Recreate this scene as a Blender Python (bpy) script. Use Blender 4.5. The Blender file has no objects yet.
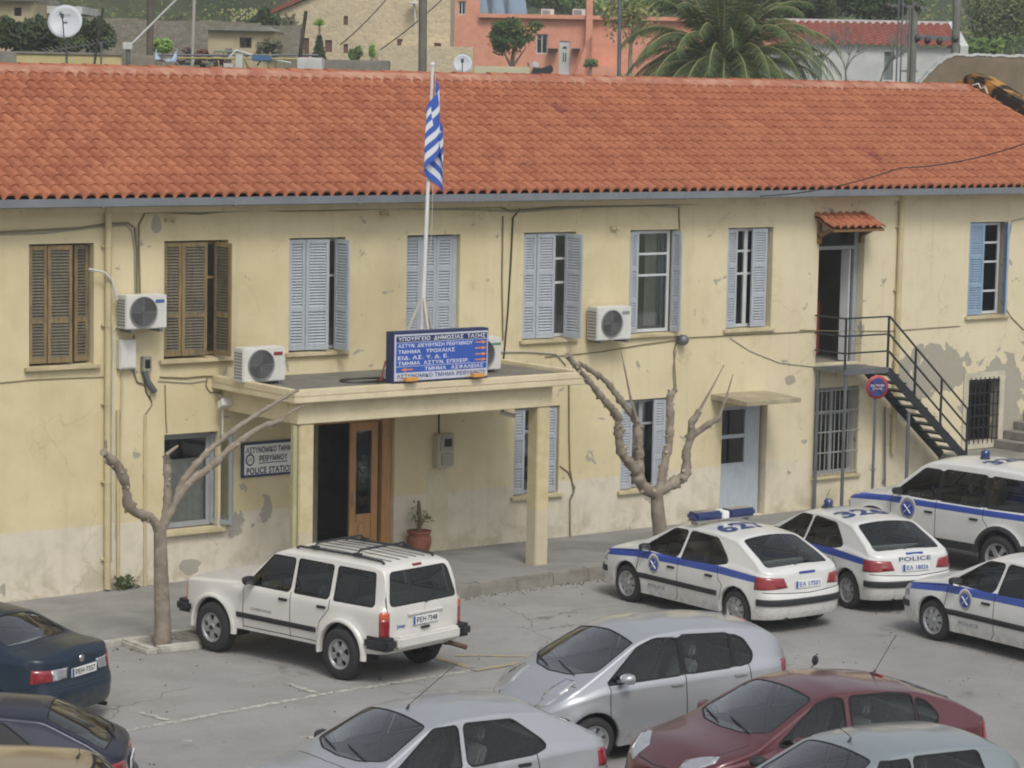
import bpy, bmesh, math, random
from math import sin, cos, tan, pi, radians, sqrt
from mathutils import Vector, Matrix
from mathutils.bvhtree import BVHTree
random.seed(7)
sc = bpy.context.scene
C = sc.collection
# ------------------------------------------------------------------ camera solved from the photograph
CF, CP, CR, CY, CH, CD = 2697.24, 0.1112, 0.01922, 0.65665, 8.2807, 37.596
_fw = Vector((sin(CY)*cos(CP), cos(CY)*cos(CP), -sin(CP)))
_r0 = Vector((cos(CY), -sin(CY), 0)); _u0 = _r0.cross(_fw)
_r = _r0*cos(CR) + _u0*sin(CR); _u = -_r0*sin(CR) + _u0*cos(CR)
CAM = Vector((0, -CD, CH))
def ray(px, py): return _fw*CF + _r*(px-512) - _u*(py-384)
def onY(px, py, Y=0.0):
    d = ray(px, py); return CAM + d*((Y-CAM.y)/d.y)
def onZ(px, py, Z=0.0):
    d = ray(px, py); return CAM + d*((Z-CAM.z)/d.z)
def fx(px, py, Y=0.0):
    p = onY(px, py, Y); return p.x, p.z
FH = Vector((sin(CY), cos(CY), 0)); RH = Vector((cos(CY), -sin(CY), 0))
def far(px, py, R):                      # lateral metres and height at forward distance R
    d = ray(px, py); d = d*(R/d.dot(FH)); return d.dot(RH), CH+d.z
def farw(s, R, z=0.0): p = CAM+FH*R+RH*s; return Vector((p.x, p.y, z))

# ------------------------------------------------------------------ materials
def s2l(c):
    return tuple((v/12.92 if v <= .04045 else ((v+.055)/1.055)**2.4) for v in c)
def hexc(h):
    c = s2l(tuple(int(h[i:i+2], 16)/255 for i in (0, 2, 4))); g = .3*c[0]+.59*c[1]+.11*c[2]
    return tuple(g+(v-g)*.88 for v in c)
MATS = {}
def mat(name, col, rough=.7, metal=0., var=0., vscale=3., bump=0., bscale=40., coat=0., emis=None, spec=.5, detail=6):
    if name in MATS: return MATS[name]
    m = bpy.data.materials.new(name); m.use_nodes = True; MATS[name] = m
    nt = m.node_tree; b = nt.nodes['Principled BSDF']
    b.inputs['Base Color'].default_value = (*col, 1); b.inputs['Roughness'].default_value = rough
    b.inputs['Metallic'].default_value = metal; b.inputs['Coat Weight'].default_value = coat
    b.inputs['Coat Roughness'].default_value = .08
    b.inputs['Specular IOR Level'].default_value = spec
    tc = nt.nodes.new('ShaderNodeTexCoord')
    if var:
        n = nt.nodes.new('ShaderNodeTexNoise'); n.inputs['Scale'].default_value = vscale; n.inputs['Detail'].default_value = detail
        nt.links.new(tc.outputs['Object'], n.inputs['Vector'])
        mr = nt.nodes.new('ShaderNodeMapRange'); mr.inputs[1].default_value = .3; mr.inputs[2].default_value = .7
        mr.inputs[3].default_value = 1-var; mr.inputs[4].default_value = 1+var
        nt.links.new(n.outputs['Fac'], mr.inputs[0])
        mx = nt.nodes.new('ShaderNodeMix'); mx.data_type = 'RGBA'; mx.blend_type = 'MULTIPLY'; mx.inputs[0].default_value = 1
        mx.inputs[6].default_value = (*col, 1); nt.links.new(mr.outputs[0], mx.inputs[7])
        nt.links.new(mx.outputs[2], b.inputs['Base Color'])
    if bump:
        n2 = nt.nodes.new('ShaderNodeTexNoise'); n2.inputs['Scale'].default_value = bscale; n2.inputs['Detail'].default_value = 4
        nt.links.new(tc.outputs['Object'], n2.inputs['Vector'])
        bp = nt.nodes.new('ShaderNodeBump'); bp.inputs['Strength'].default_value = bump; bp.inputs['Distance'].default_value = .02
        nt.links.new(n2.outputs['Fac'], bp.inputs['Height']); nt.links.new(bp.outputs['Normal'], b.inputs['Normal'])
    if emis: b.inputs['Emission Color'].default_value = (*emis[0], 1); b.inputs['Emission Strength'].default_value = emis[1]
    return m
class NT:
    def __init__(s, m): s.m = m; s.t = m.node_tree; s.b = s.t.nodes.get('Principled BSDF')
    def n(s, ty, **kw):
        x = s.t.nodes.new(ty)
        for k, v in kw.items():
            if k[0] == 'i' and k[1:].isdigit(): x.inputs[int(k[1:])].default_value = v
            else: setattr(x, k, v)
        return x
    def l(s, a, b): s.t.links.new(a, b)
    def mix(s, fac, a, b, mode='MIX'):
        x = s.n('ShaderNodeMix', data_type='RGBA', blend_type=mode)
        for i, v in ((0, fac), (6, a), (7, b)):
            if hasattr(v, 'is_output') : s.l(v, x.inputs[i])
            elif i == 0: x.inputs[0].default_value = v
            else: x.inputs[i].default_value = (*v[:3], 1)
        return x.outputs[2]
    def mth(s, op, a, b=0., c=0.):
        x = s.n('ShaderNodeMath', operation=op)
        for i, v in enumerate((a, b, c)):
            if hasattr(v, 'is_output'): s.l(v, x.inputs[i])
            else: x.inputs[i].default_value = v
        return x.outputs[0]
    def noise(s, vec, scale, detail=5, rough=.55, dist=0.):
        x = s.n('ShaderNodeTexNoise'); x.inputs['Scale'].default_value = scale; x.inputs['Detail'].default_value = detail
        x.inputs['Roughness'].default_value = rough; x.inputs['Distortion'].default_value = dist
        s.l(vec, x.inputs['Vector']); return x.outputs['Fac']
    def ramp(s, v, a, b, lo=0., hi=1.):
        x = s.n('ShaderNodeMapRange', interpolation_type='SMOOTHSTEP'); s.l(v, x.inputs[0])
        x.inputs[1].default_value = a; x.inputs[2].default_value = b; x.inputs[3].default_value = lo; x.inputs[4].default_value = hi
        return x.outputs[0]
    def bump(s, h, strength=.4, dist=.02):
        x = s.n('ShaderNodeBump'); x.inputs['Strength'].default_value = strength; x.inputs['Distance'].default_value = dist
        s.l(h, x.inputs['Height']); s.l(x.outputs[0], s.b.inputs['Normal'])

# ------------------------------------------------------------------ mesh helpers
class MB:
    def __init__(s): s.v = []; s.f = []; s.m = []; s.sm = []
    def add(s, vs, fs, mi=0, smooth=False):
        o = len(s.v); s.v += [tuple(v) for v in vs]
        for f in fs: s.f.append([i+o for i in f]); s.m.append(mi); s.sm.append(smooth)
        return s
    def box(s, x0, x1, y0, y1, z0, z1, mi=0, M=None):
        vs = [Vector((x, y, z)) for x in (x0, x1) for y in (y0, y1) for z in (z0, z1)]
        if M: vs = [M @ v for v in vs]
        return s.add(vs, [(0, 1, 3, 2), (4, 6, 7, 5), (0, 4, 5, 1), (2, 3, 7, 6), (0, 2, 6, 4), (1, 5, 7, 3)], mi)
    def bar(s, a, b, w, h=None, mi=0, up=(0, 0, 1)):
        a = Vector(a); b = Vector(b); d = (b-a).normalized(); h = h or w
        u = Vector(up); 
        if abs(d.dot(u)) > .98: u = Vector((0, 1, 0))
        r = d.cross(u).normalized(); u = r.cross(d)
        vs = [p+r*(i*w/2)+u*(j*h/2) for p in (a, b) for i, j in ((-1, -1), (1, -1), (1, 1), (-1, 1))]
        return s.add(vs, [(3, 2, 1, 0), (4, 5, 6, 7), (0, 1, 5, 4), (1, 2, 6, 5), (2, 3, 7, 6), (3, 0, 4, 7)], mi)
    def tube(s, pts, r, n=8, mi=0, cap=True, smooth=True):
        pts = [Vector(p) for p in pts]; k = len(pts)
        rs = r if isinstance(r, (list, tuple)) else [r]*k
        vs = []; u = None
        for i, p in enumerate(pts):
            d = (pts[min(i+1, k-1)]-pts[max(i-1, 0)]).normalized()
            if u is None: u = Vector((0, 0, 1)) if abs(d.z) < .9 else Vector((1, 0, 0))
            a = d.cross(u).normalized(); u = a.cross(d).normalized()
            for j in range(n):
                t = 2*pi*j/n; vs.append(p+a*cos(t)*rs[i]+u*sin(t)*rs[i])
        fs = [(i*n+j, i*n+(j+1) % n, (i+1)*n+(j+1) % n, (i+1)*n+j) for i in range(k-1) for j in range(n)]
        s.add(vs, fs, mi, smooth)
        if cap: s.add(vs[:n], [tuple(range(n))[::-1]], mi); s.add(vs[-n:], [tuple(range(n))], mi)
        return s
    def lathe(s, prof, n=24, mi=0, M=None, smooth=True):   # prof (r,z) about z
        vs = []
        for r, z in prof:
            for j in range(n):
                t = 2*pi*j/n; v = Vector((r*cos(t), r*sin(t), z)); vs.append(M @ v if M else v)
        fs = [(i*n+j, i*n+(j+1) % n, (i+1)*n+(j+1) % n, (i+1)*n+j) for i in range(len(prof)-1) for j in range(n)]
        return s.add(vs, fs, mi, smooth)
    def prism(s, poly, d0, d1, ax='y', mi=0, M=None):       # poly in the plane across ax
        def mk(a, b, d): return {'y': (a, d, b), 'x': (d, a, b), 'z': (a, b, d)}[ax]
        n = len(poly); vs = [Vector(mk(a, b, d0)) for a, b in poly]+[Vector(mk(a, b, d1)) for a, b in poly]
        if M: vs = [M @ v for v in vs]
        fs = [tuple(range(n)), tuple(range(2*n-1, n-1, -1))]+[(i, i+n, (i+1) % n+n, (i+1) % n) for i in range(n)]
        return s.add(vs, fs, mi)
    def build(s, name, mats, parent=None, bevel=0., label=None):
        me = bpy.data.meshes.new(name); me.from_pydata(s.v, [], s.f)
        mats = mats if isinstance(mats, (list, tuple)) else [mats]
        for m in mats: me.materials.append(m)
        me.polygons.foreach_set('material_index', s.m); me.polygons.foreach_set('use_smooth', s.sm)
        bm = bmesh.new(); bm.from_mesh(me)
        bmesh.ops.recalc_face_normals(bm, faces=bm.faces[:])
        if bevel: 
            es = [e for e in bm.edges if len(e.link_faces) == 2 and e.calc_face_angle(0) > .6]
            bmesh.ops.bevel(bm, geom=es, offset=bevel, segments=2, affect='EDGES', clamp_overlap=True)
        bm.to_mesh(me); bm.free()
        o = bpy.data.objects.new(name, me); C.objects.link(o)
        if parent: o.parent = parent
        if label: o['label'] = label
        return o
def tag(o, label=None, cat=None, group=None, kind=None):
    if label: o['label'] = label
    if cat: o['category'] = cat
    if group: o['group'] = group
    if kind: o['kind'] = kind
    return o
def empty(name, loc=(0, 0, 0), rz=0., label=None, cat=None, group=None):
    o = bpy.data.objects.new(name, None); C.objects.link(o); o.location = loc; o.rotation_euler = (0, 0, rz)
    o.empty_display_size = .3
    return tag(o, label, cat, group)
def copy_tree(o, parent=None):
    c = o.copy(); C.objects.link(c)
    if parent: c.parent = parent
    for ch in [x for x in bpy.data.objects if x.parent == o]: copy_tree(ch, c)
    return c
_txt = {}
def text_geo(t, w, h, bold=.0, space=1.0):
    """outline of the words as (verts2d, faces) filling w x h, centred"""
    cu = bpy.data.curves.new('t', 'FONT'); cu.body = t; cu.fill_mode = 'FRONT'; cu.resolution_u = 3; cu.offset = bold; cu.space_character = space
    o = bpy.data.objects.new('t', cu); C.objects.link(o)
    dg = bpy.context.evaluated_depsgraph_get(); dg.update()
    me = bpy.data.meshes.new_from_object(o.evaluated_get(dg))
    vs = [v.co.copy() for v in me.vertices]; fs = [tuple(p.vertices) for p in me.polygons]
    bpy.data.objects.remove(o); bpy.data.curves.remove(cu); bpy.data.meshes.remove(me)
    x0 = min(v.x for v in vs); x1 = max(v.x for v in vs); y0 = min(v.y for v in vs); y1 = max(v.y for v in vs)
    return [((v.x-x0)/(x1-x0)*w-w/2, (v.y-y0)/(y1-y0)*h-h/2) for v in vs], fs
def add_text(mb, t, w, h, fn, mi=0, bold=.02, space=1.05):
    vs, fs = text_geo(t, w, h, bold, space); mb.add([fn(a, b) for a, b in vs], fs, mi)
def rot(ax, a): return Matrix.Rotation(a, 4, ax)
def tr(x, y, z): return Matrix.Translation((x, y, z))
EXPO = 0.27; HAZE = .0009
CARS = dict(p1=(28.5, -6.15, radians(89.8)), p2=(31.36, -6.05, radians(80)), p3=(30.47, -11.03, radians(88)), suv=(35.15, -5.24, radians(95.0)),
  jeep=(21.17, -5.66, radians(101.8)), yaris=(21.95, -12.02, radians(173.5)), silver=(17.17, -13.95, radians(178.5)), astra=(21.51, -15.54, radians(171)), c8=(20.35, -17.62, radians(174)),
  primera=(15.38, -5.6, radians(115.5)), navy=(12.97, -10.77, radians(147)), gold=(11.95, -13.1, radians(147)), scooter=(23.59, -13.61, radians(172)))
# ------------------------------------------------------------------ cars
def plin(pts):
    pts = sorted(pts)
    def f(x):
        if x <= pts[0][0]: return pts[0][1]
        for (a, b), (c, d) in zip(pts, pts[1:]):
            if x <= c: return b+(d-b)*(x-a)/(c-a) if c > a else d
        return pts[-1][1]
    return f
def smoothf(pts, r):
    f = plin(pts); ws = [(k/4, 1-abs(k)/5) for k in range(-4, 5)]; W = sum(w for _, w in ws)
    return lambda x: sum(f(x+t*r)*w for t, w in ws)/W
def roundpoly(pts, r, n=3):
    out = []; k = len(pts)
    for i in range(k):
        p = Vector(pts[i]); a = Vector(pts[i-1])-p; b = Vector(pts[(i+1) % k])-p
        rr = r[i] if isinstance(r, (list, tuple)) else r
        d = min(rr, a.length*.45, b.length*.45)
        A = p+a.normalized()*d; B = p+b.normalized()*d
        for j in range(n+1):
            t = j/n; out.append(tuple(A*(1-t)**2+p*2*t*(1-t)+B*t*t))
    return out
def offpoly(pts, d):
    c = sum((Vector(p) for p in pts), Vector((0, 0)))/len(pts); out = []; k = len(pts)
    ar = sum(pts[i][0]*pts[(i+1) % k][1]-pts[(i+1) % k][0]*pts[i][1] for i in range(k))
    sg = 1 if ar > 0 else -1
    for i in range(k):
        p = Vector(pts[i]); a = (p-Vector(pts[i-1])); b = (Vector(pts[(i+1) % k])-p)
        if a.length < 1e-6 or b.length < 1e-6: out.append(tuple(p)); continue
        a.normalize(); b.normalize()
        n1 = Vector((a.y, -a.x))*sg; n2 = Vector((b.y, -b.x))*sg; m = (n1+n2)
        if m.length < 1e-6: m = n1
        m.normalize(); out.append(tuple(p+m*d/max(.5, m.dot(n1))))
    return out
def poly_planes(poly, ax):
    k = len(poly); ar = sum(poly[i][0]*poly[(i+1) % k][1]-poly[(i+1) % k][0]*poly[i][1] for i in range(k)); sg = 1 if ar > 0 else -1
    pl = []
    for i in range(k):
        a = Vector(poly[i]); b = Vector(poly[(i+1) % k]); d = b-a
        if d.length < 1e-5: continue
        n = Vector((d.y, -d.x)).normalized()*sg
        if ax == 'y': pl.append((Vector((a.x, 0, a.y)), Vector((n.x, 0, n.y))))
        elif ax == 'x': pl.append((Vector((0, a.x, a.y)), Vector((0, n.x, n.y))))
        else: pl.append((Vector((a.x, a.y, 0)), Vector((n.x, n.y, 0))))
    return pl
def cutp(bm, planes, flt, faces=None):
    """cut body faces along the planes; returns the faces inside all of them"""
    fs = [f for f in (faces if faces is not None else bm.faces) if flt(f.calc_center_median(), f.normal)]
    def keep(fs, co, no):
        out = []
        for f in fs:
            if min((v.co-co).dot(no) for v in f.verts) < -1e-5: out.append(f)
        return out
    for co, no in planes: fs = keep(fs, co, no)
    for co, no in planes:
        if not fs: return []
        g = set(fs)
        for f in fs: g.update(f.verts); g.update(f.edges)
        r = bmesh.ops.bisect_plane(bm, geom=list(g), dist=1e-5, plane_co=co, plane_no=no)
        fs = list({x for x in r['geom'] if isinstance(x, bmesh.types.BMFace)})
        fs = [f for f in fs if (f.calc_center_median()-co).dot(no) < 0]
    return fs
def setmat(fs, mi):
    for f in fs: f.material_index = mi
def take(bm, fs, name, m, parent, off=0., rim=0., smooth=True, label=None):
    """lift the faces out of the body into a part of their own"""
    fs = [f for f in fs if f.is_valid]
    if not fs: return None
    bm.normal_update()
    vs = list({v for f in fs for v in f.verts}); ix = {v: i for i, v in enumerate(vs)}
    nb = bmesh.new(); nv = [nb.verts.new(v.co+v.normal*off) for v in vs]; nrm = [v.normal.copy() for v in vs]
    for f in fs:
        try: nb.faces.new([nv[ix[v]] for v in f.verts]).smooth = smooth
        except ValueError: pass
    bmesh.ops.delete(bm, geom=fs, context='FACES')
    if rim:
        nb.normal_update(); nb.verts.index_update()
        nn = {nv[i]: nrm[i] for i in range(len(nv))}
        be = [e for e in nb.edges if len(e.link_faces) == 1]; m2 = {}
        for e in be:
            for v in e.verts:
                if v not in m2: m2[v] = nb.verts.new(v.co-nn[v]*rim)
        for e in be:
            a, b = e.verts
            try: nb.faces.new([a, b, m2[b], m2[a]])
            except ValueError: pass
        bmesh.ops.recalc_face_normals(nb, faces=nb.faces[:])
    me = bpy.data.meshes.new(name); nb.to_mesh(me); nb.free()
    me.materials.append(m); o = bpy.data.objects.new(name, me); C.objects.link(o); o.parent = parent
    if label: o['label'] = label
    return o

def glass_mat(name, tint, refl=1.0, k1=1.15, k0=.0):
    m = bpy.data.materials.new(name); m.use_nodes = True; k = NT(m); k.t.nodes.clear()
    out = k.n('ShaderNodeOutputMaterial'); tr_ = k.n('ShaderNodeBsdfTransparent'); tr_.inputs[0].default_value = (*tint, 1)
    gl = k.n('ShaderNodeBsdfGlossy'); gl.inputs['Roughness'].default_value = .03; gl.inputs[0].default_value = (refl, refl, refl, 1)
    fr = k.n('ShaderNodeFresnel'); fr.inputs[0].default_value = 1.52
    f2 = k.mth('MULTIPLY_ADD', fr.outputs[0], k1, k0)
    mx = k.n('ShaderNodeMixShader'); k.l(f2, mx.inputs[0]); k.l(tr_.outputs[0], mx.inputs[1]); k.l(gl.outputs[0], mx.inputs[2]); k.l(mx.outputs[0], out.inputs[0])
    return m
def paint(name, col, metal=0., rough=.38, coat=.8, dirt=.12):
    m = bpy.data.materials.new(name); m.use_nodes = True; k = NT(m); b = k.b
    tc = k.n('ShaderNodeTexCoord').outputs['Object']
    n = k.noise(tc, 1.6, 7, .62, .4); d = k.ramp(n, .42, .72, 0, dirt)
    sp = k.n('ShaderNodeSeparateXYZ'); k.l(tc, sp.inputs[0])
    low = k.ramp(sp.outputs[2], .62, .15, 0, .55); n3 = k.noise(tc, 9, 5, .7); low = k.mth('MULTIPLY', low, k.ramp(n3, .3, .75))
    d = k.mth('MAXIMUM', d, low)
    c = k.mix(d, col, hexc('8c8476')); k.l(c, b.inputs['Base Color'])
    r = k.mth('MULTIPLY_ADD', d, .8, rough); k.l(r, b.inputs['Roughness'])
    b.inputs['Metallic'].default_value = metal; b.inputs['Coat Weight'].default_value = coat; b.inputs['Coat Roughness'].default_value = .12
    n4 = k.noise(tc, 500, 2)
    if metal: k.bump(n4, .05, .003)
    return m
P = {}
P['glass'] = glass_mat('car_glass', (.62, .68, .64))
P['shield'] = glass_mat('windscreen_glass', (.92, .96, .93), 1.0, 2.0, .04)
P['win'] = glass_mat('window_glass', (.85, .87, .86))
P['black'] = mat('black_plastic', hexc('26282c'), .6, var=.15, vscale=12, bump=.15, bscale=300)
P['seam'] = mat('seam_black', hexc('101114'), .8)
P['rubber'] = mat('tyre_rubber', hexc('2a2a2b'), .85, var=.2, vscale=10, bump=.3, bscale=120)
P['steel'] = mat('wheel_silver', hexc('a6a8aa'), .4, .6, var=.15, vscale=14)
P['dark'] = mat('wheel_dark', hexc('17181a'), .8)
P['seat'] = mat('seat_cloth', hexc('85888a'), .9, var=.2, vscale=30)
P['red'] = mat('red_lens', hexc('8c141f'), .2, coat=1, var=.2, vscale=30)
P['redorange'] = mat('amber_lens', hexc('c4501c'), .2, coat=1)
P['clear'] = mat('clear_lens', hexc('b4b8bc'), .1, .5, coat=1, var=.08, vscale=14)
P['chrome'] = mat('chrome', hexc('c8c9cc'), .15, 1)
P['white'] = mat('plate_white', hexc('e4e6e4'), .5)
P['pblue'] = mat('police_blue', hexc('2148a4'), .4, coat=.6)
P['bluelens'] = mat('blue_lens', hexc('153068'), .2, coat=1, var=.25, vscale=20)
P['plateblue'] = mat('plate_blue', hexc('1c4fa0'), .5)
P['navy'] = mat('navy_number', hexc('233a70'), .5)
P['ink'] = mat('ink_black', hexc('16171a'), .6)

def wheel(root, x, y, r, style, wdt=.19):
    side = 1 if y > 0 else -1
    w = empty('wheel', (x, y, r)); w.parent = root
    T = rot('X', -pi/2*side)             # local z -> outward
    rr = r*.66 if style != 'jeep' else r*.57
    mb = MB(); h = wdt/2
    mb.lathe([(rr, -h), (rr+.02, -h-.004), (r-.03, -h), (r-.006, -h*.72), (r, -h*.4), (r, h*.4), (r-.006, h*.72), (r-.03, h), (rr+.02, h+.004), (rr, h-.004), (rr, -h)], 40, 0, T)
    mb.build('tyre', P['rubber'], w)
    mb = MB()
    mb.lathe([(rr+.004, h-.002), (rr-.015, h-.006), (rr-.03, h-.03), (rr-.035, h-.1)], 40, 0, T)
    n = {'xsara': 8, 'jeep': 5, 'alloy': 5}.get(style, 7)
    z1 = h-.012
    mb.lathe([(rr-.02, h-.055), (rr*.3, h-.06), (.001, h-.06)], 40, 1, T)
    for k in range(n):
        a = 2*pi*k/n+.3; ww = .17 if style != 'jeep' else .24
        pr = []
        for (rad, hw, zz) in ((rr*.22, ww*.30, z1), (rr*.6, ww*.26, z1+.004), (rr-.018, ww*(.44 if style != 'jeep' else .5), z1-.012)):
            for sgn in (-1, 1):
                pr.append(T @ Vector((cos(a)*rad-sin(a)*hw*sgn*rr/.2*1.0, sin(a)*rad+cos(a)*hw*sgn*rr/.2, zz)))
        if style == 'jeep' or style == 'alloy': sc_ = .62
        else: sc_ = .75
        pr2 = []
        for i, p in enumerate(pr):
            q = T.inverted() @ p; rad_ = Vector((cos(a), sin(a), 0)); t_ = Vector((-sin(a), cos(a), 0))
            pr2.append(T @ (rad_*q.dot(rad_)+t_*q.dot(t_)*sc_+Vector((0, 0, q.z))))
        low = [v-T.to_3x3() @ Vector((0, 0, .035)) for v in pr2]
        mb.add(pr2+low, [(0, 1, 3, 2), (2, 3, 5, 4), (6, 7, 1, 0), (0, 2, 8, 6), (2, 4, 10, 8), (1, 7, 9, 3), (3, 9, 11, 5)], 0)
    mb.lathe([(rr*.26, z1-.03), (rr*.26, z1), (rr*.2, z1+.008), (.001, z1+.01)], 20, 0, T)
    if style == 'jeep': mb.lathe([(rr*.16, z1+.008), (rr*.15, z1+.03), (.001, z1+.035)], 14, 1, T)
    mb.build('rim', [P['steel'], P['dark']], w)
    return w

def build_car(S, name, label, cat, group, pos, heading, body_mat, opt=None, sz=1.0):
    opt = opt or {}
    root = empty(name, (pos[0], pos[1], 0.004), heading, label, cat, group); root.scale = sz if isinstance(sz, tuple) else (sz, sz, sz)
    W, x0, x1 = S['W'], S['x0'], S['x1']
    zt = smoothf(S['top'], S.get('sm', .09)); zs = smoothf(S['belt'], .15)
    hub = S['hub']; R = S['R']; ar = S['arch']; k = S.get('k', .42); crown = S.get('crown', .05); cr = S.get('cr', .05)
    zb0 = S.get('zb', .2); flare = S.get('flare', .02); pw = S.get('p', 3.2); xe = S.get('xe', .55)
    def F(x):
        if x > x1-xe: t = (x-(x1-xe))/xe
        elif x < x0+xe*.8: t = ((x0+xe*.8)-x)/(xe*.8)
        else: return 1.
        return max(0., 1-min(1, t)**pw)**(1/pw)
    # stations
    xs = []
    def endang(a, b, n):                  # cluster at b
        return [a+(b-a)*sin(pi/2*i/n) for i in range(1, n+1)]
    e1 = endang(x1-xe, x1, 14); e0 = endang(x0+xe*.8, x0, 14)[::-1]
    n = int((x1-xe-(x0+xe*.8))/.055); mid = [x0+xe*.8+(x1-xe-x0-xe*.8)*i/n for i in range(n+1)]
    xs = e0+mid+e1
    ysidef = plin(S.get('side', [(0, -.07), (.2, -.045), (.35, -.015), (.55, 0), (.7, -.008), (.85, -.03), (1.0, -.05), (1.3, -.06)]))
    def yside(x, z):
        y = W+ysidef(z)
        for hx in (hub, -hub):
            d = sqrt((x-hx)**2+(z-R)**2); y += flare*math.exp(-((d-ar-.02)/.07)**2)
        wx = 1-.035*max(0, (abs(x)-.9))**1.4
        return y*wx
    xr = plin(S.get('rearx', [(.15, .10), (.3, .02), (.5, 0), (.58, .02), (.62, .05), (.9, .09), (1.0, .1)]))
    xf = plin(S.get('frontx', [(.15, -.12), (.3, -.02), (.45, 0), (.55, -.03), (.8, -.12)]))
    rows = []
    nL, nU, nC, nT = 12, 7, 4, 8
    for x in xs:
        t = zt(x); top = t-crown-cr; s = min(zs(x), top); zb = zb0+.06*max(0, abs(x)-1.5)
        sec = []
        for i in range(nL): z = zb+(s-zb)*i/(nL-1); sec.append((yside(x, z), z))
        yb = sec[-1][0]; hh = top-s
        inset = .03*min(1, hh/.1) if hh > 0 else 0
        for i in range(1, nU+1):
            z = s+hh*i/nU; u = i/nU; sec.append((yb-inset-k*(z-s)-.0*u, z))
        yc, zc = sec[-1]; 
        for i in range(1, nC+1):
            a = pi/2*i/(nC+1); sec.append((yc-(1-cos(a))*cr*1.25, zc+sin(a)*cr*.93))
        ye, ze = sec[-1]; 
        for i in range(1, nT+1):
            y = ye*(1-i/nT); sec.append((y, t-(t-ze)*(y/ye)**2))
        f = F(x); g = max(0, (abs(x)-(x1-.5 if x > 0 else -x0-.5))/.5)
        g = min(1, g)
        out = []
        for y, z in sec:
            dx = (xf(z) if x > 0 else xr(z))*g
            out.append((x+dx, y*f, z))
        rows.append(out)
    bm = bmesh.new(); nr = len(rows[0]); V = {}
    for i, rw in enumerate(rows):
        for sgn in (1, -1):
            for j, (x, y, z) in enumerate(rw):
                if j == nr-1 and sgn == -1: V[i, sgn, j] = V[i, 1, j]; continue
                V[i, sgn, j] = bm.verts.new((x, y*sgn, z))
    for i in range(len(rows)-1):
        for sgn in (1, -1):
            for j in range(nr-1):
                q = [V[i, sgn, j], V[i+1, sgn, j], V[i+1, sgn, j+1], V[i, sgn, j+1]]
                if sgn == 1: q = q[::-1]
                try: bm.faces.new(q)
                except ValueError: pass
    bmesh.ops.remove_doubles(bm, verts=bm.verts[:], dist=.0004)
    bmesh.ops.dissolve_degenerate(bm, edges=bm.edges[:], dist=.0003)
    bmesh.ops.recalc_face_normals(bm, faces=bm.faces[:])
    # make sure outward
    tf = max(bm.faces, key=lambda f: f.calc_center_median().z)
    if tf.normal.z < 0: bmesh.ops.reverse_faces(bm, faces=bm.faces[:])
    for f in bm.faces: f.smooth = True
    bm.normal_update()
    BODY, SEAM, BLUE, TRIM = 0, 1, 2, 3
    if S.get('archtrim'):
        for hx in (hub, -hub):
            circ = [(hx+(ar+.075)*cos(2*pi*i/28), R+.02+(ar+.075)*sin(2*pi*i/28)) for i in range(28)]
            setmat(cutp(bm, poly_planes(circ, 'y'), lambda c, n: abs(c.y) > .45 and abs(c.x-hx) < ar+.2 and c.z < R+ar+.2), TRIM)
        setmat(cutp(bm, [(Vector((0, 0, zb0+.14)), Vector((0, 0, 1)))], lambda c, n: c.z < zb0+.3), TRIM)
    # wheel openings
    for hx in (hub, -hub):
        circ = [(hx+ar*cos(2*pi*i/28), R+.02+ar*sin(2*pi*i/28)) for i in range(28)]
        fs = cutp(bm, poly_planes(circ, 'y'), lambda c, n: abs(c.y) > .45 and abs(c.x-hx) < ar+.1 and c.z < R+ar+.1)
        bmesh.ops.delete(bm, geom=fs, context='FACES')
        be = [e for e in bm.edges if len(e.link_faces) == 1 and all(abs(sqrt((v.co.x-hx)**2+(v.co.z-R-.02)**2)-ar) < .012 for v in e.verts)]
        r = bmesh.ops.extrude_edge_only(bm, edges=be)
        for v in [g for g in r['geom'] if isinstance(g, bmesh.types.BMVert)]: v.co.y *= .93
    bm.normal_update(); tree = BVHTree.FromBMesh(bm)
    # side windows
    trimw = S.get('trimw', .022)
    for poly in S.get('blackout', []):
        for sgn in (1, -1): setmat(cutp(bm, poly_planes(poly, 'y'), lambda c, n: c.y*sgn > .3 and n.y*sgn > .15), SEAM)
    for poly, nm in S['windows']:
        pr = roundpoly(poly, S.get('wr', .05))
        for sgn in (1, -1):
            fl = lambda c, n: c.y*sgn > .3 and n.y*sgn > .15
            fs = cutp(bm, poly_planes(offpoly(pr, trimw), 'y'), fl); setmat(fs, SEAM if not S.get('bodytrim') else TRIM)
            ins = cutp(bm, poly_planes(pr, 'y'), fl, fs)
            take(bm, ins, nm, P['glass'], root, -.006)
    for poly, ax, nm, gm, fl in S['screens']:
        pr = roundpoly(poly, .06)
        fs = cutp(bm, poly_planes(offpoly(pr, .02), ax), fl); setmat(fs, SEAM)
        ins = cutp(bm, poly_planes(pr, ax), fl, fs)
        take(bm, ins, nm, P[gm], root, -.004)
    # livery stripe
    if opt.get('stripe'):
        for a in opt['stripe']:
            fs = cutp(bm, poly_planes(a, 'y'), lambda c, n: abs(n.y) > .35 and abs(c.y) > .4)
            setmat([f for f in fs if f.material_index == 0], BLUE)
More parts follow.
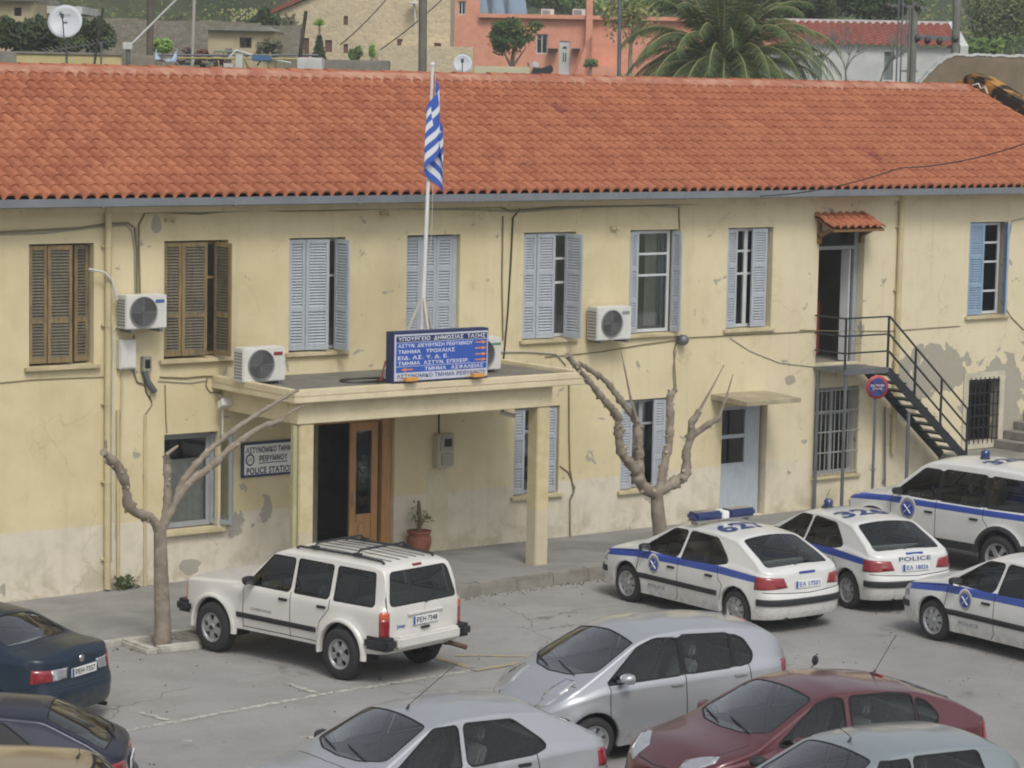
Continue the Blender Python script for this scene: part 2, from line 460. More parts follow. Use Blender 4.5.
    # lamps and bumper strips: planes as (poly, ax, extra planes)
    for (poly, ax, xl, nm, mt, off) in S['lamps']:
        for sgn in ((1, -1) if ax in 'xz' else (1, -1)):
            pl = poly_planes([(a*sgn if ax == 'x' else a, b*sgn if ax == 'z' else b) for a, b in poly], ax)
            if xl > 0: pl = pl+[(Vector((xl, 0, 0)), Vector((-1, 0, 0)))]; fl = lambda c, n: c.x > xl-.1 and c.y*sgn > 0
            else: pl = pl+[(Vector((xl, 0, 0)), Vector((1, 0, 0)))]; fl = lambda c, n: c.x < xl+.1 and c.y*sgn > 0
            fs = cutp(bm, pl, fl)
            fs = [f for f in fs if f.calc_center_median().y*sgn > 0]
            take(bm, fs, nm, P[mt], root, off, .012)
    for (z0, z1, xl, nm, mt, off) in S.get('strips', []):
        pl = [(Vector((0, 0, z0)), Vector((0, 0, -1))), (Vector((0, 0, z1)), Vector((0, 0, 1)))]
        if xl > 0: pl.append((Vector((xl, 0, 0)), Vector((-1, 0, 0)))); fl = lambda c, n: c.x > xl-.1 and abs(n.z) < .9
        else: pl.append((Vector((xl, 0, 0)), Vector((1, 0, 0)))); fl = lambda c, n: c.x < xl+.1 and abs(n.z) < .9
        take(bm, cutp(bm, pl, fl), nm, P[mt] if mt in P else body_mat, root, off, off+.012)
    for (xa, xb, z0, z1) in S.get('rub', []):
        for sgn in (1, -1):
            fs = cutp(bm, poly_planes([(xa, z0), (xb, z0), (xb, z1), (xa, z1)], 'y'), lambda c, n: c.y*sgn > .4)
            take(bm, fs, 'rubbing_strip', P['black'] if not S.get('rubmat') else body_mat, root, .012, .02)
    # seams
    for seam in S['seams']:
        for a, b in zip(seam, seam[1:]):
            A = Vector(a); B = Vector(b); d = (B-A).normalized(); nn = Vector((-d.y, d.x))*.0065
            q = [tuple(A+nn), tuple(A-nn), tuple(B-nn), tuple(B+nn)]
            fs = cutp(bm, poly_planes(q, 'y'), lambda c, n: abs(c.y) > .4 and abs(n.y) > .25)
            setmat([f for f in fs if f.material_index in (0, 2)], SEAM)
    for q, ax, fl in S.get('seams2', []):
        for a, b in zip(q, q[1:]):
            A = Vector(a); B = Vector(b); d = (B-A).normalized(); nn = Vector((-d.y, d.x))*.006
            qq = [tuple(A+nn), tuple(A-nn), tuple(B-nn), tuple(B+nn)]
            setmat([f for f in cutp(bm, poly_planes(qq, ax), fl) if f.material_index in (0, 2)], SEAM)
    bm.normal_update()
    me = bpy.data.meshes.new('body'); bm.to_mesh(me)
    bm.free()
    for m in (body_mat, P['seam'], P['pblue'], P['black']): me.materials.append(m)
    o = bpy.data.objects.new('body', me); C.objects.link(o); o.parent = root
    def hit(p, d):
        p = Vector(p); p.y += .0037*(d[1] == 0); loc, nrm, _, _ = tree.ray_cast(p, Vector(d)); return loc, nrm
    def side_at(x, z, sgn=1):
        l, n = hit((x, 2*sgn, z), (0, -sgn, 0)); return (l if l else Vector((x, W*sgn, z)))
    def top_at(x, y):
        l, n = hit((x, y, 3), (0, 0, -1)); return (l if l else Vector((x, y, zt(x))))
    def back_at(y, z, sgn=-1):
        l, n = hit((4*sgn, y, z), (-sgn, 0, 0)); return (l if l else Vector((x0 if sgn < 0 else x1, y, z)))
    # underbody, liners, floor
    mb = MB(); mb.box(x0+.25, x1-.25, -W+.22, W-.22, zb0-.02, zb0+.06)
    hz = S.get('floor', .52)
    mb.box(-hub+ar+.03, hub-ar-.03, -W+.07, W-.07, zb0+.01, hz-.15)
    mb.box(x0+.12, -hub+ar+.03, -W+.3, W-.3, zb0+.1, hz); mb.box(hub-ar-.03, x1-.2, -W+.3, W-.3, zb0+.1, hz)
    for hx in (hub, -hub):
        for sgn in (1, -1):
            vs = []; nn = 16
            for i in range(nn+1):
                a = -.25+(pi+.5)*i/nn
                for yy in (W-.05, W-.34): vs.append((hx+(ar+.004)*cos(a), yy*sgn, R+.02+(ar+.004)*sin(a)))
            mb.add(vs, [(2*i, 2*i+1, 2*i+3, 2*i+2) for i in range(nn)])
            mb.add([vs[2*i+1] for i in range(nn+1)], [tuple(range(nn+1))])
    mb.build('underbody', P['dark'], root)
    # interior
    sb = zs(0)
    for yy in (.36, -.36):
        mb = MB(); sx = S.get('seatx', .15)
        mb.box(sx-.3, sx+.28, yy-.24, yy+.24, hz-.15, hz-.02)
        mb.prism([(sx-.22, hz-.05), (sx-.34, hz-.05), (sx-.52, sb+.12), (sx-.42, sb+.14)], yy-.23, yy+.23, 'y')
        mb.prism([(sx-.44, sb+.17), (sx-.53, sb+.16), (sx-.55, sb+.33), (sx-.47, sb+.34)], yy-.13, yy+.13, 'y')
        mb.build('seat', P['seat'], root, bevel=.03)
    mb = MB(); sx = S.get('rearseat', -.85)
    mb.box(sx-.2, sx+.35, -W+.22, W-.22, hz-.15, hz)
    mb.prism([(sx-.1, hz), (sx-.22, hz), (sx-.36, sb+.06), (sx-.27, sb+.08)], -W+.22, W-.22, 'y')
    if S.get('shelf'): mb.box(S['shelf'], sx-.34, -W+.2, W-.2, sb-.05, sb-.02)
    mb.build('rear_seat', P['seat'], root, bevel=.02)
    mb = MB(); dx = S['dash']
    mb.prism([(dx-.32, sb-.28), (dx-.34, sb-.02), (dx-.2, sb+.03), (dx+.28, sb-.04), (dx+.28, sb-.28)], -W+.16, W-.16, 'y')
    mb.build('dashboard', mat('dash_grey', hexc('737678'), .7), root, bevel=.02)
    mb = MB(); mb.tube([(dx-.42+.1*sin(t)*.3, .36+.185*cos(t), sb-.03+.17*sin(t)) for t in [2*pi*i/20 for i in range(21)]], .014, 6, cap=False)
    mb.box(dx-.44, dx-.38, .2, .52, sb-.05, sb-.01); mb.build('steering_wheel', P['dark'], root)
    # wheels
    for hx in (hub, -hub):
        for sgn in (1, -1): wheel(root, hx, sgn*(W-.105-S.get('win', 0)), R, S['wheel'], S.get('tw', .19))
    # mirrors
    mx, mz = S['mirror']
    for sgn in (1, -1):
        b = side_at(mx, mz-.04, sgn); mb = MB(); yy = abs(b.y)
        mb.bar((mx, sgn*(yy-.03), mz-.05), (mx-.02, sgn*(yy+.07), mz), .05, .04)
        ring = []; 
        for (dx_, sc2) in ((-.07, .95), (-.065, 1.0), (0, .95), (.05, .6), (.07, .15)):
            for i in range(16):
                a = 2*pi*i/16; ca = abs(cos(a))**.6*(1 if cos(a) > 0 else -1); sa = abs(sin(a))**.6*(1 if sin(a) > 0 else -1)
                ring.append((mx+dx_, sgn*(yy+.14+ca*.095*sc2), mz+.02+sa*.062*sc2))
        mb.add(ring, [(a*16+i, a*16+(i+1) % 16, (a+1)*16+(i+1) % 16, (a+1)*16+i) for a in range(4) for i in range(16)], 0, True)
        mb.add(ring[:16], [tuple(range(16))], 1)
        mb.build('mirror', [body_mat if S.get('mirbody') else P['black'], P['chrome']], root)
    # handles
    for hx_, hz_ in S['handles']:
        for sgn in (1, -1):
            b = side_at(hx_, hz_, sgn); mb = MB(); y = b.y
            mb.box(hx_-.085, hx_+.085, min(y-.012*sgn, y+.022*sgn), max(y-.012*sgn, y+.022*sgn), hz_-.018, hz_+.018)
            mb.build('door_handle', body_mat if S.get('hbody') else P['black'], root, bevel=.008)
    # wipers
    mb = MB()
    bx, = (S['wip'],)
    for ya, yb_, dxx in ((.45, -.02, .04), (-.12, -.55, .05)):
        pts = []
        for t in (0, .33, .66, 1): 
            y = ya+(yb_-ya)*t; x = bx-.10*t+.0; q = top_at(x-.03*(y/.6)**2, y); pts.append(q+Vector((0, 0, .018)))
        mb.tube(pts, .009, 5)
    mb.build('wiper', P['black'], root)
    if S.get('rwip'):
        y0_, z0_, y1_, z1_ = S['rwip']; mb = MB(); 
        pts = [back_at(y0_+(y1_-y0_)*t, z0_+(z1_-z0_)*t)+Vector((-.015, 0, .01)) for t in (0, .5, 1)]
        mb.tube(pts, .01, 5); mb.build('rear_wiper', P['black'], root)
    # plate
    if opt.get('plate'):
        pz = S['plate']; b = back_at(0, pz); pn = empty('licence_plate', (b.x-.012, 0, pz)); pn.parent = root
        mb = MB(); w_, h_ = .26, .056
        mb.box(-.012, 0, -w_, w_, -h_, h_, 0); mb.box(-.014, -.002, w_-.045, w_-.002, -h_+.003, h_-.003, 1)
        mb.build('plate', [P['white'], P['plateblue']], pn)
        mb = MB(); add_text(mb, opt['plate'], .42, .075, lambda a, b_: (-.0155, -a-.02, b_), bold=.025); mb.build('plate_lettering', P['ink'] if not opt.get('plateink') else P['plateblue'], pn)
    # antenna
    if opt.get('antenna'):
        ax_, ay_, dl, ln = opt['antenna']; b = top_at(ax_, ay_); mb = MB()
        mb.tube([b, b+Vector((-.03, 0, .05))], [.02, .009], 6); mb.tube([b+Vector((-.03, 0, .05)), b+Vector((dl*ln, 0, ln))], .0045, 5); mb.build('antenna', P['black'], root)
    # third brake light
    if S.get('brake3'):
        y_, z_ = S['brake3']; b = back_at(0, z_); mb = MB(); mb.box(b.x-.012, b.x+.03, -y_, y_, z_-.018, z_+.018); mb.build('brake_light', P['red'] if not opt.get('stripe') else P['pblue'], root, bevel=.005)
    # exhaust
    if S.get('pipe'):
        mb = MB(); y_ = S['pipe']; mb.tube([(x0+.3, y_, zb0+.03), (x0+.03, y_, zb0+.02)], .03, 10, cap=False); mb.build('exhaust_pipe', P['dark'], root)
    root['_'] = 0; del root['_']
    return root, side_at, top_at, back_at

def FL(sx):  # windscreen filter
    return (lambda c, n: c.x > .1 and n.z > .15 and c.z > sx)
def RL(sx): return (lambda c, n: c.x < -.3 and c.z > sx and (n.z > .1 or n.x < -.3))
XS = dict(W=.852, x0=-2.02, x1=2.17, hub=1.27, R=.298, arch=.345, wheel='xsara',
  top=[(-2.02, .93), (-1.93, .985), (-1.78, 1.01), (-1.04, 1.365), (-.5, 1.412), (0, 1.41), (.42, 1.36), (1.22, .965), (1.7, .885), (2.02, .76), (2.17, .62)],
  belt=[(-2.02, .86), (-1.5, .92), (0, .88), (1.1, .85), (1.8, .74), (2.17, .58)],
  windows=[([(.96, .915), (.13, .90), (.08, 1.285), (.38, 1.28)], 'door_window'), ([(.03, .90), (-.80, .925), (-.99, .97), (-.93, 1.04), (-.62, 1.27), (-.01, 1.29)], 'door_window')],
  screens=[([(1.16, 0), (1.12, .35), (.98, .63), (.43, .53), (.43, -.53), (.98, -.63), (1.12, -.35)], 'z', 'windscreen', 'shield', FL(.9)),
           ([(-1.09, .52), (-1.70, .61), (-1.74, .3), (-1.74, -.3), (-1.70, -.61), (-1.09, -.52)], 'z', 'rear_window', 'glass', RL(.95))],
  lamps=[([(.40, .70), (.95, .66), (.95, .87), (.46, .845)], 'x', -1.66, 'tail_light', 'red', .006), ([(.36, .58), (.95, .60), (.95, .76), (.42, .72)], 'x', 1.78, 'headlight', 'clear', .005)],
  strips=[(.44, .535, -1.72, 'bumper_strip', 'black', .02), (.42, .51, 1.78, 'bumper_strip', 'black', .015)],
  rub=[(-.86, .98, .45, .53)], dash=1.1, shelf=-1.7, pipe=.42,
  seams=[[(.07, .89), (.06, .30), (.12, .22)], [(-.83, .92), (-.86, .72), (-.98, .62), (-.93, .4)], [(.99, .91), (1.02, .55), (.93, .30)], [(1.0, .86), (1.6, .79)]],
  seams2=[([(.40, .84), (-.0, .845)], 'x', lambda c, n: c.x < -1.7), ([(0, .845), (-.4, .84)], 'x', lambda c, n: c.x < -1.7), ([(.78, .635), (0, .60), (-.78, .635)], 'x', lambda c, n: c.x < -1.6),
          ([(1.27, .6), (1.31, 0), (1.27, -.6)], 'z', lambda c, n: c.x > 1.0 and n.z > .5)],
  mirror=(.80, .94), handles=[(.22, .80), (-.66, .82)], wip=1.12, rwip=(.12, 1.00, -.28, 1.04), plate=.735, brake3=(.16, .905))
XS['seams2'] = XS['seams2'][2:]
YA = dict(W=.848, x0=-1.80, x1=1.95, hub=1.23, R=.29, arch=.34, wheel='yaris', k=.36, sm=.12, mirbody=1, hbody=1, p=2.6, xe=.75,
  top=[(-1.80, .98), (-1.72, 1.08), (-1.40, 1.37), (-1.22, 1.44), (-.8, 1.505), (-.2, 1.53), (.3, 1.50), (.55, 1.43), (1.38, .985), (1.62, .88), (1.85, .72), (1.95, .6)],
  belt=[(-1.80, .97), (-1.3, .98), (0, .93), (1.1, .885), (1.6, .78), (1.95, .56)],
  windows=[([(1.02, .945), (.02, .975), (0, 1.375), (.30, 1.39), (.55, 1.31)], 'door_window'), ([(-.07, .98), (-.70, 1.0), (-.72, 1.37), (-.06, 1.40)], 'door_window'), ([(-.76, 1.0), (-.98, 1.03), (-1.02, 1.12), (-.92, 1.29), (-.77, 1.355)], 'quarter_window')],
  screens=[([(1.34, 0), (1.29, .35), (1.10, .64), (.52, .545), (.55, 0), (.52, -.545), (1.10, -.64), (1.29, -.35)], 'z', 'windscreen', 'shield', FL(.93)),
           ([(-.56, 1.04), (-.48, 1.33), (.48, 1.33), (.56, 1.04)], 'x', 'rear_window', 'glass', lambda c, n: c.x < -1.2 and n.x < -.2)],
  lamps=[([(.50, .80), (.95, .78), (.95, 1.02), (.56, .99)], 'x', -1.43, 'tail_light', 'red', .008), ([(1.36, .42), (1.62, .36), (1.78, .46), (1.70, .58), (1.48, .63), (1.33, .56)], 'z', 1.2, 'headlight', 'clear', .006)],
  blackout=[[(.03, .96), (-.09, .965), (-.08, 1.40), (.02, 1.385)], [(-.68, .985), (-.79, .99), (-.79, 1.36), (-.70, 1.38)]],
  dash=1.15, shelf=-1.5, pipe=.4, seams=[[(-.03, .96), (-.03, .30), (.02, .24)], [(-.93, 1.02), (-.96, .78), (-1.1, .65)], [(1.0, .94), (1.03, .6), (.92, .28)]],
  seams2=[([(1.42, .55), (1.40, .68)], 'z', lambda c, n: c.x > 1 and n.z > .3), ([(1.37, .62), (1.7, .50), (1.84, .30), (1.86, 0), (1.84, -.3), (1.7, -.5), (1.37, -.62)], 'z', lambda c, n: c.x > 1.2 and n.z > .15)],
  mirror=(.86, 1.0), handles=[(.10, .86), (-.80, .89)], wip=1.30, rwip=(.05, 1.09, -.3, 1.12), plate=.62, brake3=(.12, 1.39))
AS = dict(W=.855, x0=-1.98, x1=2.12, hub=1.303, R=.305, arch=.35, wheel='astra', k=.40, sm=.12, mirbody=1, hbody=1, p=2.8, xe=.65,
  top=[(-1.98, .90), (-1.88, 1.0), (-1.72, 1.04), (-1.30, 1.23), (-.9, 1.35), (-.3, 1.42), (.1, 1.425), (.42, 1.37), (1.24, .975), (1.75, .87), (2.0, .75), (2.12, .62)],
  belt=[(-1.98, .88), (-1.5, .95), (0, .895), (1.1, .865), (1.8, .76), (2.12, .58)],
  windows=[([(.98, .925), (.13, .915), (.09, 1.31), (.25, 1.32), (.44, 1.27)], 'door_window'), ([(.03, .915), (-.78, .94), (-.78, 1.275), (-.5, 1.31), (.0, 1.32)], 'door_window'), ([(-.83, .94), (-1.05, .97), (-1.08, 1.06), (-.96, 1.19), (-.83, 1.245)], 'quarter_window')],
  screens=[([(1.20, 0), (1.16, .35), (1.01, .63), (.43, .53), (.43, -.53), (1.01, -.63), (1.16, -.35)], 'z', 'windscreen', 'shield', FL(.9)),
           ([(-1.0, .50), (-1.64, .58), (-1.68, .3), (-1.68, -.3), (-1.64, -.58), (-1.0, -.50)], 'z', 'rear_window', 'glass', RL(.98))],
  lamps=[([(.62, .60), (.95, .60), (.95, .93), (.66, .92)], 'x', -1.66, 'tail_light', 'red', .008), ([(1.84, .36), (2.02, .40), (1.96, .56), (1.72, .72), (1.62, .66)], 'z', 1.5, 'headlight', 'clear', .006)],
  rub=[(-.86, .98, .46, .51)], rubmat=1, dash=1.1, shelf=-1.65, pipe=.4,
  seams=[[(.06, .9), (.05, .30), (.12, .22)], [(-.83, .93), (-.88, .74), (-1.0, .64)], [(.99, .92), (1.03, .55), (.93, .30)]],
  seams2=[([(1.25, .64), (1.75, .60), (1.98, .34), (2.02, 0), (1.98, -.34), (1.75, -.6), (1.25, -.64)], 'z', lambda c, n: c.x > 1.15 and n.z > .2)],
  mirror=(.82, .95), handles=[(.20, .80), (-.68, .83)], wip=1.16, rwip=(.1, 1.04, -.3, 1.08), plate=.6, brake3=(.1, 1.36))
SE = dict(W=.858, x0=-2.26, x1=2.15, hub=1.30, R=.305, arch=.35, wheel='sedan', k=.42, p=3.2, xe=.6,
  top=[(-2.26, .93), (-2.18, 1.02), (-1.72, 1.055), (-1.55, 1.07), (-.95, 1.33), (-.5, 1.395), (.1, 1.40), (.42, 1.345), (1.2, .955), (1.75, .87), (2.05, .74), (2.15, .62)],
  belt=[(-2.26, .92), (-1.5, .96), (0, .89), (1.1, .855), (1.8, .75), (2.15, .58)],
  windows=[([(.96, .915), (.13, .905), (.08, 1.28), (.38, 1.27)], 'door_window'), ([(.03, .905), (-.70, .92), (-1.05, .99), (-.72, 1.25), (-.01, 1.285)], 'door_window')],
  screens=[([(1.16, 0), (1.12, .35), (.98, .63), (.43, .53), (.43, -.53), (.98, -.63), (1.12, -.35)], 'z', 'windscreen', 'shield', FL(.9)),
           ([(-.98, .51), (-1.46, .61), (-1.53, .3), (-1.53, -.3), (-1.46, -.61), (-.98, -.51)], 'z', 'rear_window', 'shield', RL(.98))],
  lamps=[([(.34, .70), (.58, .69), (.58, .83), (.30, .83)], 'x', -1.9, 'reversing_light', 'clear', .006), ([(.58, .69), (.95, .66), (.95, .86), (.58, .83)], 'x', -1.96, 'tail_light', 'red', .007), ([(.36, .58), (.95, .60), (.95, .76), (.42, .72)], 'x', 1.85, 'headlight', 'clear', .005)],
  strips=[], rub=[(-.86, .98, .47, .53)], dash=1.1, shelf=-1.5, pipe=-.45,
  seams=[[(.07, .89), (.06, .30), (.12, .22)], [(-.83, .95), (-.88, .72), (-1.0, .62)], [(.99, .91), (1.02, .55), (.93, .30)]],
  seams2=[([(.66, .88), (.62, .68)], 'x', lambda c, n: c.x < -1.8), ([(.9, .60), (0, .585)], 'x', lambda c, n: c.x < -1.8), ([(0, .585), (-.9, .60)], 'x', lambda c, n: c.x < -1.8),
          ([(-1.62, .68), (-1.66, 0), (-1.62, -.68)], 'z', lambda c, n: c.x < -1.3 and n.z > .5)],
  mirror=(.80, .94), handles=[(.22, .80), (-.66, .82)], wip=1.12, plate=.745)
JP = dict(W=.85, x0=-2.08, x1=1.98, hub=1.288, R=.35, arch=.41, wheel='jeep', k=.23, crown=.03, cr=.045, zb=.40, flare=.045, p=6, xe=.28, sm=.05, tw=.225, floor=.75, wr=.03, win=-.03,
  side=[(0, -.05), (.4, -.03), (.6, -.0), (.95, 0), (1.03, -.02), (1.3, -.05)],
  rearx=[(.3, .05), (.6, 0), (.95, 0), (1.1, .02), (1.5, .0)], frontx=[(.3, -.05), (.6, 0), (.95, -.03)],
  top=[(-2.08, 1.04), (-1.945, 1.50), (-1.90, 1.56), (-1.7, 1.60), (-1, 1.615), (0, 1.60), (.08, 1.585), (.20, 1.54), (.70, 1.11), (.78, 1.085), (1.85, 1.01), (1.93, .98), (1.98, .9)],
  belt=[(-2.08, 1.02), (0, 1.02), (1, 1.0), (1.98, .93)],
  windows=[([(.60, 1.055), (-.22, 1.055), (-.24, 1.475), (.18, 1.475)], 'door_window'), ([(-.33, 1.055), (-.98, 1.055), (-.99, 1.475), (-.33, 1.48)], 'door_window'), ([(-1.10, 1.055), (-1.83, 1.055), (-1.77, 1.465), (-1.10, 1.475)], 'quarter_window')],
  screens=[([(.68, 0), (.66, .4), (.62, .70), (.20, .60), (.20, -.60), (.62, -.70), (.66, -.4)], 'z', 'windscreen', 'shield', FL(1.06)),
           ([(-.66, 1.07), (-.56, 1.475), (.56, 1.475), (.66, 1.07)], 'x', 'rear_window', 'glass', lambda c, n: c.x < -1.7 and n.x < -.2)],
  lamps=[([(.70, .66), (.95, .66), (.95, .90), (.70, .90)], 'x', -1.98, 'tail_light', 'red', .012), ([(.70, .90), (.95, .90), (.95, .99), (.70, .99)], 'x', -1.98, 'indicator_light', 'redorange', .012), ([(.45, .68), (.70, .68), (.70, .86), (.45, .86)], 'x', 1.9, 'headlight', 'clear', .005), ([(.73, .66), (.95, .66), (.95, .88), (.73, .88)], 'x', 1.88, 'indicator_light', 'redorange', .01)],
  rub=[(-.80, .80, .57, .64)], dash=.62, seatx=-.2, rearseat=-1.1, pipe=-.5, bodytrim=0,
  seams=[[(-.28, 1.05), (-.28, .43)], [(-1.04, 1.05), (-1.04, .92), (-.86, .72), (-.84, .6)], [(.66, 1.06), (.68, .43)], [(-.8, .45), (.68, .45)]],
  seams2=[([(.70, 1.5), (.74, .62)], 'x', lambda c, n: c.x < -1.8 and n.x < -.6), ([(-.70, 1.5), (-.74, .62)], 'x', lambda c, n: c.x < -1.8 and n.x < -.6), ([(.76, .66), (.76, 0), (.76, -.66)], 'z', lambda c, n: c.x > .6 and n.z > .5)],
  mirror=(.50, 1.10), handles=[(-.14, .93), (-.90, .93)], wip=.69, rwip=(-.02, 1.04, -.30, 1.13), plate=.83, brake3=(.09, 1.535))
SU = dict(W=.88, x0=-2.25, x1=2.15, hub=1.325, R=.36, arch=.43, wheel='alloy', k=.25, crown=.04, cr=.07, zb=.38, flare=.05, p=4.5, xe=.4, sm=.09, tw=.23, floor=.75, wr=.05, win=-.02,
  side=[(0, -.05), (.4, -.03), (.6, -.0), (1.0, 0), (1.12, -.02), (1.5, -.05)],
  top=[(-2.25, 1.12), (-2.12, 1.66), (-2.0, 1.76), (-1.7, 1.81), (-1, 1.835), (0, 1.82), (.30, 1.78), (.45, 1.72), (1.08, 1.20), (1.2, 1.16), (1.85, 1.08), (2.08, .98), (2.15, .88)],
  belt=[(-2.25, 1.12), (0, 1.10), (1.1, 1.08), (1.8, 1.0), (2.15, .84)],
  windows=[([(.92, 1.16), (.04, 1.15), (.02, 1.62), (.36, 1.62)], 'door_window'), ([(-.06, 1.15), (-.93, 1.15), (-.93, 1.64), (-.06, 1.64)], 'door_window'), ([(-1.03, 1.15), (-1.95, 1.17), (-1.90, 1.62), (-1.03, 1.64)], 'quarter_window')],
  screens=[([(1.06, 0), (1.03, .4), (.95, .68), (.45, .60), (.45, -.60), (.95, -.68), (1.03, -.4)], 'z', 'windscreen', 'shield', FL(1.15)),
           ([(-.62, 1.2), (-.54, 1.62), (.54, 1.62), (.62, 1.2)], 'x', 'rear_window', 'glass', lambda c, n: c.x < -1.8 and n.x < -.2)],
  lamps=[([(.68, .70), (.95, .70), (.95, 1.05), (.68, 1.05)], 'x', -2.12, 'tail_light', 'red', .012), ([(.45, .72), (.9, .72), (.9, .9), (.45, .9)], 'x', 1.85, 'headlight', 'clear', .005)],
  strips=[(.40, .62, -1.78, 'bumper', 'black', .03), (.40, .60, 1.83, 'bumper', 'black', .03)], rub=[], archtrim=1, blackout=[[(.06, 1.14), (-.08, 1.14), (-.08, 1.63), (.04, 1.62)], [(-.91, 1.14), (-1.05, 1.145), (-1.05, 1.63), (-.91, 1.63)]], dash=1.0, seatx=.1, rearseat=-.85, pipe=-.5,
  seams=[[(.0, 1.14), (0, .45)], [(-.98, 1.14), (-.98, .95), (-1.1, .82)], [(.95, 1.14), (.97, .45)]], seams2=[],
  mirror=(.78, 1.2), handles=[(.14, 1.0), (-.80, 1.0)], wip=1.04, plate=.8)

def decal_badge(root, side_at, x, z, sgn=1, r=.135, tall=1.15):
    b = side_at(x, z, sgn); y = b.y+.006*sgn
    mb = MB()
    def disc(rr, yo, mi, ty=1.):
        n = 28; mb.add([(x+rr*cos(2*pi*i/n), y+yo*sgn, z+rr*ty*sin(2*pi*i/n)) for i in range(n)], [tuple(range(n))], mi)
    disc(r*1.12, 0, 0, tall*1.08); disc(r, .003, 1, tall); disc(r*.78, .006, 2, tall*.9)
    for a in (pi/4, -pi/4):
        d = Vector((cos(a), 0, sin(a)))*r*.62; c = Vector((x, y+.010*sgn, z)); mb.bar(c-d, c+d, r*.2, .004, 0)
    return mb.build('door_badge', [P['white'], P['steel'], P['pblue']], root)
def roof_number(root, top_at, t, x, y, w, h):
    mb = MB(); vs, fs = text_geo(t, w, h, .035, 1.05)
    mb.add([top_at(x+b, y-a)+Vector((0, 0, .006)) for a, b in vs], fs, 0); mb.build('roof_number', P['navy'], root)
def side_word(root, side_at, t, x, z, w, h, m='ink', sgn=1, nm='door_lettering'):
    mb = MB(); add_text(mb, t, w, h, lambda a, b: side_at(x-a*sgn, z+b, sgn)+Vector((0, .004*sgn, 0))); mb.build(nm, P[m], root)
def back_word(root, back_at, t, y, z, w, h, m='ink', nm='tailgate_lettering'):
    mb = MB(); add_text(mb, t, w, h, lambda a, b: back_at(y-a, z+b)+Vector((-.004, 0, 0))); mb.build(nm, P[m], root)
def beacon(root, top_at, x, y=0):
    b = top_at(x, y); mb = MB(); M = tr(b.x, b.y, b.z-.005)
    mb.lathe([(.085, 0), (.085, .03), (.075, .035)], 20, 0, M); o = mb.build('beacon_base', P['black'], root)
    mb = MB(); mb.lathe([(.075, .035), (.078, .10), (.068, .14), (.04, .155), (.001, .158)], 20, 0, M); mb.build('beacon', P['bluelens'], root)
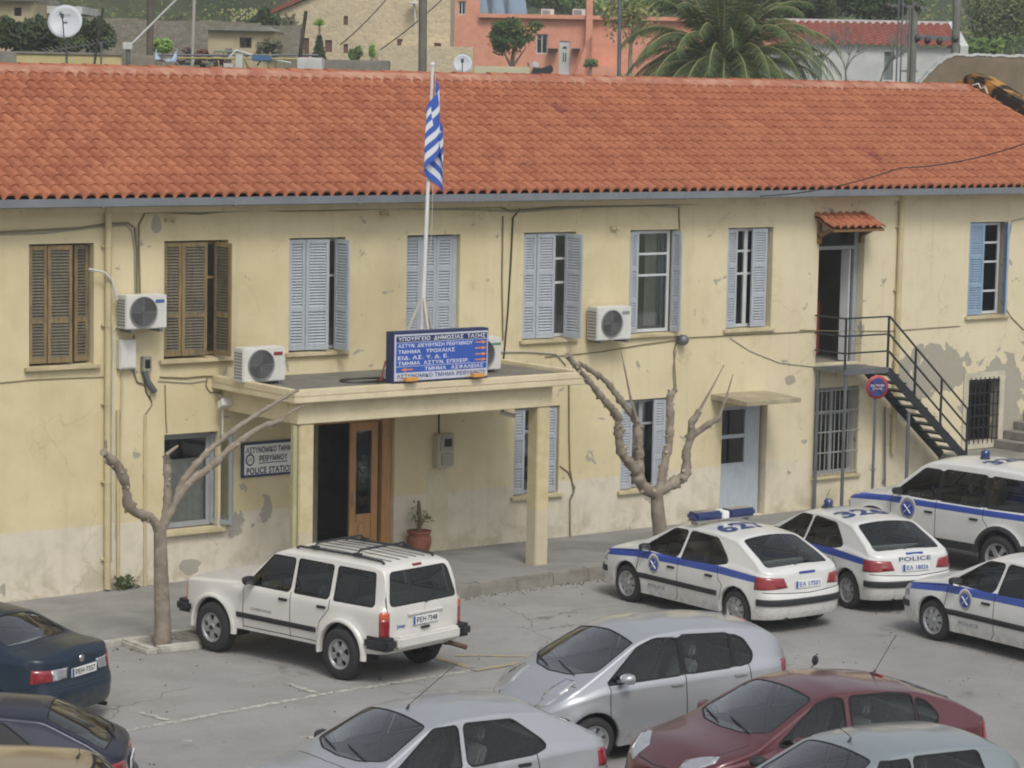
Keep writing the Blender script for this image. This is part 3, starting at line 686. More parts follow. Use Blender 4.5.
# ------------------------------------------------------------------ materials of the place
def wall_mat():
    m = bpy.data.materials.new('ochre_render'); m.use_nodes = True; k = NT(m)
    tc = k.n('ShaderNodeTexCoord').outputs['Object']; sp = k.n('ShaderNodeSeparateXYZ'); k.l(tc, sp.inputs[0])
    X, Z = sp.outputs[0], sp.outputs[2]
    n1 = k.noise(tc, .55, 6, .6); n2 = k.noise(tc, 2.2, 7, .65, .3); n3 = k.noise(tc, 9, 6, .7)
    col = k.mix(k.ramp(n1, .35, .65), hexc('d9cba1'), hexc('cdbe91'))
    # paler right-hand end
    col = k.mix(k.ramp(X, 30., 38., 0, .6), col, hexc('dcd1b2'))
    col = k.mix(k.ramp(n2, .5, .75, 0, .35), col, hexc('bcae84'))
    # plinth band of paler paint, its edge rising slightly uneven
    e = k.mth('ADD', Z, k.mth('MULTIPLY', n3, .05)); step = k.ramp(e, 1.17, 1.19, 1, 0)
    pl = k.mix(k.ramp(n2, .4, .7), hexc('d5ccb7'), hexc('c6bda7'))
    col = k.mix(k.mth('MULTIPLY', step, k.ramp(X, 33, 37, 1., .45)), col, pl)
    # rising damp and grime at the foot
    g = k.mth('MULTIPLY', k.ramp(Z, .75, .1), k.ramp(n2, .42, .62)); col = k.mix(k.mth('MULTIPLY', g, .45), col, hexc('a3976f'))
    # streaks below the gutter and sills
    mp = k.n('ShaderNodeMapping'); k.l(tc, mp.inputs[0]); mp.inputs['Scale'].default_value = (5, 5, .35)
    st = k.noise(mp.outputs[0], 1.0, 6, .6); col = k.mix(k.mth('MULTIPLY', k.ramp(st, .52, .72), .2), col, hexc('a99c76'))
    # repaired patches
    def blob(cx, cz, rx, rz, thr, sc=2.4):
        a = k.mth('DIVIDE', k.mth('SUBTRACT', X, cx), rx); b = k.mth('DIVIDE', k.mth('SUBTRACT', Z, cz), rz)
        d = k.mth('ADD', k.mth('MULTIPLY', a, a), k.mth('MULTIPLY', b, b)); w = k.ramp(d, 1., .1)
        nn = k.noise(tc, sc, 4, .55, .6)
        return k.ramp(k.mth('ADD', k.mth('MULTIPLY', w, .34), nn), thr, thr+.03)
    grey = None
    for b in BLOBS:
        v = blob(*b); grey = v if grey is None else k.mth('MAXIMUM', grey, v)
    col = k.mix(k.mth('MULTIPLY', grey, .85), col, k.mix(n3, hexc('8d8a80'), hexc('a5a194')))
    col = k.mix(k.ramp(k.noise(tc, 3.1, 3, .5), .70, .715, 0, .5), col, hexc('bdb59b'))
    nv = k.n('ShaderNodeTexNoise'); nv.inputs['Scale'].default_value = 1.2; nv.inputs['Detail'].default_value = 6; k.l(tc, nv.inputs['Vector']); sv = k.n('ShaderNodeVectorMath', operation='SCALE'); k.l(nv.outputs['Color'], sv.inputs[0]); sv.inputs['Scale'].default_value = 1.3
    av = k.n('ShaderNodeVectorMath', operation='ADD'); k.l(tc, av.inputs[0]); k.l(sv.outputs[0], av.inputs[1]); vo = k.n('ShaderNodeTexVoronoi', feature='DISTANCE_TO_EDGE'); vo.inputs['Scale'].default_value = .55; k.l(av.outputs[0], vo.inputs['Vector'])
    crk = k.mth('MULTIPLY', k.ramp(vo.outputs['Distance'], .008, .002), k.ramp(n1, .5, .56)); col = k.mix(k.mth('MULTIPLY', crk, .25), col, hexc('7d7252'))
    k.l(col, k.b.inputs['Base Color']); k.b.inputs['Roughness'].default_value = .92; k.b.inputs['Specular IOR Level'].default_value = .25
    h = k.mth('ADD', k.mth('MULTIPLY', n2, .6), k.mth('MULTIPLY', k.noise(tc, 60, 4), .15)); h = k.mth('SUBTRACT', h, k.mth('MULTIPLY', grey, .25)); k.bump(h, .5, .03)
    return m
def F0(px, py): x, z = fx(px, py); return x, z
BLOBS = [(*F0(240, 522), .55, .35, .84), (*F0(264, 512), .22, .42, .76), (*F0(192, 566), .35, .2, .80), (*F0(156, 226), .14, .2, .66),
         (*F0(935, 370), 1.7, .75, .70), (*F0(1000, 400), 1.6, 1.3, .70), (*F0(905, 400), .7, .6, .74), (*F0(860, 330), .2, .4, .80), (*F0(790, 380), .25, .15, .78)]
WALL = wall_mat()
def plain_render(name, h1, h2, rough=.9, sc=2.2, stain='8f8468', bumps=.4):
    m = bpy.data.materials.new(name); m.use_nodes = True; k = NT(m); tc = k.n('ShaderNodeTexCoord').outputs['Object']
    n1 = k.noise(tc, sc, 6, .62, .3); n2 = k.noise(tc, sc*5, 6, .7)
    c = k.mix(k.ramp(n1, .35, .65), hexc(h1), hexc(h2)); c = k.mix(k.ramp(n2, .56, .75, 0, .4), c, hexc(stain)); k.l(c, k.b.inputs['Base Color'])
    k.b.inputs['Roughness'].default_value = rough; k.b.inputs['Specular IOR Level'].default_value = .3; k.bump(k.mth('ADD', n1, k.mth('MULTIPLY', n2, .4)), bumps, .02); return m
CREAM = plain_render('cream_render', 'd9cca8', 'cfc19b')
SILL = plain_render('sill_render', 'cbbe95', 'b3a57e', stain='6f664e')
CONC = plain_render('concrete', '8c897f', '77756d', stain='5d5b55')
def wood_mat(name, h1, h2, h3, rough=.65, peel=.5):
    m = bpy.data.materials.new(name); m.use_nodes = True; k = NT(m); tc = k.n('ShaderNodeTexCoord').outputs['Object']
    mp = k.n('ShaderNodeMapping'); k.l(tc, mp.inputs[0]); mp.inputs['Scale'].default_value = (14, 14, 1.6)
    n = k.noise(mp.outputs[0], 1.5, 6, .6); n2 = k.noise(tc, 3, 6, .65, .4)
    c = k.mix(k.ramp(n, .35, .65), hexc(h1), hexc(h2)); c = k.mix(k.ramp(n2, .5, .68, 0, peel), c, hexc(h3)); k.l(c, k.b.inputs['Base Color'])
    k.b.inputs['Roughness'].default_value = rough; k.bump(n, .3, .01); return m
BLUEWOOD = wood_mat('faded_blue_paint', 'adb5bc', 'a3abb3', '93999c', peel=.35)
BRIGHTBLUE = wood_mat('bright_blue_paint', '88a3bd', '7c99b4', '95a5b2', peel=.3)
BROWNWOOD = wood_mat('weathered_brown_wood', '8f7a4e', '77643f', '5d584a', peel=.8)
SLATS = {}
DOORWOOD = wood_mat('varnished_oak', 'bd8d52', 'b08046', '9f713c', .45, .3)
SLATS[BROWNWOOD.name] = wood_mat('greyed_slats', '6f6854', '5d5748', '4d4a42', peel=.8)
DARKWOOD = wood_mat('dark_wood', '4a4238', '3b352d', '2b2925')
WFRAME = mat('white_frame', hexc('c9ccce'), .5, var=.08)
GFRAME = mat('greyblue_frame', hexc('949a9d'), .55, var=.1)
ROOMD = mat('dark_room', hexc('8a867c'), .9, var=.2, vscale=2)
CURT = mat('curtain', hexc('d8d6cb'), .9, var=.12, vscale=10)
METALG = mat('grey_steel', hexc('70757a'), .5, .5, var=.15)
DARKST = mat('dark_steel', hexc('33383c'), .55, .4, var=.2)
GUT = mat('grey_gutter', hexc('7a8086'), .55, .2, var=.12, vscale=2)
PIPEC = mat('cream_pipe', hexc('c2b488'), .6, var=.1)
CABLEB = mat('cable_brown', hexc('7d7352'), .7, var=.2); CABLEK = mat('cable_black', hexc('2f2f2d'), .6); CABLEG = mat('cable_grey', hexc('9a9a90'), .6)
ACW = mat('ac_white', hexc('cfcfc8'), .5, var=.07, vscale=4); ACD = mat('ac_grille', hexc('87898a'), .6); ACD2 = mat('ac_fan_dark', hexc('2a2c2d'), .6)
BARK = plain_render('plane_bark', '978c7c', '807565', stain='aca291', sc=5, bumps=1.0)

def tile_mat(name, h1, h2, h3, cw, rl, x0=0, y0=0):
    m = bpy.data.materials.new(name); m.use_nodes = True; k = NT(m); tc = k.n('ShaderNodeTexCoord').outputs['Object']
    sp = k.n('ShaderNodeSeparateXYZ'); k.l(tc, sp.inputs[0])
    a = k.mth('FLOOR', k.mth('DIVIDE', sp.outputs[0], cw)); b = k.mth('FLOOR', k.mth('DIVIDE', sp.outputs[1], rl))
    cb = k.n('ShaderNodeCombineXYZ'); k.l(a, cb.inputs[0]); k.l(b, cb.inputs[1])
    wn = k.n('ShaderNodeTexWhiteNoise', noise_dimensions='3D'); k.l(cb.outputs[0], wn.inputs[0])
    c = k.mix(wn.outputs[0], hexc(h1), hexc(h2))
    n = k.noise(tc, .5, 6, .65); c = k.mix(k.ramp(n, .4, .68, 0, .35), c, hexc(h3)); n2 = k.noise(tc, 14, 6, .7); c = k.mix(k.ramp(n2, .5, .8, 0, .35), c, hexc('966450'))
    c = k.mix(k.ramp(wn.outputs[0], .9988, .9989, 0, .7), c, hexc('7c3a37'))
    k.l(c, k.b.inputs['Base Color']); k.b.inputs['Roughness'].default_value = .85; k.b.inputs['Specular IOR Level'].default_value = .25; k.bump(n2, .3, .01); return m
TCW, TRL = .23, .352
TILE = tile_mat('terracotta_tiles', 'b06b46', '9c5839', '985d3e', TCW, TRL)
MORTAR = plain_render('ridge_mortar', 'a06048', 'b98a70', stain='c0ad98')

def tile_field(mb, x0, x1, L, cw, rl, org, ux, uy, un, amp=.085, seg=12, M=None, clip=None, jit=.003, rnd=random):
    """real pan-and-cover tile surface; org + x*ux + s*uy + h*un ; s runs up the slope"""
    nc = int(round((x1-x0)/cw)); nrow = int(math.ceil(L/rl)); W_ = nc*seg+1
    prof = []
    for i in range(seg):
        u = i/seg
        if u < .74: prof.append(amp*sqrt(max(0, 1-((u-.37)/.37)**2))**.95)
        else: prof.append(-.25*amp*sin((u-.74)/.26*pi))
    prof[0] = 0
    jr = [[rnd.uniform(-jit, jit) for _ in range(nc+1)] for _ in range(nrow)]
    js = [[rnd.uniform(-jit*2, jit*2) for _ in range(nc+1)] for _ in range(nrow)]
    for r in range(nrow):
        s0 = r*rl; s1 = min(L, (r+1)*rl+.03)
        rowv = []
        for t, hh, kk in ((s0, -.035, 0), (s0, .028, 1), (s0+rl*.5, .016, 1), (s1, .0, 1)):
            for i in range(W_):
                c = min(nc-1, i//seg); u = i % seg; h = prof[u] if i < nc*seg else 0
                x = x0+i*cw/seg; sc_ = 1 if kk else .75
                s = t+(js[r][c] if t == s0 and r > 0 else 0)
                hv = h*sc_+hh+jr[r][c]*(u > 0)
                if r == 0 and kk == 0: hv = h*sc_+.01
                rowv.append(Vector(org)+Vector(ux)*x+Vector(uy)*s+Vector(un)*hv)
        fs = []
        for k_ in range(3):
            fs += [(k_*W_+i, k_*W_+i+1, (k_+1)*W_+i+1, (k_+1)*W_+i) for i in range(W_-1)]
        mb.add(rowv, fs[:W_-1], 1, False); mb.add(rowv, fs[W_-1:], 0, True)

# ------------------------------------------------------------------ the station building
BL, BR = 12.0, 45.2
EZ, EY, RZ, RY = 6.36, -.38, 8.34, 4.5
bld = empty('police_station_building', (0, 0, 0), 0, 'long two-storey ochre building with terracotta tile roof and entrance porch', 'building')
def rectpx(x0, y0, x1, y1):
    ax, az = fx(x0, (y0+y1)/2); bx, _ = fx(x1, (y0+y1)/2); xm = (x0+x1)/2
    _, zt_ = fx(xm, y0); _, zb_ = fx(xm, y1); return [ax, bx, zb_, zt_]
H = {}
H['u1'] = rectpx(29, 242, 94, 364); H['u2'] = rectpx(164, 240, 228, 359); H['u3'] = rectpx(289, 238, 345, 352); H['u4'] = rectpx(406.5, 234.5, 459.5, 347)
H['u5'] = rectpx(523, 232.5, 575, 340); H['u6'] = rectpx(629.5, 228.5, 676.5, 334.5); H['u7'] = rectpx(727, 226, 772, 330); H['ud'] = rectpx(817.5, 230, 863, 361)
H['u8'] = rectpx(968.5, 221.5, 1007, 319); H['g1'] = rectpx(164, 433, 218, 530); H['door'] = rectpx(310, 419, 394, 566); H['g2'] = rectpx(514, 407, 559, 495)
H['g3'] = rectpx(621, 399, 668, 489); H['gd'] = rectpx(721, 406, 766, 513); H['g4'] = rectpx(814, 387, 858, 475); H['g5'] = rectpx(967, 379, 998, 441)
for k_ in ('u1', 'u2', 'u3', 'u4', 'u5', 'u6', 'u7', 'u8'): H[k_][2] = 3.74; H[k_][3] = 5.655
H['u4'][2] = 3.72; H['ud'][2] = 2.96; H['door'][2] = .14; H['gd'][2] = .14
DEP = .26
def wall_panel(mb, x0, x1, z0, z1, holes, y0, y1):
    """front and back faces split round the openings, with reveals"""
    X = sorted({x0, x1} | {h[0] for h in holes} | {h[1] for h in holes}); Z = sorted({z0, z1} | {h[2] for h in holes} | {h[3] for h in holes})
    for a, b in zip(X, X[1:]):
        for c, d in zip(Z, Z[1:]):
            mx, mz = (a+b)/2, (c+d)/2
            if any(h[0] < mx < h[1] and h[2] < mz < h[3] for h in holes): continue
            mb.add([(a, y0, c), (b, y0, c), (b, y0, d), (a, y0, d)], [(0, 1, 2, 3)]); mb.add([(a, y1, c), (b, y1, c), (b, y1, d), (a, y1, d)], [(3, 2, 1, 0)])
    for h in holes:
        a, b, c, d = h
        for q in ([(a, c), (b, c)], [(b, c), (b, d)], [(b, d), (a, d)], [(a, d), (a, c)]):
            (p, r), (s, t) = q; mb.add([(p, y0, r), (s, y0, t), (s, y1, t), (p, y1, r)], [(0, 1, 2, 3)])
mb = MB(); wall_panel(mb, BL, BR, -.3, 6.37, list(H.values()), 0, DEP)
front = mb.build('front_wall', WALL, bld)
mb = MB(); mb.box(BL, BL+.25, .262, 8.6, -.3, 6.3); mb.box(BR-.25, BR, .262, 8.6, -.3, 6.3); mb.box(BL, BR, 8.6, 8.85, -.3, 6.3)
mb.prism([(.0, 6.3), (8.8, 6.3), (4.5, 8.2)], BR-.2, BR-.02, 'x'); mb.prism([(.0, 6.3), (8.8, 6.3), (4.5, 8.2)], BL+.02, BL+.2, 'x')
mb.build('side_wall', CREAM, bld)
mb = MB(); mb.box(BL+.25, BR-.25, .265, 7.3, 2.85, 2.95); mb.box(BL+.25, BR-.25, .265, 7.3, 6.18, 6.28); mb.box(BL+.25, BR-.25, 3.2, 3.3, -.2, 6.1)
for xx in (21.6, 24.2, 25.0, 29, 33.2, 35.9, 38.6): mb.box(xx-.06, xx+.06, .265, 3.2, -.2, 6.1)
mb.box(BL+.25, BR-.25, .265, 3.2, 0, .11); mb.build('interior', ROOMD, bld)
# roof
s_len = sqrt((RY-EY)**2+(RZ-EZ)**2); uy = Vector((0, (RY-EY)/s_len, (RZ-EZ)/s_len)); un = Vector((0, -uy.z, uy.y))
mb = MB(); tile_field(mb, BL, BR+.1, s_len, TCW, TRL, (0, EY, EZ), (1, 0, 0), uy, un)
uy2 = Vector((0, -uy.y, uy.z)); un2 = Vector((0, uy.z, uy.y)); tile_field(mb, BL, BR+.1, s_len, TCW, TRL, (0, 2*RY-EY, EZ), (1, 0, 0), uy2, un2, seg=6)
roof = mb.build('roof', [TILE, TILE], bld)
mb = MB(); mb.prism([(EY+.04, EZ-.02), (RY, RZ-.03), (2*RY-EY-.04, EZ-.02), (2*RY-EY-.04, EZ-.07), (EY+.04, EZ-.07)], BL+.05, BR, 'x'); mb.build('roof_underlay', DARKWOOD, bld)
mb = MB(); x = BL
while x < BR-.1:
    j = random.uniform(-.008, .008); vs = []
    for xx, rr in ((x-.03, .135), (x+.43, .115)):
        for i in range(9): a = pi*i/8; vs.append((xx, RY+cos(a)*rr*1.1, RZ+.01+j+sin(a)*rr*.9))
    mb.add(vs, [(i, i+1, i+10, i+9) for i in range(8)], 0, True); mb.add(vs[:9], [tuple(range(9))], 0); x += .42
mb.build('ridge', [TILE], bld)
for sg in (-1, 1):
    mb = MB()
    for i in range(int((BR-BL)/.3)):
        a = BL+i*.3; q = [.30+random.uniform(-.02, .03) for _ in (0, 1)]; mb.add([(a, RY+sg*.10, RZ+.09), (a+.3, RY+sg*.10, RZ+.09), (a+.3, RY+sg*q[0], RZ-.02), (a, RY+sg*q[1], RZ-.02), (a+.3, RY+sg*(q[0]+.02), RZ-.15), (a, RY+sg*(q[1]+.02), RZ-.15)], [(0, 1, 2, 3), (3, 2, 4, 5)])
    mb.build('ridge_bedding', MORTAR, bld)
# gutter + soffit
mb = MB(); g = [(-.50, 6.37), (-.50, 6.25), (-.47, 6.235), (-.40, 6.235), (-.38, 6.25), (-.38, 6.37), (-.395, 6.37), (-.395, 6.26), (-.485, 6.26), (-.485, 6.37)]
mb.add([(x_, y_, z_) for x_ in (BL, BR+.1) for y_, z_ in g], [(i, i+1, i+11, i+10) for i in range(9)])
for i in range(14): xx = BL+1.3+i*2.4; mb.box(xx, xx+.03, -.505, -.375, 6.228, 6.375)
mb.build('gutter', GUT, bld)
mb = MB(); mb.box(BL, BR, -.377, -.003, 6.24, 6.29); mb.box(BL, BR, -.06, -.002, 6.12, 6.238); mb.build('cornice', CREAM, bld)

def louvre_leaf(mb, w, z0, z1, M, splits=(.36, .7), n=None, th=.035):
    """louvred shutter leaf in local x 0..w, y 0..th"""
    st = .055; rails = [z0, *[z0+(z1-z0)*s for s in splits], z1]
    mb.box(0, st, 0, th, z0, z1, 0, M); mb.box(w-st, w, 0, th, z0, z1, 0, M)
    for i, r in enumerate(rails):
        a, b = (r, r+.09) if i == 0 else ((r-.07, r) if i == len(rails)-1 else (r-.04, r+.04)); mb.box(st, w-st, .002, th-.002, a, b, 0, M)
    for a, b in zip(rails, rails[1:]):
        lo = a+(.09 if a == z0 else .04); hi = b-(.07 if b == z1 else .04); k = max(3, int((hi-lo)/.047))
        for i in range(k):
            z = lo+(hi-lo)*(i+.5)/k; c = .021
            mb.add([M @ Vector(v) for v in ((st, .003, z-c), (w-st, .003, z-c), (w-st, th-.004, z+c*.9), (st, th-.004, z+c*.9), (st, .009, z-c-.006), (w-st, .009, z-c-.006), (w-st, th, z+c*.9-.006), (st, th, z+c*.9-.006))],
                   [(0, 1, 2, 3), (7, 6, 5, 4), (0, 4, 5, 1), (2, 6, 7, 3)], 1)
def shutter(parent, m, x, y, ang, w, z0, z1, splits=(.36, .7)):
    mb = MB(); louvre_leaf(mb, w, z0, z1, tr(x, y, 0) @ rot('Z', radians(ang)), splits); return mb.build('shutter', [m, SLATS.get(m.name, m)], parent)
def sash(parent, x0, x1, z0, z1, y, m, bars=(), vbar=False, fr=.055, nm='sash'):
    o = MB(); t = .045
    o.box(x0, x0+fr, y, y+t, z0, z1); o.box(x1-fr, x1, y, y+t, z0, z1); o.box(x0+fr, x1-fr, y, y+t, z0, z0+fr); o.box(x0+fr, x1-fr, y, y+t, z1-fr, z1)
    for b in bars: zz = z0+(z1-z0)*b; o.box(x0+fr, x1-fr, y+.004, y+t-.004, zz-.02, zz+.02)
    if vbar: xm = (x0+x1)/2; o.box(xm-.04, xm+.04, y-.004, y+t-.006, z0+fr, z1-fr)
    f = o.build(nm, m, parent)
    g = MB(); g.box(x0+fr, x1-fr, y+.018, y+.024, z0+fr, z1-fr); g.build('pane', P['win'], f)
def sillp(parent, h, ex=.07, out=.07, th=.06, z=None):
    o = MB(); a, b = h[0]-ex, h[1]+ex; zz = (z if z is not None else h[2]); o.box(a, b, -out, -.003, zz-th, zz+.004); o.box(h[0]+.004, h[1]-.004, -.003, DEP-.03, zz-.01, zz+.012)
    return o.build('sill', SILL, parent, bevel=.008)
def winroot(nm='window'):
    e = empty(nm); e.parent = bld; return e
def curtain(parent, x0, x1, z0, z1, y=.42, m=CURT):
    o = MB(); n = int((x1-x0)/.03); vs = []
    for i in range(n+1):
        xx = x0+(x1-x0)*i/n; yy = y+.02*sin(i*1.3)+.01*sin(i*.7); vs += [(xx, yy, z0), (xx, yy, z1)]
    o.add(vs, [(2*i, 2*i+2, 2*i+3, 2*i+1) for i in range(n)], 0, True); return o.build('curtain', m, parent)

def px_x(px, py, y=0): return fx(px, py, y)[0]
# U1: brown folded shutters nearly closed
h = H['u1']; w = winroot(); sillp(w, h, .09, .09)
ww = h[1]-h[0]
shutter(w, BROWNWOOD, h[0]+.01, .02, -2, ww*.27, h[2]+.05, h[3]-.03, (.36,)); shutter(w, BROWNWOOD, h[0]+ww*.29, .0, -4, ww*.36, h[2]+.05, h[3]-.03, (.36,)); shutter(w, BROWNWOOD, h[0]+ww*.72, .04, 12, ww*.24, h[2]+.05, h[3]-.03, (.36,))
sash(w, h[0]+.02, h[1]-.02, h[2]+.03, h[3]-.02, .2, BROWNWOOD, (.7,), True)
# U2
h = H['u2']; w = winroot(); sillp(w, h, .09, .09); ww = h[1]-h[0]
shutter(w, BROWNWOOD, h[0]+.01, .02, -1, ww*.27, h[2]+.05, h[3]-.03, (.36,)); shutter(w, BROWNWOOD, h[0]+ww*.28, .0, -6, ww*.37, h[2]+.05, h[3]-.03, (.36,))
shutter(w, BROWNWOOD, h[1]-.27, .0, -84, ww*.36, h[2]+.05, h[3]-.03, (.36,))
sash(w, h[0]+.02, h[1]-.02, h[2]+.03, h[3]-.02, .2, BROWNWOOD, (.68,), True)
# U3
h = H['u3']; w = winroot(); sillp(w, h); ww = h[1]-h[0]
shutter(w, BLUEWOOD, h[0]+.01, .02, 0, ww*.29, h[2]+.04, h[3]-.03, (.37,)); shutter(w, BLUEWOOD, h[0]+ww*.3, .0, -8, ww*.38, h[2]+.04, h[3]-.03, (.37,))
shutter(w, BLUEWOOD, h[1]-.22, .0, -86, ww*.34, h[2]+.04, h[3]-.03, (.37,)); sash(w, h[0]+.02, h[1]-.02, h[2]+.03, h[3]-.02, .17, GFRAME, (.66,), True)
# U4 closed
h = H['u4']; w = winroot(); sillp(w, h); ww = h[1]-h[0]
for i in range(3): shutter(w, BLUEWOOD, h[0]+.01+i*ww*.3, .08+(i == 1)*.004, 0, ww*.295, h[2]+.02, h[3]-.03, (.37, .7))
mb = MB(); mb.box(h[0]+ww*.91, h[1]-.01, .08, .15, h[2], h[3]); mb.build('shutter_frame', BLUEWOOD, w)
# U5
h = H['u5']; w = winroot(); sillp(w, h); ww = h[1]-h[0]
shutter(w, BLUEWOOD, h[0]+.01, .02, 0, ww*.25, h[2]+.03, h[3]-.03, (.32, .63)); shutter(w, BLUEWOOD, h[0]+ww*.26, .0, -4, ww*.33, h[2]+.03, h[3]-.03, (.32, .63))
shutter(w, BLUEWOOD, h[1]-.25, .0, -80, ww*.34, h[2]+.03, h[3]-.03, (.32, .63)); sash(w, h[0]+.02, h[1]-.02, h[2]+.03, h[3]-.02, .14, WFRAME, (.52, .75), True)
curtain(w, h[0]+.6, h[1]-.08, h[2]+.1, h[3]-.5)
# U6
h = H['u6']; w = winroot(); sillp(w, h); ww = h[1]-h[0]
shutter(w, BLUEWOOD, h[0]+.01, .0, 8, ww*.2, h[2]+.03, h[3]-.03, (.32, .63)); sash(w, h[0]+.12, h[1]-.10, h[2]+.03, h[3]-.02, .10, WFRAME, (.56, .77)); shutter(w, BLUEWOOD, h[1]-.12, .02, -80, ww*.2, h[2]+.03, h[3]-.03, (.32, .63))
curtain(w, h[1]-.42, h[1]-.12, h[2]+.1, h[3]-.1)
# U7
h = H['u7']; w = winroot(); sillp(w, h); ww = h[1]-h[0]
shutter(w, BLUEWOOD, h[0]+.01, .02, 4, ww*.24, h[2]+.03, h[3]-.03, (.32, .63)); shutter(w, BLUEWOOD, h[0]+ww*.55, .0, 0, ww*.33, h[2]+.03, h[3]-.03, (.32, .63)); sash(w, h[0]+.02, h[1]-.02, h[2]+.03, h[3]-.02, .13, WFRAME, (.54, .77), True)
# U8
h = H['u8']; w = winroot(); sillp(w, h); ww = h[1]-h[0]
shutter(w, BRIGHTBLUE, h[0]+.01, .02, -6, ww*.36, h[2]+.03, h[3]-.02, (.32, .63)); sash(w, h[0]+.34, h[1]-.12, h[2]+.03, h[3]-.02, .12, WFRAME, (.25, .57, .78)); shutter(w, BRIGHTBLUE, h[1]-.08, .06, -118, ww*.22, h[2]+.03, h[3]-.02, (.32, .63))
curtain(w, h[1]-.42, h[1]-.2, h[2]+.1, h[3]-.5)
# G1
h = H['g1']; w = winroot(); sillp(w, h, .1, .1)
sash(w, h[0]+.02, h[1]-.03, h[2]+.03, h[3]-.02, .18, GFRAME, (), False, .09); mb = MB(); xx = h[0]+(h[1]-h[0])*.64
M_ = tr(h[1]-.05, .16, 0) @ rot('Z', radians(-64)); 
for q in ((0, .06, h[2]+.06, h[3]-.05), (.36, .42, h[2]+.06, h[3]-.05)): mb.box(q[0], q[1], 0, .045, q[2], q[3], 0, M_)
mb.box(.06, .36, 0, .045, h[2]+.06, h[2]+.13, 0, M_); mb.box(.06, .36, 0, .045, h[3]-.12, h[3]-.05, 0, M_); fr_ = mb.build('open_casement', GFRAME, w)
mb = MB(); mb.box(.06, .36, .018, .024, h[2]+.13, h[3]-.12, 0, M_); mb.build('pane', P['win'], fr_)
curtain(w, h[0]+.1, h[1]-.12, h[2]+.1, h[3]-.45, .25)
# G2, G3
for kk, bars in (('g2', (.72,)), ('g3', (.72,))):
    h = H[kk]; w = winroot(); sillp(w, h); ww = h[1]-h[0]
    shutter(w, BLUEWOOD, h[0]+.01, .05, 0 if kk == 'g3' else 0, ww*.26, h[2]+.03, h[3]-.03, (.33, .66))
    sash(w, h[0]+.02, h[1]-.02, h[2]+.03, h[3]-.02, .14, GFRAME, bars, True)
    shutter(w, BLUEWOOD, h[0]+ww*.70, .02, 4, ww*.27, h[2]+.03, h[3]-.03, (.33, .66))
# G4, G5 barred
h = H['g4']; w = winroot(); sillp(w, h, .06, .07); sash(w, h[0]+.02, h[1]-.02, h[2]+.03, h[3]-.02, .16, GFRAME, (.7,), True); curtain(w, h[0]+.08, h[1]-.08, h[2]+.05, h[3]-.05, .24)
mb = MB(); 
for i in range(10): xx = h[0]+.05+(h[1]-h[0]-.1)*i/9; mb.box(xx-.008, xx+.008, -.02, -.004, h[2]+.02, h[3]-.02)
for i in range(5): zz = h[2]+.06+(h[3]-h[2]-.12)*i/4; mb.box(h[0]+.0, h[1]-.0, -.034, -.021, zz-.012, zz+.012)
mb.build('window_bars', mat('pale_bars', hexc('9b9d97'), .5), w)
h = H['g5']; w = winroot(); mb = MB(); mb.box(h[0]+.02, h[1]-.02, .2, .22, h[2], h[3]); mb.build('pane', P['win'], w)
mb = MB()
for i in range(7): xx = h[0]+.06+(h[1]-h[0]-.12)*i/6; mb.box(xx-.01, xx+.01, -.045, -.027, h[2]-.04, h[3]+.04)
for i in range(6): zz = h[2]+.05+(h[3]-h[2]-.1)*i/5; mb.box(h[0]-.02, h[1]+.02, -.026, -.005, zz-.01, zz+.01)
mb.build('window_bars', DARKST, w)
mb = MB(); a, b, c, d = h; t = .14
mb.box(a-t, a, -.03, -.003, c-t, d+t); mb.box(b, b+t, -.03, -.003, c-t, d+t); mb.box(a, b, -.03, -.003, d, d+t); mb.box(a, b, -.03, -.003, c-t, c)
mb.build('window_surround', plain_render('pale_surround', 'c9c2ab', 'b7b09a'), w)
# upper door: open, white leaf at right
h = H['ud']; w = winroot('upper_door'); ww = h[1]-h[0]; zt0 = h[3]-.36
mb = MB(); y = .16; mb.box(h[0], h[0]+.06, y, y+.07, h[2], h[3]); mb.box(h[1]-.12, h[1]-.01, y, y+.07, h[2], h[3]); mb.box(h[0]+.06, h[1]-.12, y, y+.06, zt0-.03, zt0+.04); mb.box(h[0]+.06, h[1]-.12, y, y+.06, h[3]-.05, h[3]); mb.build('door_frame', GFRAME, w)
mb = MB(); mb.box(h[0]+.06, h[1]-.12, y+.02, y+.026, zt0+.04, h[3]-.05); mb.build('pane', P['win'], w)
mb = MB(); mb.box(0, .2, 0, .04, h[2]+.02, zt0-.04, 0, tr(h[1]-.17, .2, 0) @ rot('Z', radians(100))); mb.build('door_leaf', WFRAME, w)
mb = MB(); mb.box(h[0]+.45, h[0]+.8, .75, 1.0, h[2]+.12, h[2]+1.15); mb.build('fire_cabinet', mat('dull_red', hexc('7c2a28'), .6), w)
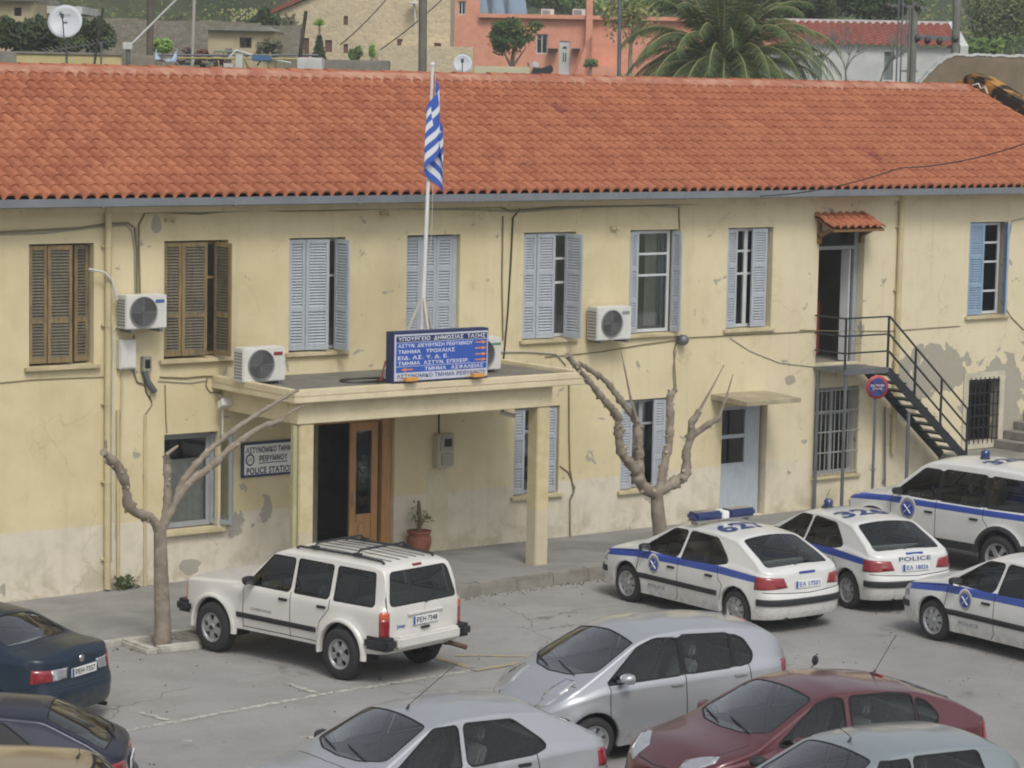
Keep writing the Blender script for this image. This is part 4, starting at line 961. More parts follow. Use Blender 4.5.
# tile awning above the upper door
aw = empty('tile_awning'); aw.parent = bld
ax0, ax1 = px_x(815, 215), px_x(880, 213)
L_ = .62; th = radians(24); uyA = Vector((0, cos(th), sin(th))); unA = Vector((0, -sin(th), cos(th)))
mb = MB(); za = 5.63; tile_field(mb, ax0-.02, ax0-.02+.2*7, L_, .2, .31, (0, -.55, za), (1, 0, 0), uyA, unA, amp=.055)
mb.build('tiles', [TILE, TILE], aw)
mb = MB(); mb.add([(x_, -.55+s_*cos(th), za+s_*sin(th)-.035+d_) for x_ in (ax0, ax0+1.36) for s_ in (.02, L_) for d_ in (0, -.04)], [(0, 2, 3, 1), (4, 5, 7, 6), (0, 1, 5, 4), (2, 6, 7, 3), (0, 4, 6, 2), (1, 3, 7, 5)])
for xx in (ax0+.1, ax0+1.22): mb.bar((xx, -.02, za-.18), (xx, -.44, za+.0), .07, .07); mb.box(xx-.035, xx+.035, -.07, -.004, za-.32, za+.12)
mb.build('bracket', wood_mat('bracket_wood', '8a6436', '77562e', '5f4626'), aw)
# ground floor blue door + its slab canopy
h = H['gd']; w = winroot('blue_door'); y = .14; ww = h[1]-h[0]
mb = MB(); x1 = h[1]-.06; mb.box(h[0], x1, y, y+.06, h[2], h[2]+.95)
for q in (h[0], h[0]+ww*.62, ): mb.box(q, q+.08, y, y+.06, h[2]+.95, h[3])
mb.box(h[0]+ww*.62+.08, x1, y+.004, y+.055, h[2]+.95, h[3]); 
for zz in (h[2]+.95, h[2]+1.5, h[3]-.08): mb.box(h[0]+.08, h[0]+ww*.62, y+.003, y+.057, zz, zz+.07)
mb.box(h[0]+.12, h[0]+ww*.58, y-.012, y, h[2]+.15, h[2]+.8); mb.build('door_leaf', wood_mat('pale_blue_paint', 'b0bac1', 'a6b1b9', '98a2a8'), w, bevel=.004)
mb = MB(); mb.box(h[0]+.08, h[0]+ww*.62, y+.03, y+.036, h[2]+1.0, h[3]-.05); mb.build('pane', P['win'], w)
a_, za_ = fx(711, 394); b_, _ = fx(765, 389)
mb = MB(); mb.prism([(-.003, za_), (-1.0, za_-.05), (-1.0, za_-.13), (-.003, za_-.10)], a_, b_, 'x'); mb.build('door_canopy', plain_render('canopy_slab', 'ada282', '958b72', stain='6a6250'), bld)
# entrance door
h = H['door']; w = winroot('entrance_door'); xa = px_x(354, 480); xb = px_x(382, 480)
mb = MB(); y = .13
mb.box(h[1]-.2, h[1]-.005, y-.05, y+.1, h[2], h[3]-.002); mb.box(h[0], h[1]-.2, y-.02, y+.08, h[3]-.08, h[3]-.002); mb.box(h[0], h[0]+.09, y-.02, y+.08, h[2], h[3]-.08); mb.build('door_frame', DOORWOOD, w, bevel=.006)
mb = MB(); W_ = xb-xa
M_ = tr(xa, y, 0)
mb.box(0, .13, 0, .05, h[2]+.01, h[3]-.09, 0, M_); mb.box(W_-.13, W_, 0, .05, h[2]+.01, h[3]-.09, 0, M_)
for q0, q1 in ((h[2]+.01, h[2]+.2), (h[2]+.62, h[2]+.75), (h[3]-.24, h[3]-.09)): mb.box(.13, W_-.13, .002, .048, q0, q1, 0, M_)
mb.box(.13, W_-.13, .018, .036, h[2]+.2, h[2]+.62, 0, M_); mb.box(.19, W_-.19, .0, .02, h[2]+.26, h[2]+.56, 0, M_)
leaf = mb.build('door_leaf', DOORWOOD, w, bevel=.005)
mb = MB(); mb.box(.13, W_-.13, .022, .028, h[2]+.75, h[3]-.24, 0, M_); mb.build('pane', P['glass'], leaf)
mb = MB()
for sx_ in (.18, W_-.18): mb.tube([M_ @ Vector((sx_, .01, h[2]+.78)), M_ @ Vector((sx_, .01, h[3]-.26))], .008, 5)
for i in range(6):
    zc = h[2]+.9+i*.21
    mb.tube([M_ @ Vector((W_/2+.07*cos(t), .01, zc+.07*sin(t))) for t in [2*pi*j/10 for j in range(11)]], .006, 4, cap=False)
mb.build('door_grille', DARKST, leaf)
mb = MB(); mb.tube([M_ @ Vector((.05, -.04, h[2]+.9)), M_ @ Vector((.05, -.04, h[2]+1.15))], .012, 6); mb.build('handle', P['chrome'], leaf)
mb = MB(); xn = px_x(345, 450); mb.box(xn, xn+.4, 1.3, 1.33, 1.45, 1.95); mb.build('notice_board', mat('notice', hexc('59564e'), .8, var=.4, vscale=9), w)
# ---- porch
pc = empty('entrance_porch'); pc.parent = bld
PX0, PX1, PD, PZ = 22.80, 28.70, -2.47, 3.44
mb = MB()
mb.box(PX0, PX1, PD, -.004, PZ-.20, PZ-.10); mb.box(PX0, PX1, PD, PD+.12, PZ-.10, PZ+.01); mb.box(PX0, PX0+.12, PD+.12, -.004, PZ-.10, PZ+.01); mb.box(PX1-.12, PX1, PD+.12, -.004, PZ-.10, PZ+.01)
mb.build('porch_slab', CREAM, pc, bevel=.012)
mb = MB(); mb.box(PX0+.125, PX1-.125, PD+.125, -.006, PZ-.098, PZ-.06); mb.build('roof_covering', plain_render('porch_bitumen', '79766c', '6a675e', stain='8d887a'), pc)
cR1 = onY(547, 480, -2.2).x; cR0 = cR1-.27; cL1 = onY(311.5, 480, -2.2).x; cL0 = cL1-.27
bY0, bY1 = -2.28, -2.0
mb = MB(); mb.box(cL0-.05, cR1+.02, bY0, bY1, PZ-.56, PZ-.203); mb.box(cL0-.05, cL0+.2, bY1, -.004, PZ-.56, PZ-.203); mb.box(cR1-.24, cR1+.02, bY1, -.004, PZ-.56, PZ-.203); mb.build('porch_beam', CREAM, pc, bevel=.01)
COLM = bpy.data.materials.new('column_paint'); COLM.use_nodes = True; k_ = NT(COLM); tc_ = k_.n('ShaderNodeTexCoord').outputs['Object']; sp_ = k_.n('ShaderNodeSeparateXYZ'); k_.l(tc_, sp_.inputs[0]); nn_ = k_.noise(tc_, 4, 6, .65)
c_ = k_.mix(k_.ramp(nn_, .35, .7), hexc('cdbf92'), hexc('bfae7e')); c_ = k_.mix(k_.ramp(sp_.outputs[2], 1.12, 1.14, 1, 0), c_, k_.mix(nn_, hexc('cfc5a8'), hexc('b8ab8a'))); k_.l(c_, COLM.node_tree.nodes['Principled BSDF'].inputs['Base Color']); k_.b.inputs['Roughness'].default_value = .9; k_.bump(nn_, .3, .01)
for a, b in ((cL0, cL1), (cR0, cR1)): mb = MB(); mb.box(a, b, bY0+.02, bY0+.02+(b-a), .06, PZ-.56); mb.build('column', COLM, pc, bevel=.015)
mb = MB(); xx = cL0-.05; mb.tube([(xx, bY0+.08, .1), (xx, bY0+.08, PZ-.58)], .045, 8); mb.build('drain_pipe', mat('greenish_pipe', hexc('a9a67c'), .6, var=.12), pc)

# ---- pipes and cables on the wall (parts of the building)
def wpipe(pts, r, m, nm='cable', y=None, n=6, sub=True):
    mb = MB(); y = -r-.004 if y is None else y; mb.tube([(*(lambda q: (q[0], y, q[1]))(fx(a, b, y)),) for a, b in pts], r, n); return mb.build(nm, m, bld)
def downpipe(px, y0, y1, r=.055):
    mb = MB(); x_, z0_ = fx(px, y0); _, z1_ = fx(px, y1); mb.tube([(x_, -.075, 6.3), (x_, -.075, z1_)], r, 10)
    z = 5.6
    while z > z1_: mb.lathe([(r+.008, -.02), (r+.008, .02)], 10, 0, tr(x_, -.075, z)); mb.box(x_-.09, x_+.09, -.05, -.004, z-.015, z+.015); z -= 1.25
    return mb.build('downpipe', PIPEC, bld)
downpipe(106, 205, 588); downpipe(899.5, 196, 452)
wpipe([(118, 410), (118, 595)], .03, PIPEC, 'conduit'); wpipe([(145, 415), (145, 590)], .022, PIPEC, 'conduit')
wpipe([(122, 372), (121, 420), (119, 480)], .018, PIPEC, 'conduit')
wpipe([(0, 232), (40, 230), (80, 228), (105, 224), (128, 223), (135, 228), (137, 250), (137, 293)], .018, CABLEB)
wpipe([(0, 234.5), (45, 233), (100, 227), (126, 225), (132, 231), (134.5, 250), (135, 293)], .012, CABLEG)
wpipe([(140, 293), (139, 250), (139, 225), (145, 213), (160, 212), (200, 214), (240, 209), (290, 211), (340, 210), (420, 207), (500, 207), (510, 211), (560, 207), (640, 206), (720, 202), (800, 201), (860, 197)], .016, CABLEB)
wpipe([(150, 212), (220, 212), (300, 208), (380, 208), (480, 210), (520, 212), (620, 205), (680, 207)], .014, CABLEG)
wpipe([(520, 209), (513, 218), (511, 260), (508, 310), (505, 345), (503, 365)], .016, CABLEK); wpipe([(503, 216), (502, 280), (503, 340)], .015, CABLEB)
wpipe([(679, 208), (680, 240), (678, 300), (677, 338), (674, 352), (676, 390)], .014, CABLEB)
wpipe([(678, 338), (700, 337), (760, 334), (816, 331)], .01, CABLEB); wpipe([(730, 338), (750, 351), (780, 363), (816, 367)], .008, CABLEG)
wpipe([(500, 352), (530, 352), (556, 354), (566, 365)], .014, CABLEG); wpipe([(545, 357), (600, 352), (640, 345), (678, 340)], .01, CABLEB)
wpipe([(89, 269), (104, 272), (112, 280), (117, 300)], .02, mat('white_hose', hexc('c9cbcb'), .5), 'hose', -.17); wpipe([(117, 325), (113, 331), (113, 340), (112, 420), (112, 560)], .012, ACW)
wpipe([(0, 383), (30, 380), (70, 378), (104, 377)], .008, CABLEB); wpipe([(134, 335), (134, 372), (137, 382), (146, 385)], .014, CABLEB)
wpipe([(160, 377), (185, 378), (205, 376), (225, 377)], .012, CABLEB); wpipe([(158, 381), (190, 383), (208, 380)], .009, CABLEG)
wpipe([(207, 378), (206, 386), (210, 392), (222, 393)], .01, CABLEB); wpipe([(165, 385), (166, 420), (167, 433)], .01, CABLEB); wpipe([(150, 395), (152, 405), (145, 415)], .009, CABLEB)
wpipe([(569, 385), (569, 430), (570, 470), (574, 492), (570, 500), (570, 537)], .016, CABLEB); wpipe([(560, 466), (568, 472), (575, 488), (571, 496)], .011, CABLEB)
wpipe([(1024, 218), (1012, 221), (1008, 245), (1006, 290)], .014, CABLEG); wpipe([(1024, 330), (1012, 318), (1000, 300)], .01, CABLEB)
wpipe([(885, 407), (885, 487)], .02, METALG, 'conduit', -.06); wpipe([(439, 405), (439, 435)], .014, CABLEK)
wpipe([(800, 330), (830, 331), (890, 331), (960, 326)], .008, CABLEB)
mb = MB(); 
for px, py in ((613, 228), (383, 213.5), (168, 220)): x_, z_ = fx(px, py); mb.box(x_-.07, x_+.07, -.06, -.002, z_-.03, z_+.03); mb.tube([(x_+.05, -.05, z_), (x_+.05, -.11, z_-.03)], .025, 6)
mb.build('wall_bracket', SILL, bld)
mb = MB(); x_, z_ = fx(816, 330); x2, z2 = fx(427, 500); x3, _ = fx(448, 500)
mb.box(x2, x3, -.004, -.001, .15, fx(436, 467)[1]); mb.build('paint_strip', plain_render('pale_strip', 'cfc6a8', 'c6bb9a'), bld)

# ------------------------------------------------------------------ things on the building
def ac_unit(label, loc, w=.82, h_=.56, d=.30, logo=None, fan=.36, legs=True):
    r = empty('air_conditioner', loc, 0, label, 'air conditioner', 'outdoor air conditioner units on the ochre facade')
    mb = MB(); mb.box(0, w, 0, d, 0, h_); mb.build('casing', ACW, r, bevel=.015)
    mb = MB(); cx = w*fan
    for q in range(9): rr = .03+q*.021; 
    for q in range(8):
        rr = .04+q*.026; mb.tube([(cx+rr*cos(t), -.012, h_*.5+rr*sin(t)) for t in [2*pi*j/28 for j in range(29)]], .0045, 4, cap=False)
    mb.bar((cx-.23, -.014, h_*.5), (cx+.23, -.014, h_*.5), .005); mb.bar((cx, -.014, h_*.5-.23), (cx, -.014, h_*.5+.23), .005)
    mb.lathe([(.235, 0), (.235, .02), (.25, .02), (.25, 0)], 32, 0, tr(cx, -.002, h_*.5) @ rot('X', pi/2)); mb.build('fan_guard', ACD, r)
    mb = MB(); mb.lathe([(.235, .003), (.001, .003)], 32, 0, tr(cx, 0, h_*.5) @ rot('X', pi/2)); mb.build('fan', ACD2, r)
    mb = MB()
    for q in range(9): mb.box(-.004, .002, .03, d-.03, .05+q*(h_-.1)/9, .05+q*(h_-.1)/9+.03)
    mb.build('side_louvre', ACD, r)
    if legs:
        mb = MB(); mb.box(.08, .14, -.02, d+.02, -.05, 0); mb.box(w-.14, w-.08, -.02, d+.02, -.05, 0); mb.build('foot', METALG, r)
    if logo:
        mb = MB(); mb.box(w*.72, w*.93, -.006, 0, h_*.76, h_*.86, 0); mb.build('maker_plate', logo, r)
    return r
RP = mat('red_plate', hexc('8c2a2a'), .5); BP = mat('blue_plate', hexc('3d5f9a'), .5); DP = mat('grey_plate', hexc('8a8c8c'), .5)
x_, z_ = fx(126, 330, -.36); ac_unit('white air conditioner on brackets between the two brown shuttered windows', (x_, -.36, z_), .74, .54, logo=BP, fan=.42)
o_ = onZ(243, 383, PZ-.01); ac_unit('white air conditioner standing on the left end of the porch roof', (o_.x, o_.y, PZ-.01), .80, .55, logo=RP, fan=.42)
x_, z_ = fx(597, 341, -.36); ac_unit('white air conditioner mounted under the fifth and sixth upper windows, beige dirty fan', (x_, -.36, z_), .80, .60, logo=DP, fan=.42)
o_ = onZ(470, 372, PZ-.01); a4 = ac_unit('white air conditioner half hidden behind the blue direction sign on the porch roof', (o_.x, -1.3, PZ-.01), .62, .55, fan=.36)
x5 = fx(501.5, 350, -1.3)[0]; a4.location.x = x5-.62
mb = MB(); mb.box(.42, .6, -.006, 0, .42, .46); mb.build('maker_plate', mat('green_plate', hexc('4e8a6e'), .5), a4)

# direction sign on the porch
Ys = PD+.02
sx0 = fx(393, 350, Ys)[0]; sx1 = fx(488.5, 350, Ys)[0]; zb_ = PZ+.02; zt_ = fx(440, 330, Ys)[1]; sw = sx1-sx0; sh = zt_-zb_
sg = empty('direction_sign', (sx0, Ys, zb_), 0, 'large blue and white Greek direction sign with orange arrows on the porch edge', 'sign')
NAVY = mat('sign_navy', hexc('27345f'), .5, var=.1); SBLUE = mat('sign_blue', hexc('2a56b4'), .45, var=.06); SWH = mat('sign_white', hexc('c3c9d6'), .5, var=.05); ORG = mat('arrow_orange', hexc('d98a3a'), .5)
mb = MB(); mb.box(-.0, sw, .004, .20, 0, sh); mb.build('box', NAVY, sg, bevel=.006)
mb = MB(); mb.box(.03, sw-.02, -.004, .004, .03, sh-.045); mb.build('panel', SWH, sg)
rowh = (sh-.045-.03)/7.4; top_ = sh-.07; rows_ = [("ΥΠΟΥΡΓΕΙΟ  ΔΗΜΟΣΙΑΣ  ΤΑΞΗΣ", 1.12, NAVY, 'w', (.02, .98), None), ("ΑΣΤΥΝ. ΔΙΕΥΘΥΝΣΗ ΡΕΘΥΜΝΟΥ", 1, SBLUE, 'w', (.02, .84), 1), ("ΤΜΗΜΑ   ΤΡΟΧΑΙΑΣ", 1, SBLUE, 'w', (.02, .64), 1), ("ΕΙΔ. ΑΣ. Υ. Δ. Ε.", 1, SBLUE, 'w', (.02, .57), 1), ("ΤΜΗΜΑ  ΑΣΤΥΝ. ΕΠΙΧΕΙΡ.", 1, SBLUE, 'w', (.02, .80), 1), ("ΤΜΗΜΑ   ΑΣΦΑΛΕΙΑΣ", 1.05, SBLUE, 'w', (.31, .96), -1), ("ΑΣΤΥΝΟΜΙΚΟ ΤΜΗΜΑ ΡΕΘΥΜΝΟΥ", 1.1, None, 'b', (.01, .99), None)]
SINKW = mat('sign_ink_white', hexc('dfe4ee'), .5); SINKB = mat('sign_ink_blue', hexc('2d4682'), .5); xL, xR = .06, sw-.04; z = top_; mbn = MB(); mbb = MB(); mbw = MB(); mbi = MB(); mbo = MB()
for i, (t, hh, bg, ink, (u0, u1), arr) in enumerate(rows_):
    z1 = z-rowh*.96*hh; gap = .012 if i in (0, 4, 5, 6) else 0
    if bg is NAVY: mbn.box(xL, xR, -.008, -.0045, z1+gap, z)
    elif bg is SBLUE: mbb.box(xL, xR, -.008, -.0045, z1+gap, z)
    a, b = xL+(xR-xL)*u0, xL+(xR-xL)*u1; zc = (z+z1+gap)/2; th_ = (z-z1)*.62
    ml = MB(); add_text(ml, t, b-a, th_, lambda p, q, a=a, b=b, zc=zc: Vector(((a+b)/2+p, -.0095, zc+q)), bold=.012); ml.build('lettering_line', SINKW if ink == 'w' else SINKB, sg)
    if arr:
        s = arr; cx = xL+(xR-xL)*(.93 if s > 0 else .12); L = .07*(xR-xL); mbo.add([(cx+s*v[0]*L, -.010, zc+v[1]*th_) for v in ((-.9, -.16), (.2, -.16), (.2, -.5), (1, 0), (.2, .5), (.2, .16), (-.9, .16))], [tuple(range(7))])
    z = z1
mbn.build('heading_band', NAVY, sg); mbb.build('blue_band', SBLUE, sg); mbo.build('arrow', ORG, sg)
for u in (.16, .86):
    mb = MB(); cx = sw*u; mb.box(cx-.11, cx+.11, -.12, -.02, .03, .09); mb.tube([(cx-.24, -.05, .05), (cx+.24, -.05, .05)], .008, 5); mb.build('lamp', mat('lamp_orange', hexc('d79a2e'), .5), sg, bevel=.02)
mb = MB(); mb.bar((.1, .2, .05), (.1, .55, -.0), .03); mb.bar((sw-.1, .2, .05), (sw-.1, .55, -.0), .03); mb.bar((-.06, .25, .02), (-.0, .2, .35), .03); mb.build('stay', mat('rust_red', hexc('7a3b30'), .7), sg)

# police station sign on the wall
a, b, c, d = rectpx(240.5, 440, 297, 476); c = fx(262, 476)[1]; d = fx(262, 441)[1]
ps = empty('wall_sign', (a, -.004, c), 0, 'white wall sign with blue border reading POLICE STATION in Greek and English', 'sign'); w_ = b-a; hh = d-c
mb = MB(); mb.box(0, w_, -.04, 0, 0, hh); mb.build('frame', NAVY, ps, bevel=.005); mb = MB(); mb.box(.045, w_-.045, -.044, -.04, .045, hh-.045); mb.build('panel', mat('sign_cream', hexc('e2e4e0'), .5, var=.05), ps)
mb = MB(); INK = mat('sign_ink_dark', hexc('1f2c4c'), .5)
add_text(mb, 'ΑΣΤΥΝΟΜΙΚΟ ΤΜΗΜΑ', w_*.86, hh*.17, lambda p, q: Vector((w_/2+p, -.047, hh*.77+q)), bold=.03); add_text(mb, 'ΡΕΘΥΜΝΟΥ', w_*.5, hh*.17, lambda p, q: Vector((w_*.55+p, -.047, hh*.52+q)), bold=.03); add_text(mb, 'POLICE STATION', w_*.84, hh*.19, lambda p, q: Vector((w_/2+p, -.047, hh*.18+q)), bold=.03)
mb.box(w_*.30, w_*.8, -.047, -.045, hh*.375, hh*.40); mb.build('lettering', INK, ps)
mb = MB(); n = 24; cx, cz, r_ = w_*.14, hh*.5, hh*.15
mb.add([(cx+r_*cos(2*pi*i/n), -.0465, cz+r_*1.15*sin(2*pi*i/n)) for i in range(n)], [tuple(range(n))], 0); mb.add([(cx+r_*.72*cos(2*pi*i/n), -.0478, cz+r_*.85*sin(2*pi*i/n)) for i in range(n)], [tuple(range(n))], 1)
for a_ in (pi/4, -pi/4): dd = Vector((cos(a_), 0, sin(a_)))*r_*.6; cc = Vector((cx, -.049, cz)); mb.bar(cc-dd, cc+dd, r_*.2, .002, 0)
mb.build('emblem', [INK, P['white']], ps)

# flagpole and flag
PY_ = -1.75
def PP(px, py, y=PY_): x, z = fx(px, py, y); return Vector((x, y, z))
fp = empty('flagpole', (PP(420.5, 372).x, PY_, PZ-.06), 0, 'white flagpole on a three-legged bracket standing on the porch roof', 'flagpole')
base = Vector(fp.location); top = PP(432.5, 68); d_ = top-base
mb = MB(); mb.tube([(0, 0, .35), d_*.5, d_], [.040, .034, .024], 10); mb.lathe([(.001, .10), (.035, .08), (.04, .05), (.02, .0)], 12, 0, tr(*d_)); mb.build('pole', mat('pole_white', hexc('d5d6d6'), .45, var=.05), fp)
mb = MB()
for a_ in (.4, 2.5, 4.6): mb.bar((cos(a_)*.62, sin(a_)*.5, .02), (d_.x*.22, d_.y*.22, 1.42), .04)
mb.build('bracket', mat('bracket_white', hexc('b9b4a8'), .6), fp)
mb = MB(); mb.tube([d_*.985+Vector((.05, -.02, 0)), d_*.5+Vector((.09, -.03, 0)), d_*.22+Vector((.05, -.02, 0))], .006, 4); mb.build('halyard', mat('rope', hexc('b8b8b0'), .8), fp)
# the flag hangs in folds: sheet wrapped round itself
FLAGB = bpy.data.materials.new('flag_cloth'); FLAGB.use_nodes = True; k = NT(FLAGB); uvn = k.n('ShaderNodeUVMap'); uvn.uv_map = 'cloth'; sp = k.n('ShaderNodeSeparateXYZ'); k.l(uvn.outputs[0], sp.inputs[0])
U, V_ = sp.outputs[0], sp.outputs[1]
st = k.mth('MODULO', k.mth('FLOOR', k.mth('MULTIPLY', V_, 8.999)), 2.)       # 1 = white stripe (bottom stripe blue)
canton = k.mth('MULTIPLY', k.mth('LESS_THAN', U, .37), k.mth('GREATER_THAN', V_, 4/9))
cu = k.mth('ABSOLUTE', k.mth('SUBTRACT', U, .185)); cv = k.mth('ABSOLUTE', k.mth('SUBTRACT', V_, 6.5/9))
cross = k.mth('MAXIMUM', k.mth('LESS_THAN', cu, .037), k.mth('LESS_THAN', cv, .055))
wv = k.mth('ADD', k.mth('MULTIPLY', canton, cross), k.mth('MULTIPLY', k.mth('SUBTRACT', 1., canton), st))
k.l(k.mix(wv, hexc('2f5bb8'), hexc('d8dbe2')), k.b.inputs['Base Color']); k.b.inputs['Roughness'].default_value = .8
ft = PP(434, 86); fb = PP(434, 197); nu, nv = 60, 40; hoist = .86; vs = []; uvs = []
for j in range(nv+1):
    v = j/nv
    for i in range(nu+1):
        u = i/nu
        # hoist edge runs down the pole; the fly drops steeply in gathered folds
        drop = u*1.12; fold = u*8.2
        z = .10-(1-v)*hoist-drop*(.80+.12*(1-v)); a_ = .225*min(1, .22+1.5*u); x = -.06+a_*sin(fold+v*.9)*.85-.03*u+.012*sin(17*u+6*v); y = .055*cos(fold+.4*v)*(.4+u)
        lean = (fb.x-ft.x)*(-z/1.95); vs.append(ft+Vector((x+lean, y-.12, z))); uvs.append((u, v))
me = bpy.data.meshes.new('flag'); fs = [(j*(nu+1)+i, j*(nu+1)+i+1, (j+1)*(nu+1)+i+1, (j+1)*(nu+1)+i) for j in range(nv) for i in range(nu)]
org = Vector(ft); me.from_pydata([v-org for v in vs], [], fs); uvl = me.uv_layers.new(name='cloth')
for l in me.loops: uvl.data[l.index].uv = uvs[l.vertex_index]
for p in me.polygons: p.use_smooth = True
me.materials.append(FLAGB); flag = bpy.data.objects.new('flag', me); C.objects.link(flag); flag.location = org; tag(flag, 'blue and white striped Greek flag hanging limp in folds from the flagpole', 'flag')

# meter boxes and small boxes
def smallbox(nm, label, cat, px0, py0, px1, py1, d=.14, m=ACW, parts=None):
    a, b, c, e = rectpx(px0, py0, px1, py1); r = empty(nm, (a, -.003, c), 0, label, cat); mb = MB(); mb.box(0, b-a, -d, 0, 0, e-c); mb.build('casing', m, r, bevel=.012)
    for (u0, v0, u1, v1, mm, pn, pr) in (parts or []): mb = MB(); mb.box((b-a)*u0, (b-a)*u1, -d-pr, -d+.002, (e-c)*v0, (e-c)*v1); mb.build(pn, mm, r, bevel=.004)
    return r
BX = mat('meter_beige', hexc('b7b199'), .6, var=.08)
smallbox('meter_box', 'beige electricity meter box on the wall beside the entrance door', 'meter box', 432.5, 433, 449, 466, .16, BX, [(.15, .5, .9, .97, mat('meter_grey', hexc('9a9a8c'), .5), 'cover', .02), (.35, .62, .8, .86, P['dark'], 'window', .025), (.2, .06, .9, .42, mat('meter_grey', hexc('9a9a8c'), .5), 'fuse_cover', .03)])
smallbox('junction_box', 'white lidded box below the left air conditioner', 'junction box', 116, 339, 132.5, 368.5, .12, ACW, [(.06, .05, .94, .95, ACW, 'lid', .012)])
smallbox('cable_box', 'small open grey cable box with dangling wires right of the white lidded box', 'junction box', 140, 356, 149, 371, .1, mat('old_grey_box', hexc('8d8a7d'), .7, var=.2), [(.2, .2, .8, .8, P['dark'], 'opening', .003)])
wpipe([(144, 371), (148, 382), (155, 392)], .05, METALG, 'cable_duct'); wpipe([(146, 371), (144, 380), (146, 392), (152, 402)], .01, CABLEK)
r = empty('bulkhead_lamp', (*(lambda q: (q[0], -.1, q[1]))(fx(683, 340, -.1)),), 0, 'round grey wall lamp below the sixth upper window', 'lamp')
mb = MB(); mb.lathe([(.001, .1), (.07, .09), (.10, .04), (.10, -.06), (.06, -.09)], 16, 0, rot('X', pi/2)); mb.build('housing', METALG, r)
r = empty('floodlight', (*(lambda q: (q[0], -.25, q[1]))(fx(226, 404, -.25)),), 0, 'old floodlight under the left edge of the porch roof', 'lamp')
mb = MB(); mb.prism([(-.13, -.05), (.13, -.05), (.10, .08), (-.10, .08)], -.08, .08, 'y', 0, rot('X', -.5)); mb.tube([(0, .0, .05), (0, .24, .12)], .02, 6); mb.build('housing', ACW, r, bevel=.01); mb = MB(); mb.tube([(0, .1, -.05), (.0, .1, -.62)], .018, 6); mb.build('conduit', ACW, r)
r = empty('security_camera', (*(lambda q: (q[0], -1.2, q[1]))(fx(507, 414, -1.2)),), 0, 'small white security camera under the porch roof', 'camera')
mb = MB(); mb.tube([(-.08, .1, .02), (.12, -.08, -.03)], .04, 10); mb.build('housing', ACW, r); mb = MB(); mb.bar((-.05, .05, .02), (-.1, .1, PZ-.2-r.location.z), .03); mb.build('bracket', METALG, r)
# coiled cable on the porch roof
mb = MB(); pts = []
for i in range(90): t = i/89*2*pi*3.2; pts.append((24.9+.42*cos(t)*(1+.1*sin(t*.4)), -1.35+.28*sin(t)*(1+.15*cos(t*.3)), PZ-.045+.01*sin(t*3)))
pts += [(25.6, -1.5, PZ-.04), (26.2, -1.2, PZ-.04), (26.4, -1.7, PZ-.04)]
mb.tube(pts, .013, 5); tag(mb.build('coiled_cable', CABLEK), 'coil of black cable lying on the porch roof', 'cable')

# potted plant
g_ = onZ(419, 549, .14); pt = empty('potted_plant', (g_.x, -.32, .13), 0, 'tall terracotta pot with a sparse plant by the entrance wall', 'potted plant'); pt.location.x = fx(419, 545, -.32)[0]
mb = MB(); mb.lathe([(.001, 0), (.13, 0), (.16, .06), (.215, .24), (.21, .34), (.18, .40), (.21, .43), (.215, .46), (.18, .46), (.17, .42), (.001, .40)], 24); mb.build('pot', plain_render('terracotta_pot', '8d5540', '7a4635', stain='9c7a66', sc=5), pt)
mb = MB(); mb.tube([(0, 0, .4), (.01, 0, .7), (-.02, 0, .98)], [.03, .035, .028], 7); rs = random.Random(3)
mb2 = MB()
for i in range(9):
    a_ = rs.uniform(0, 6.28); l = rs.uniform(.1, .26); z0 = rs.uniform(.42, .6); e = Vector((cos(a_)*l, sin(a_)*l, z0+rs.uniform(.1, .32))); mb.tube([(0, 0, z0-.05), (cos(a_)*l*.5, sin(a_)*l*.5, z0+.1), e], .006, 4)
    for j in range(6):
        c_ = e+Vector((rs.uniform(-.07, .07), rs.uniform(-.07, .07), rs.uniform(-.12, .06))); u1 = Vector((rs.uniform(-1, 1), rs.uniform(-1, 1), rs.uniform(-.5, .5))).normalized()*.045; u2 = Vector((rs.uniform(-1, 1), rs.uniform(-1, 1), rs.uniform(-1, 1))).normalized()*.03; mb2.add([c_-u1, c_-u2, c_+u1, c_+u2], [(0, 1, 2, 3)])
mb.build('stem', mat('plant_stem', hexc('6d5a3c'), .8), pt); mb2.build('leaves', mat('plant_leaf', hexc('6b7a3c'), .7, var=.3, vscale=20), pt)

# metal staircase
SZ = 2.93; stx0, stx1, sd = 36.35, 37.75, -.85
st = empty('metal_staircase', (stx0, 0, SZ), 0, 'dark metal staircase with railings descending from the upper door', 'staircase')
O = Vector((stx0, 0, SZ))
def S_(x, y, z): return Vector((x, y, z))-O
lp1 = onY(888, 371, sd).x; lx0 = onY(844, 371, sd).x
mb = MB(); mb.box(lx0-stx0, lp1-stx0, sd, -.01, -.05, .0); mb.box(lx0-stx0, lp1-stx0, sd-.02, sd, -.09, .02); mb.build('landing', METALG, st)
bx, bz = fx(966, 459, sd); n = 13; top0 = Vector((lp1, sd, SZ)); bot = Vector((bx, sd, bz))
nst = max(8, int((SZ-bz)/.17))
for yy in (sd+.0, -.18):
    mb = MB(); mb.bar(S_(top0.x, yy, SZ-.06), S_(bot.x, yy, bz), .04, .16); mb.build('stringer', DARKST, st)
for i in range(1, nst):
    t = i/nst; mb = MB(); x_ = top0.x+(bot.x-top0.x)*t; z_ = SZ+(bz-SZ)*t; mb.box(x_-.13-stx0, x_+.13-stx0, sd+.02, -.2, z_-SZ-.0, z_-SZ+.035); mb.build('step', DARKST, st)
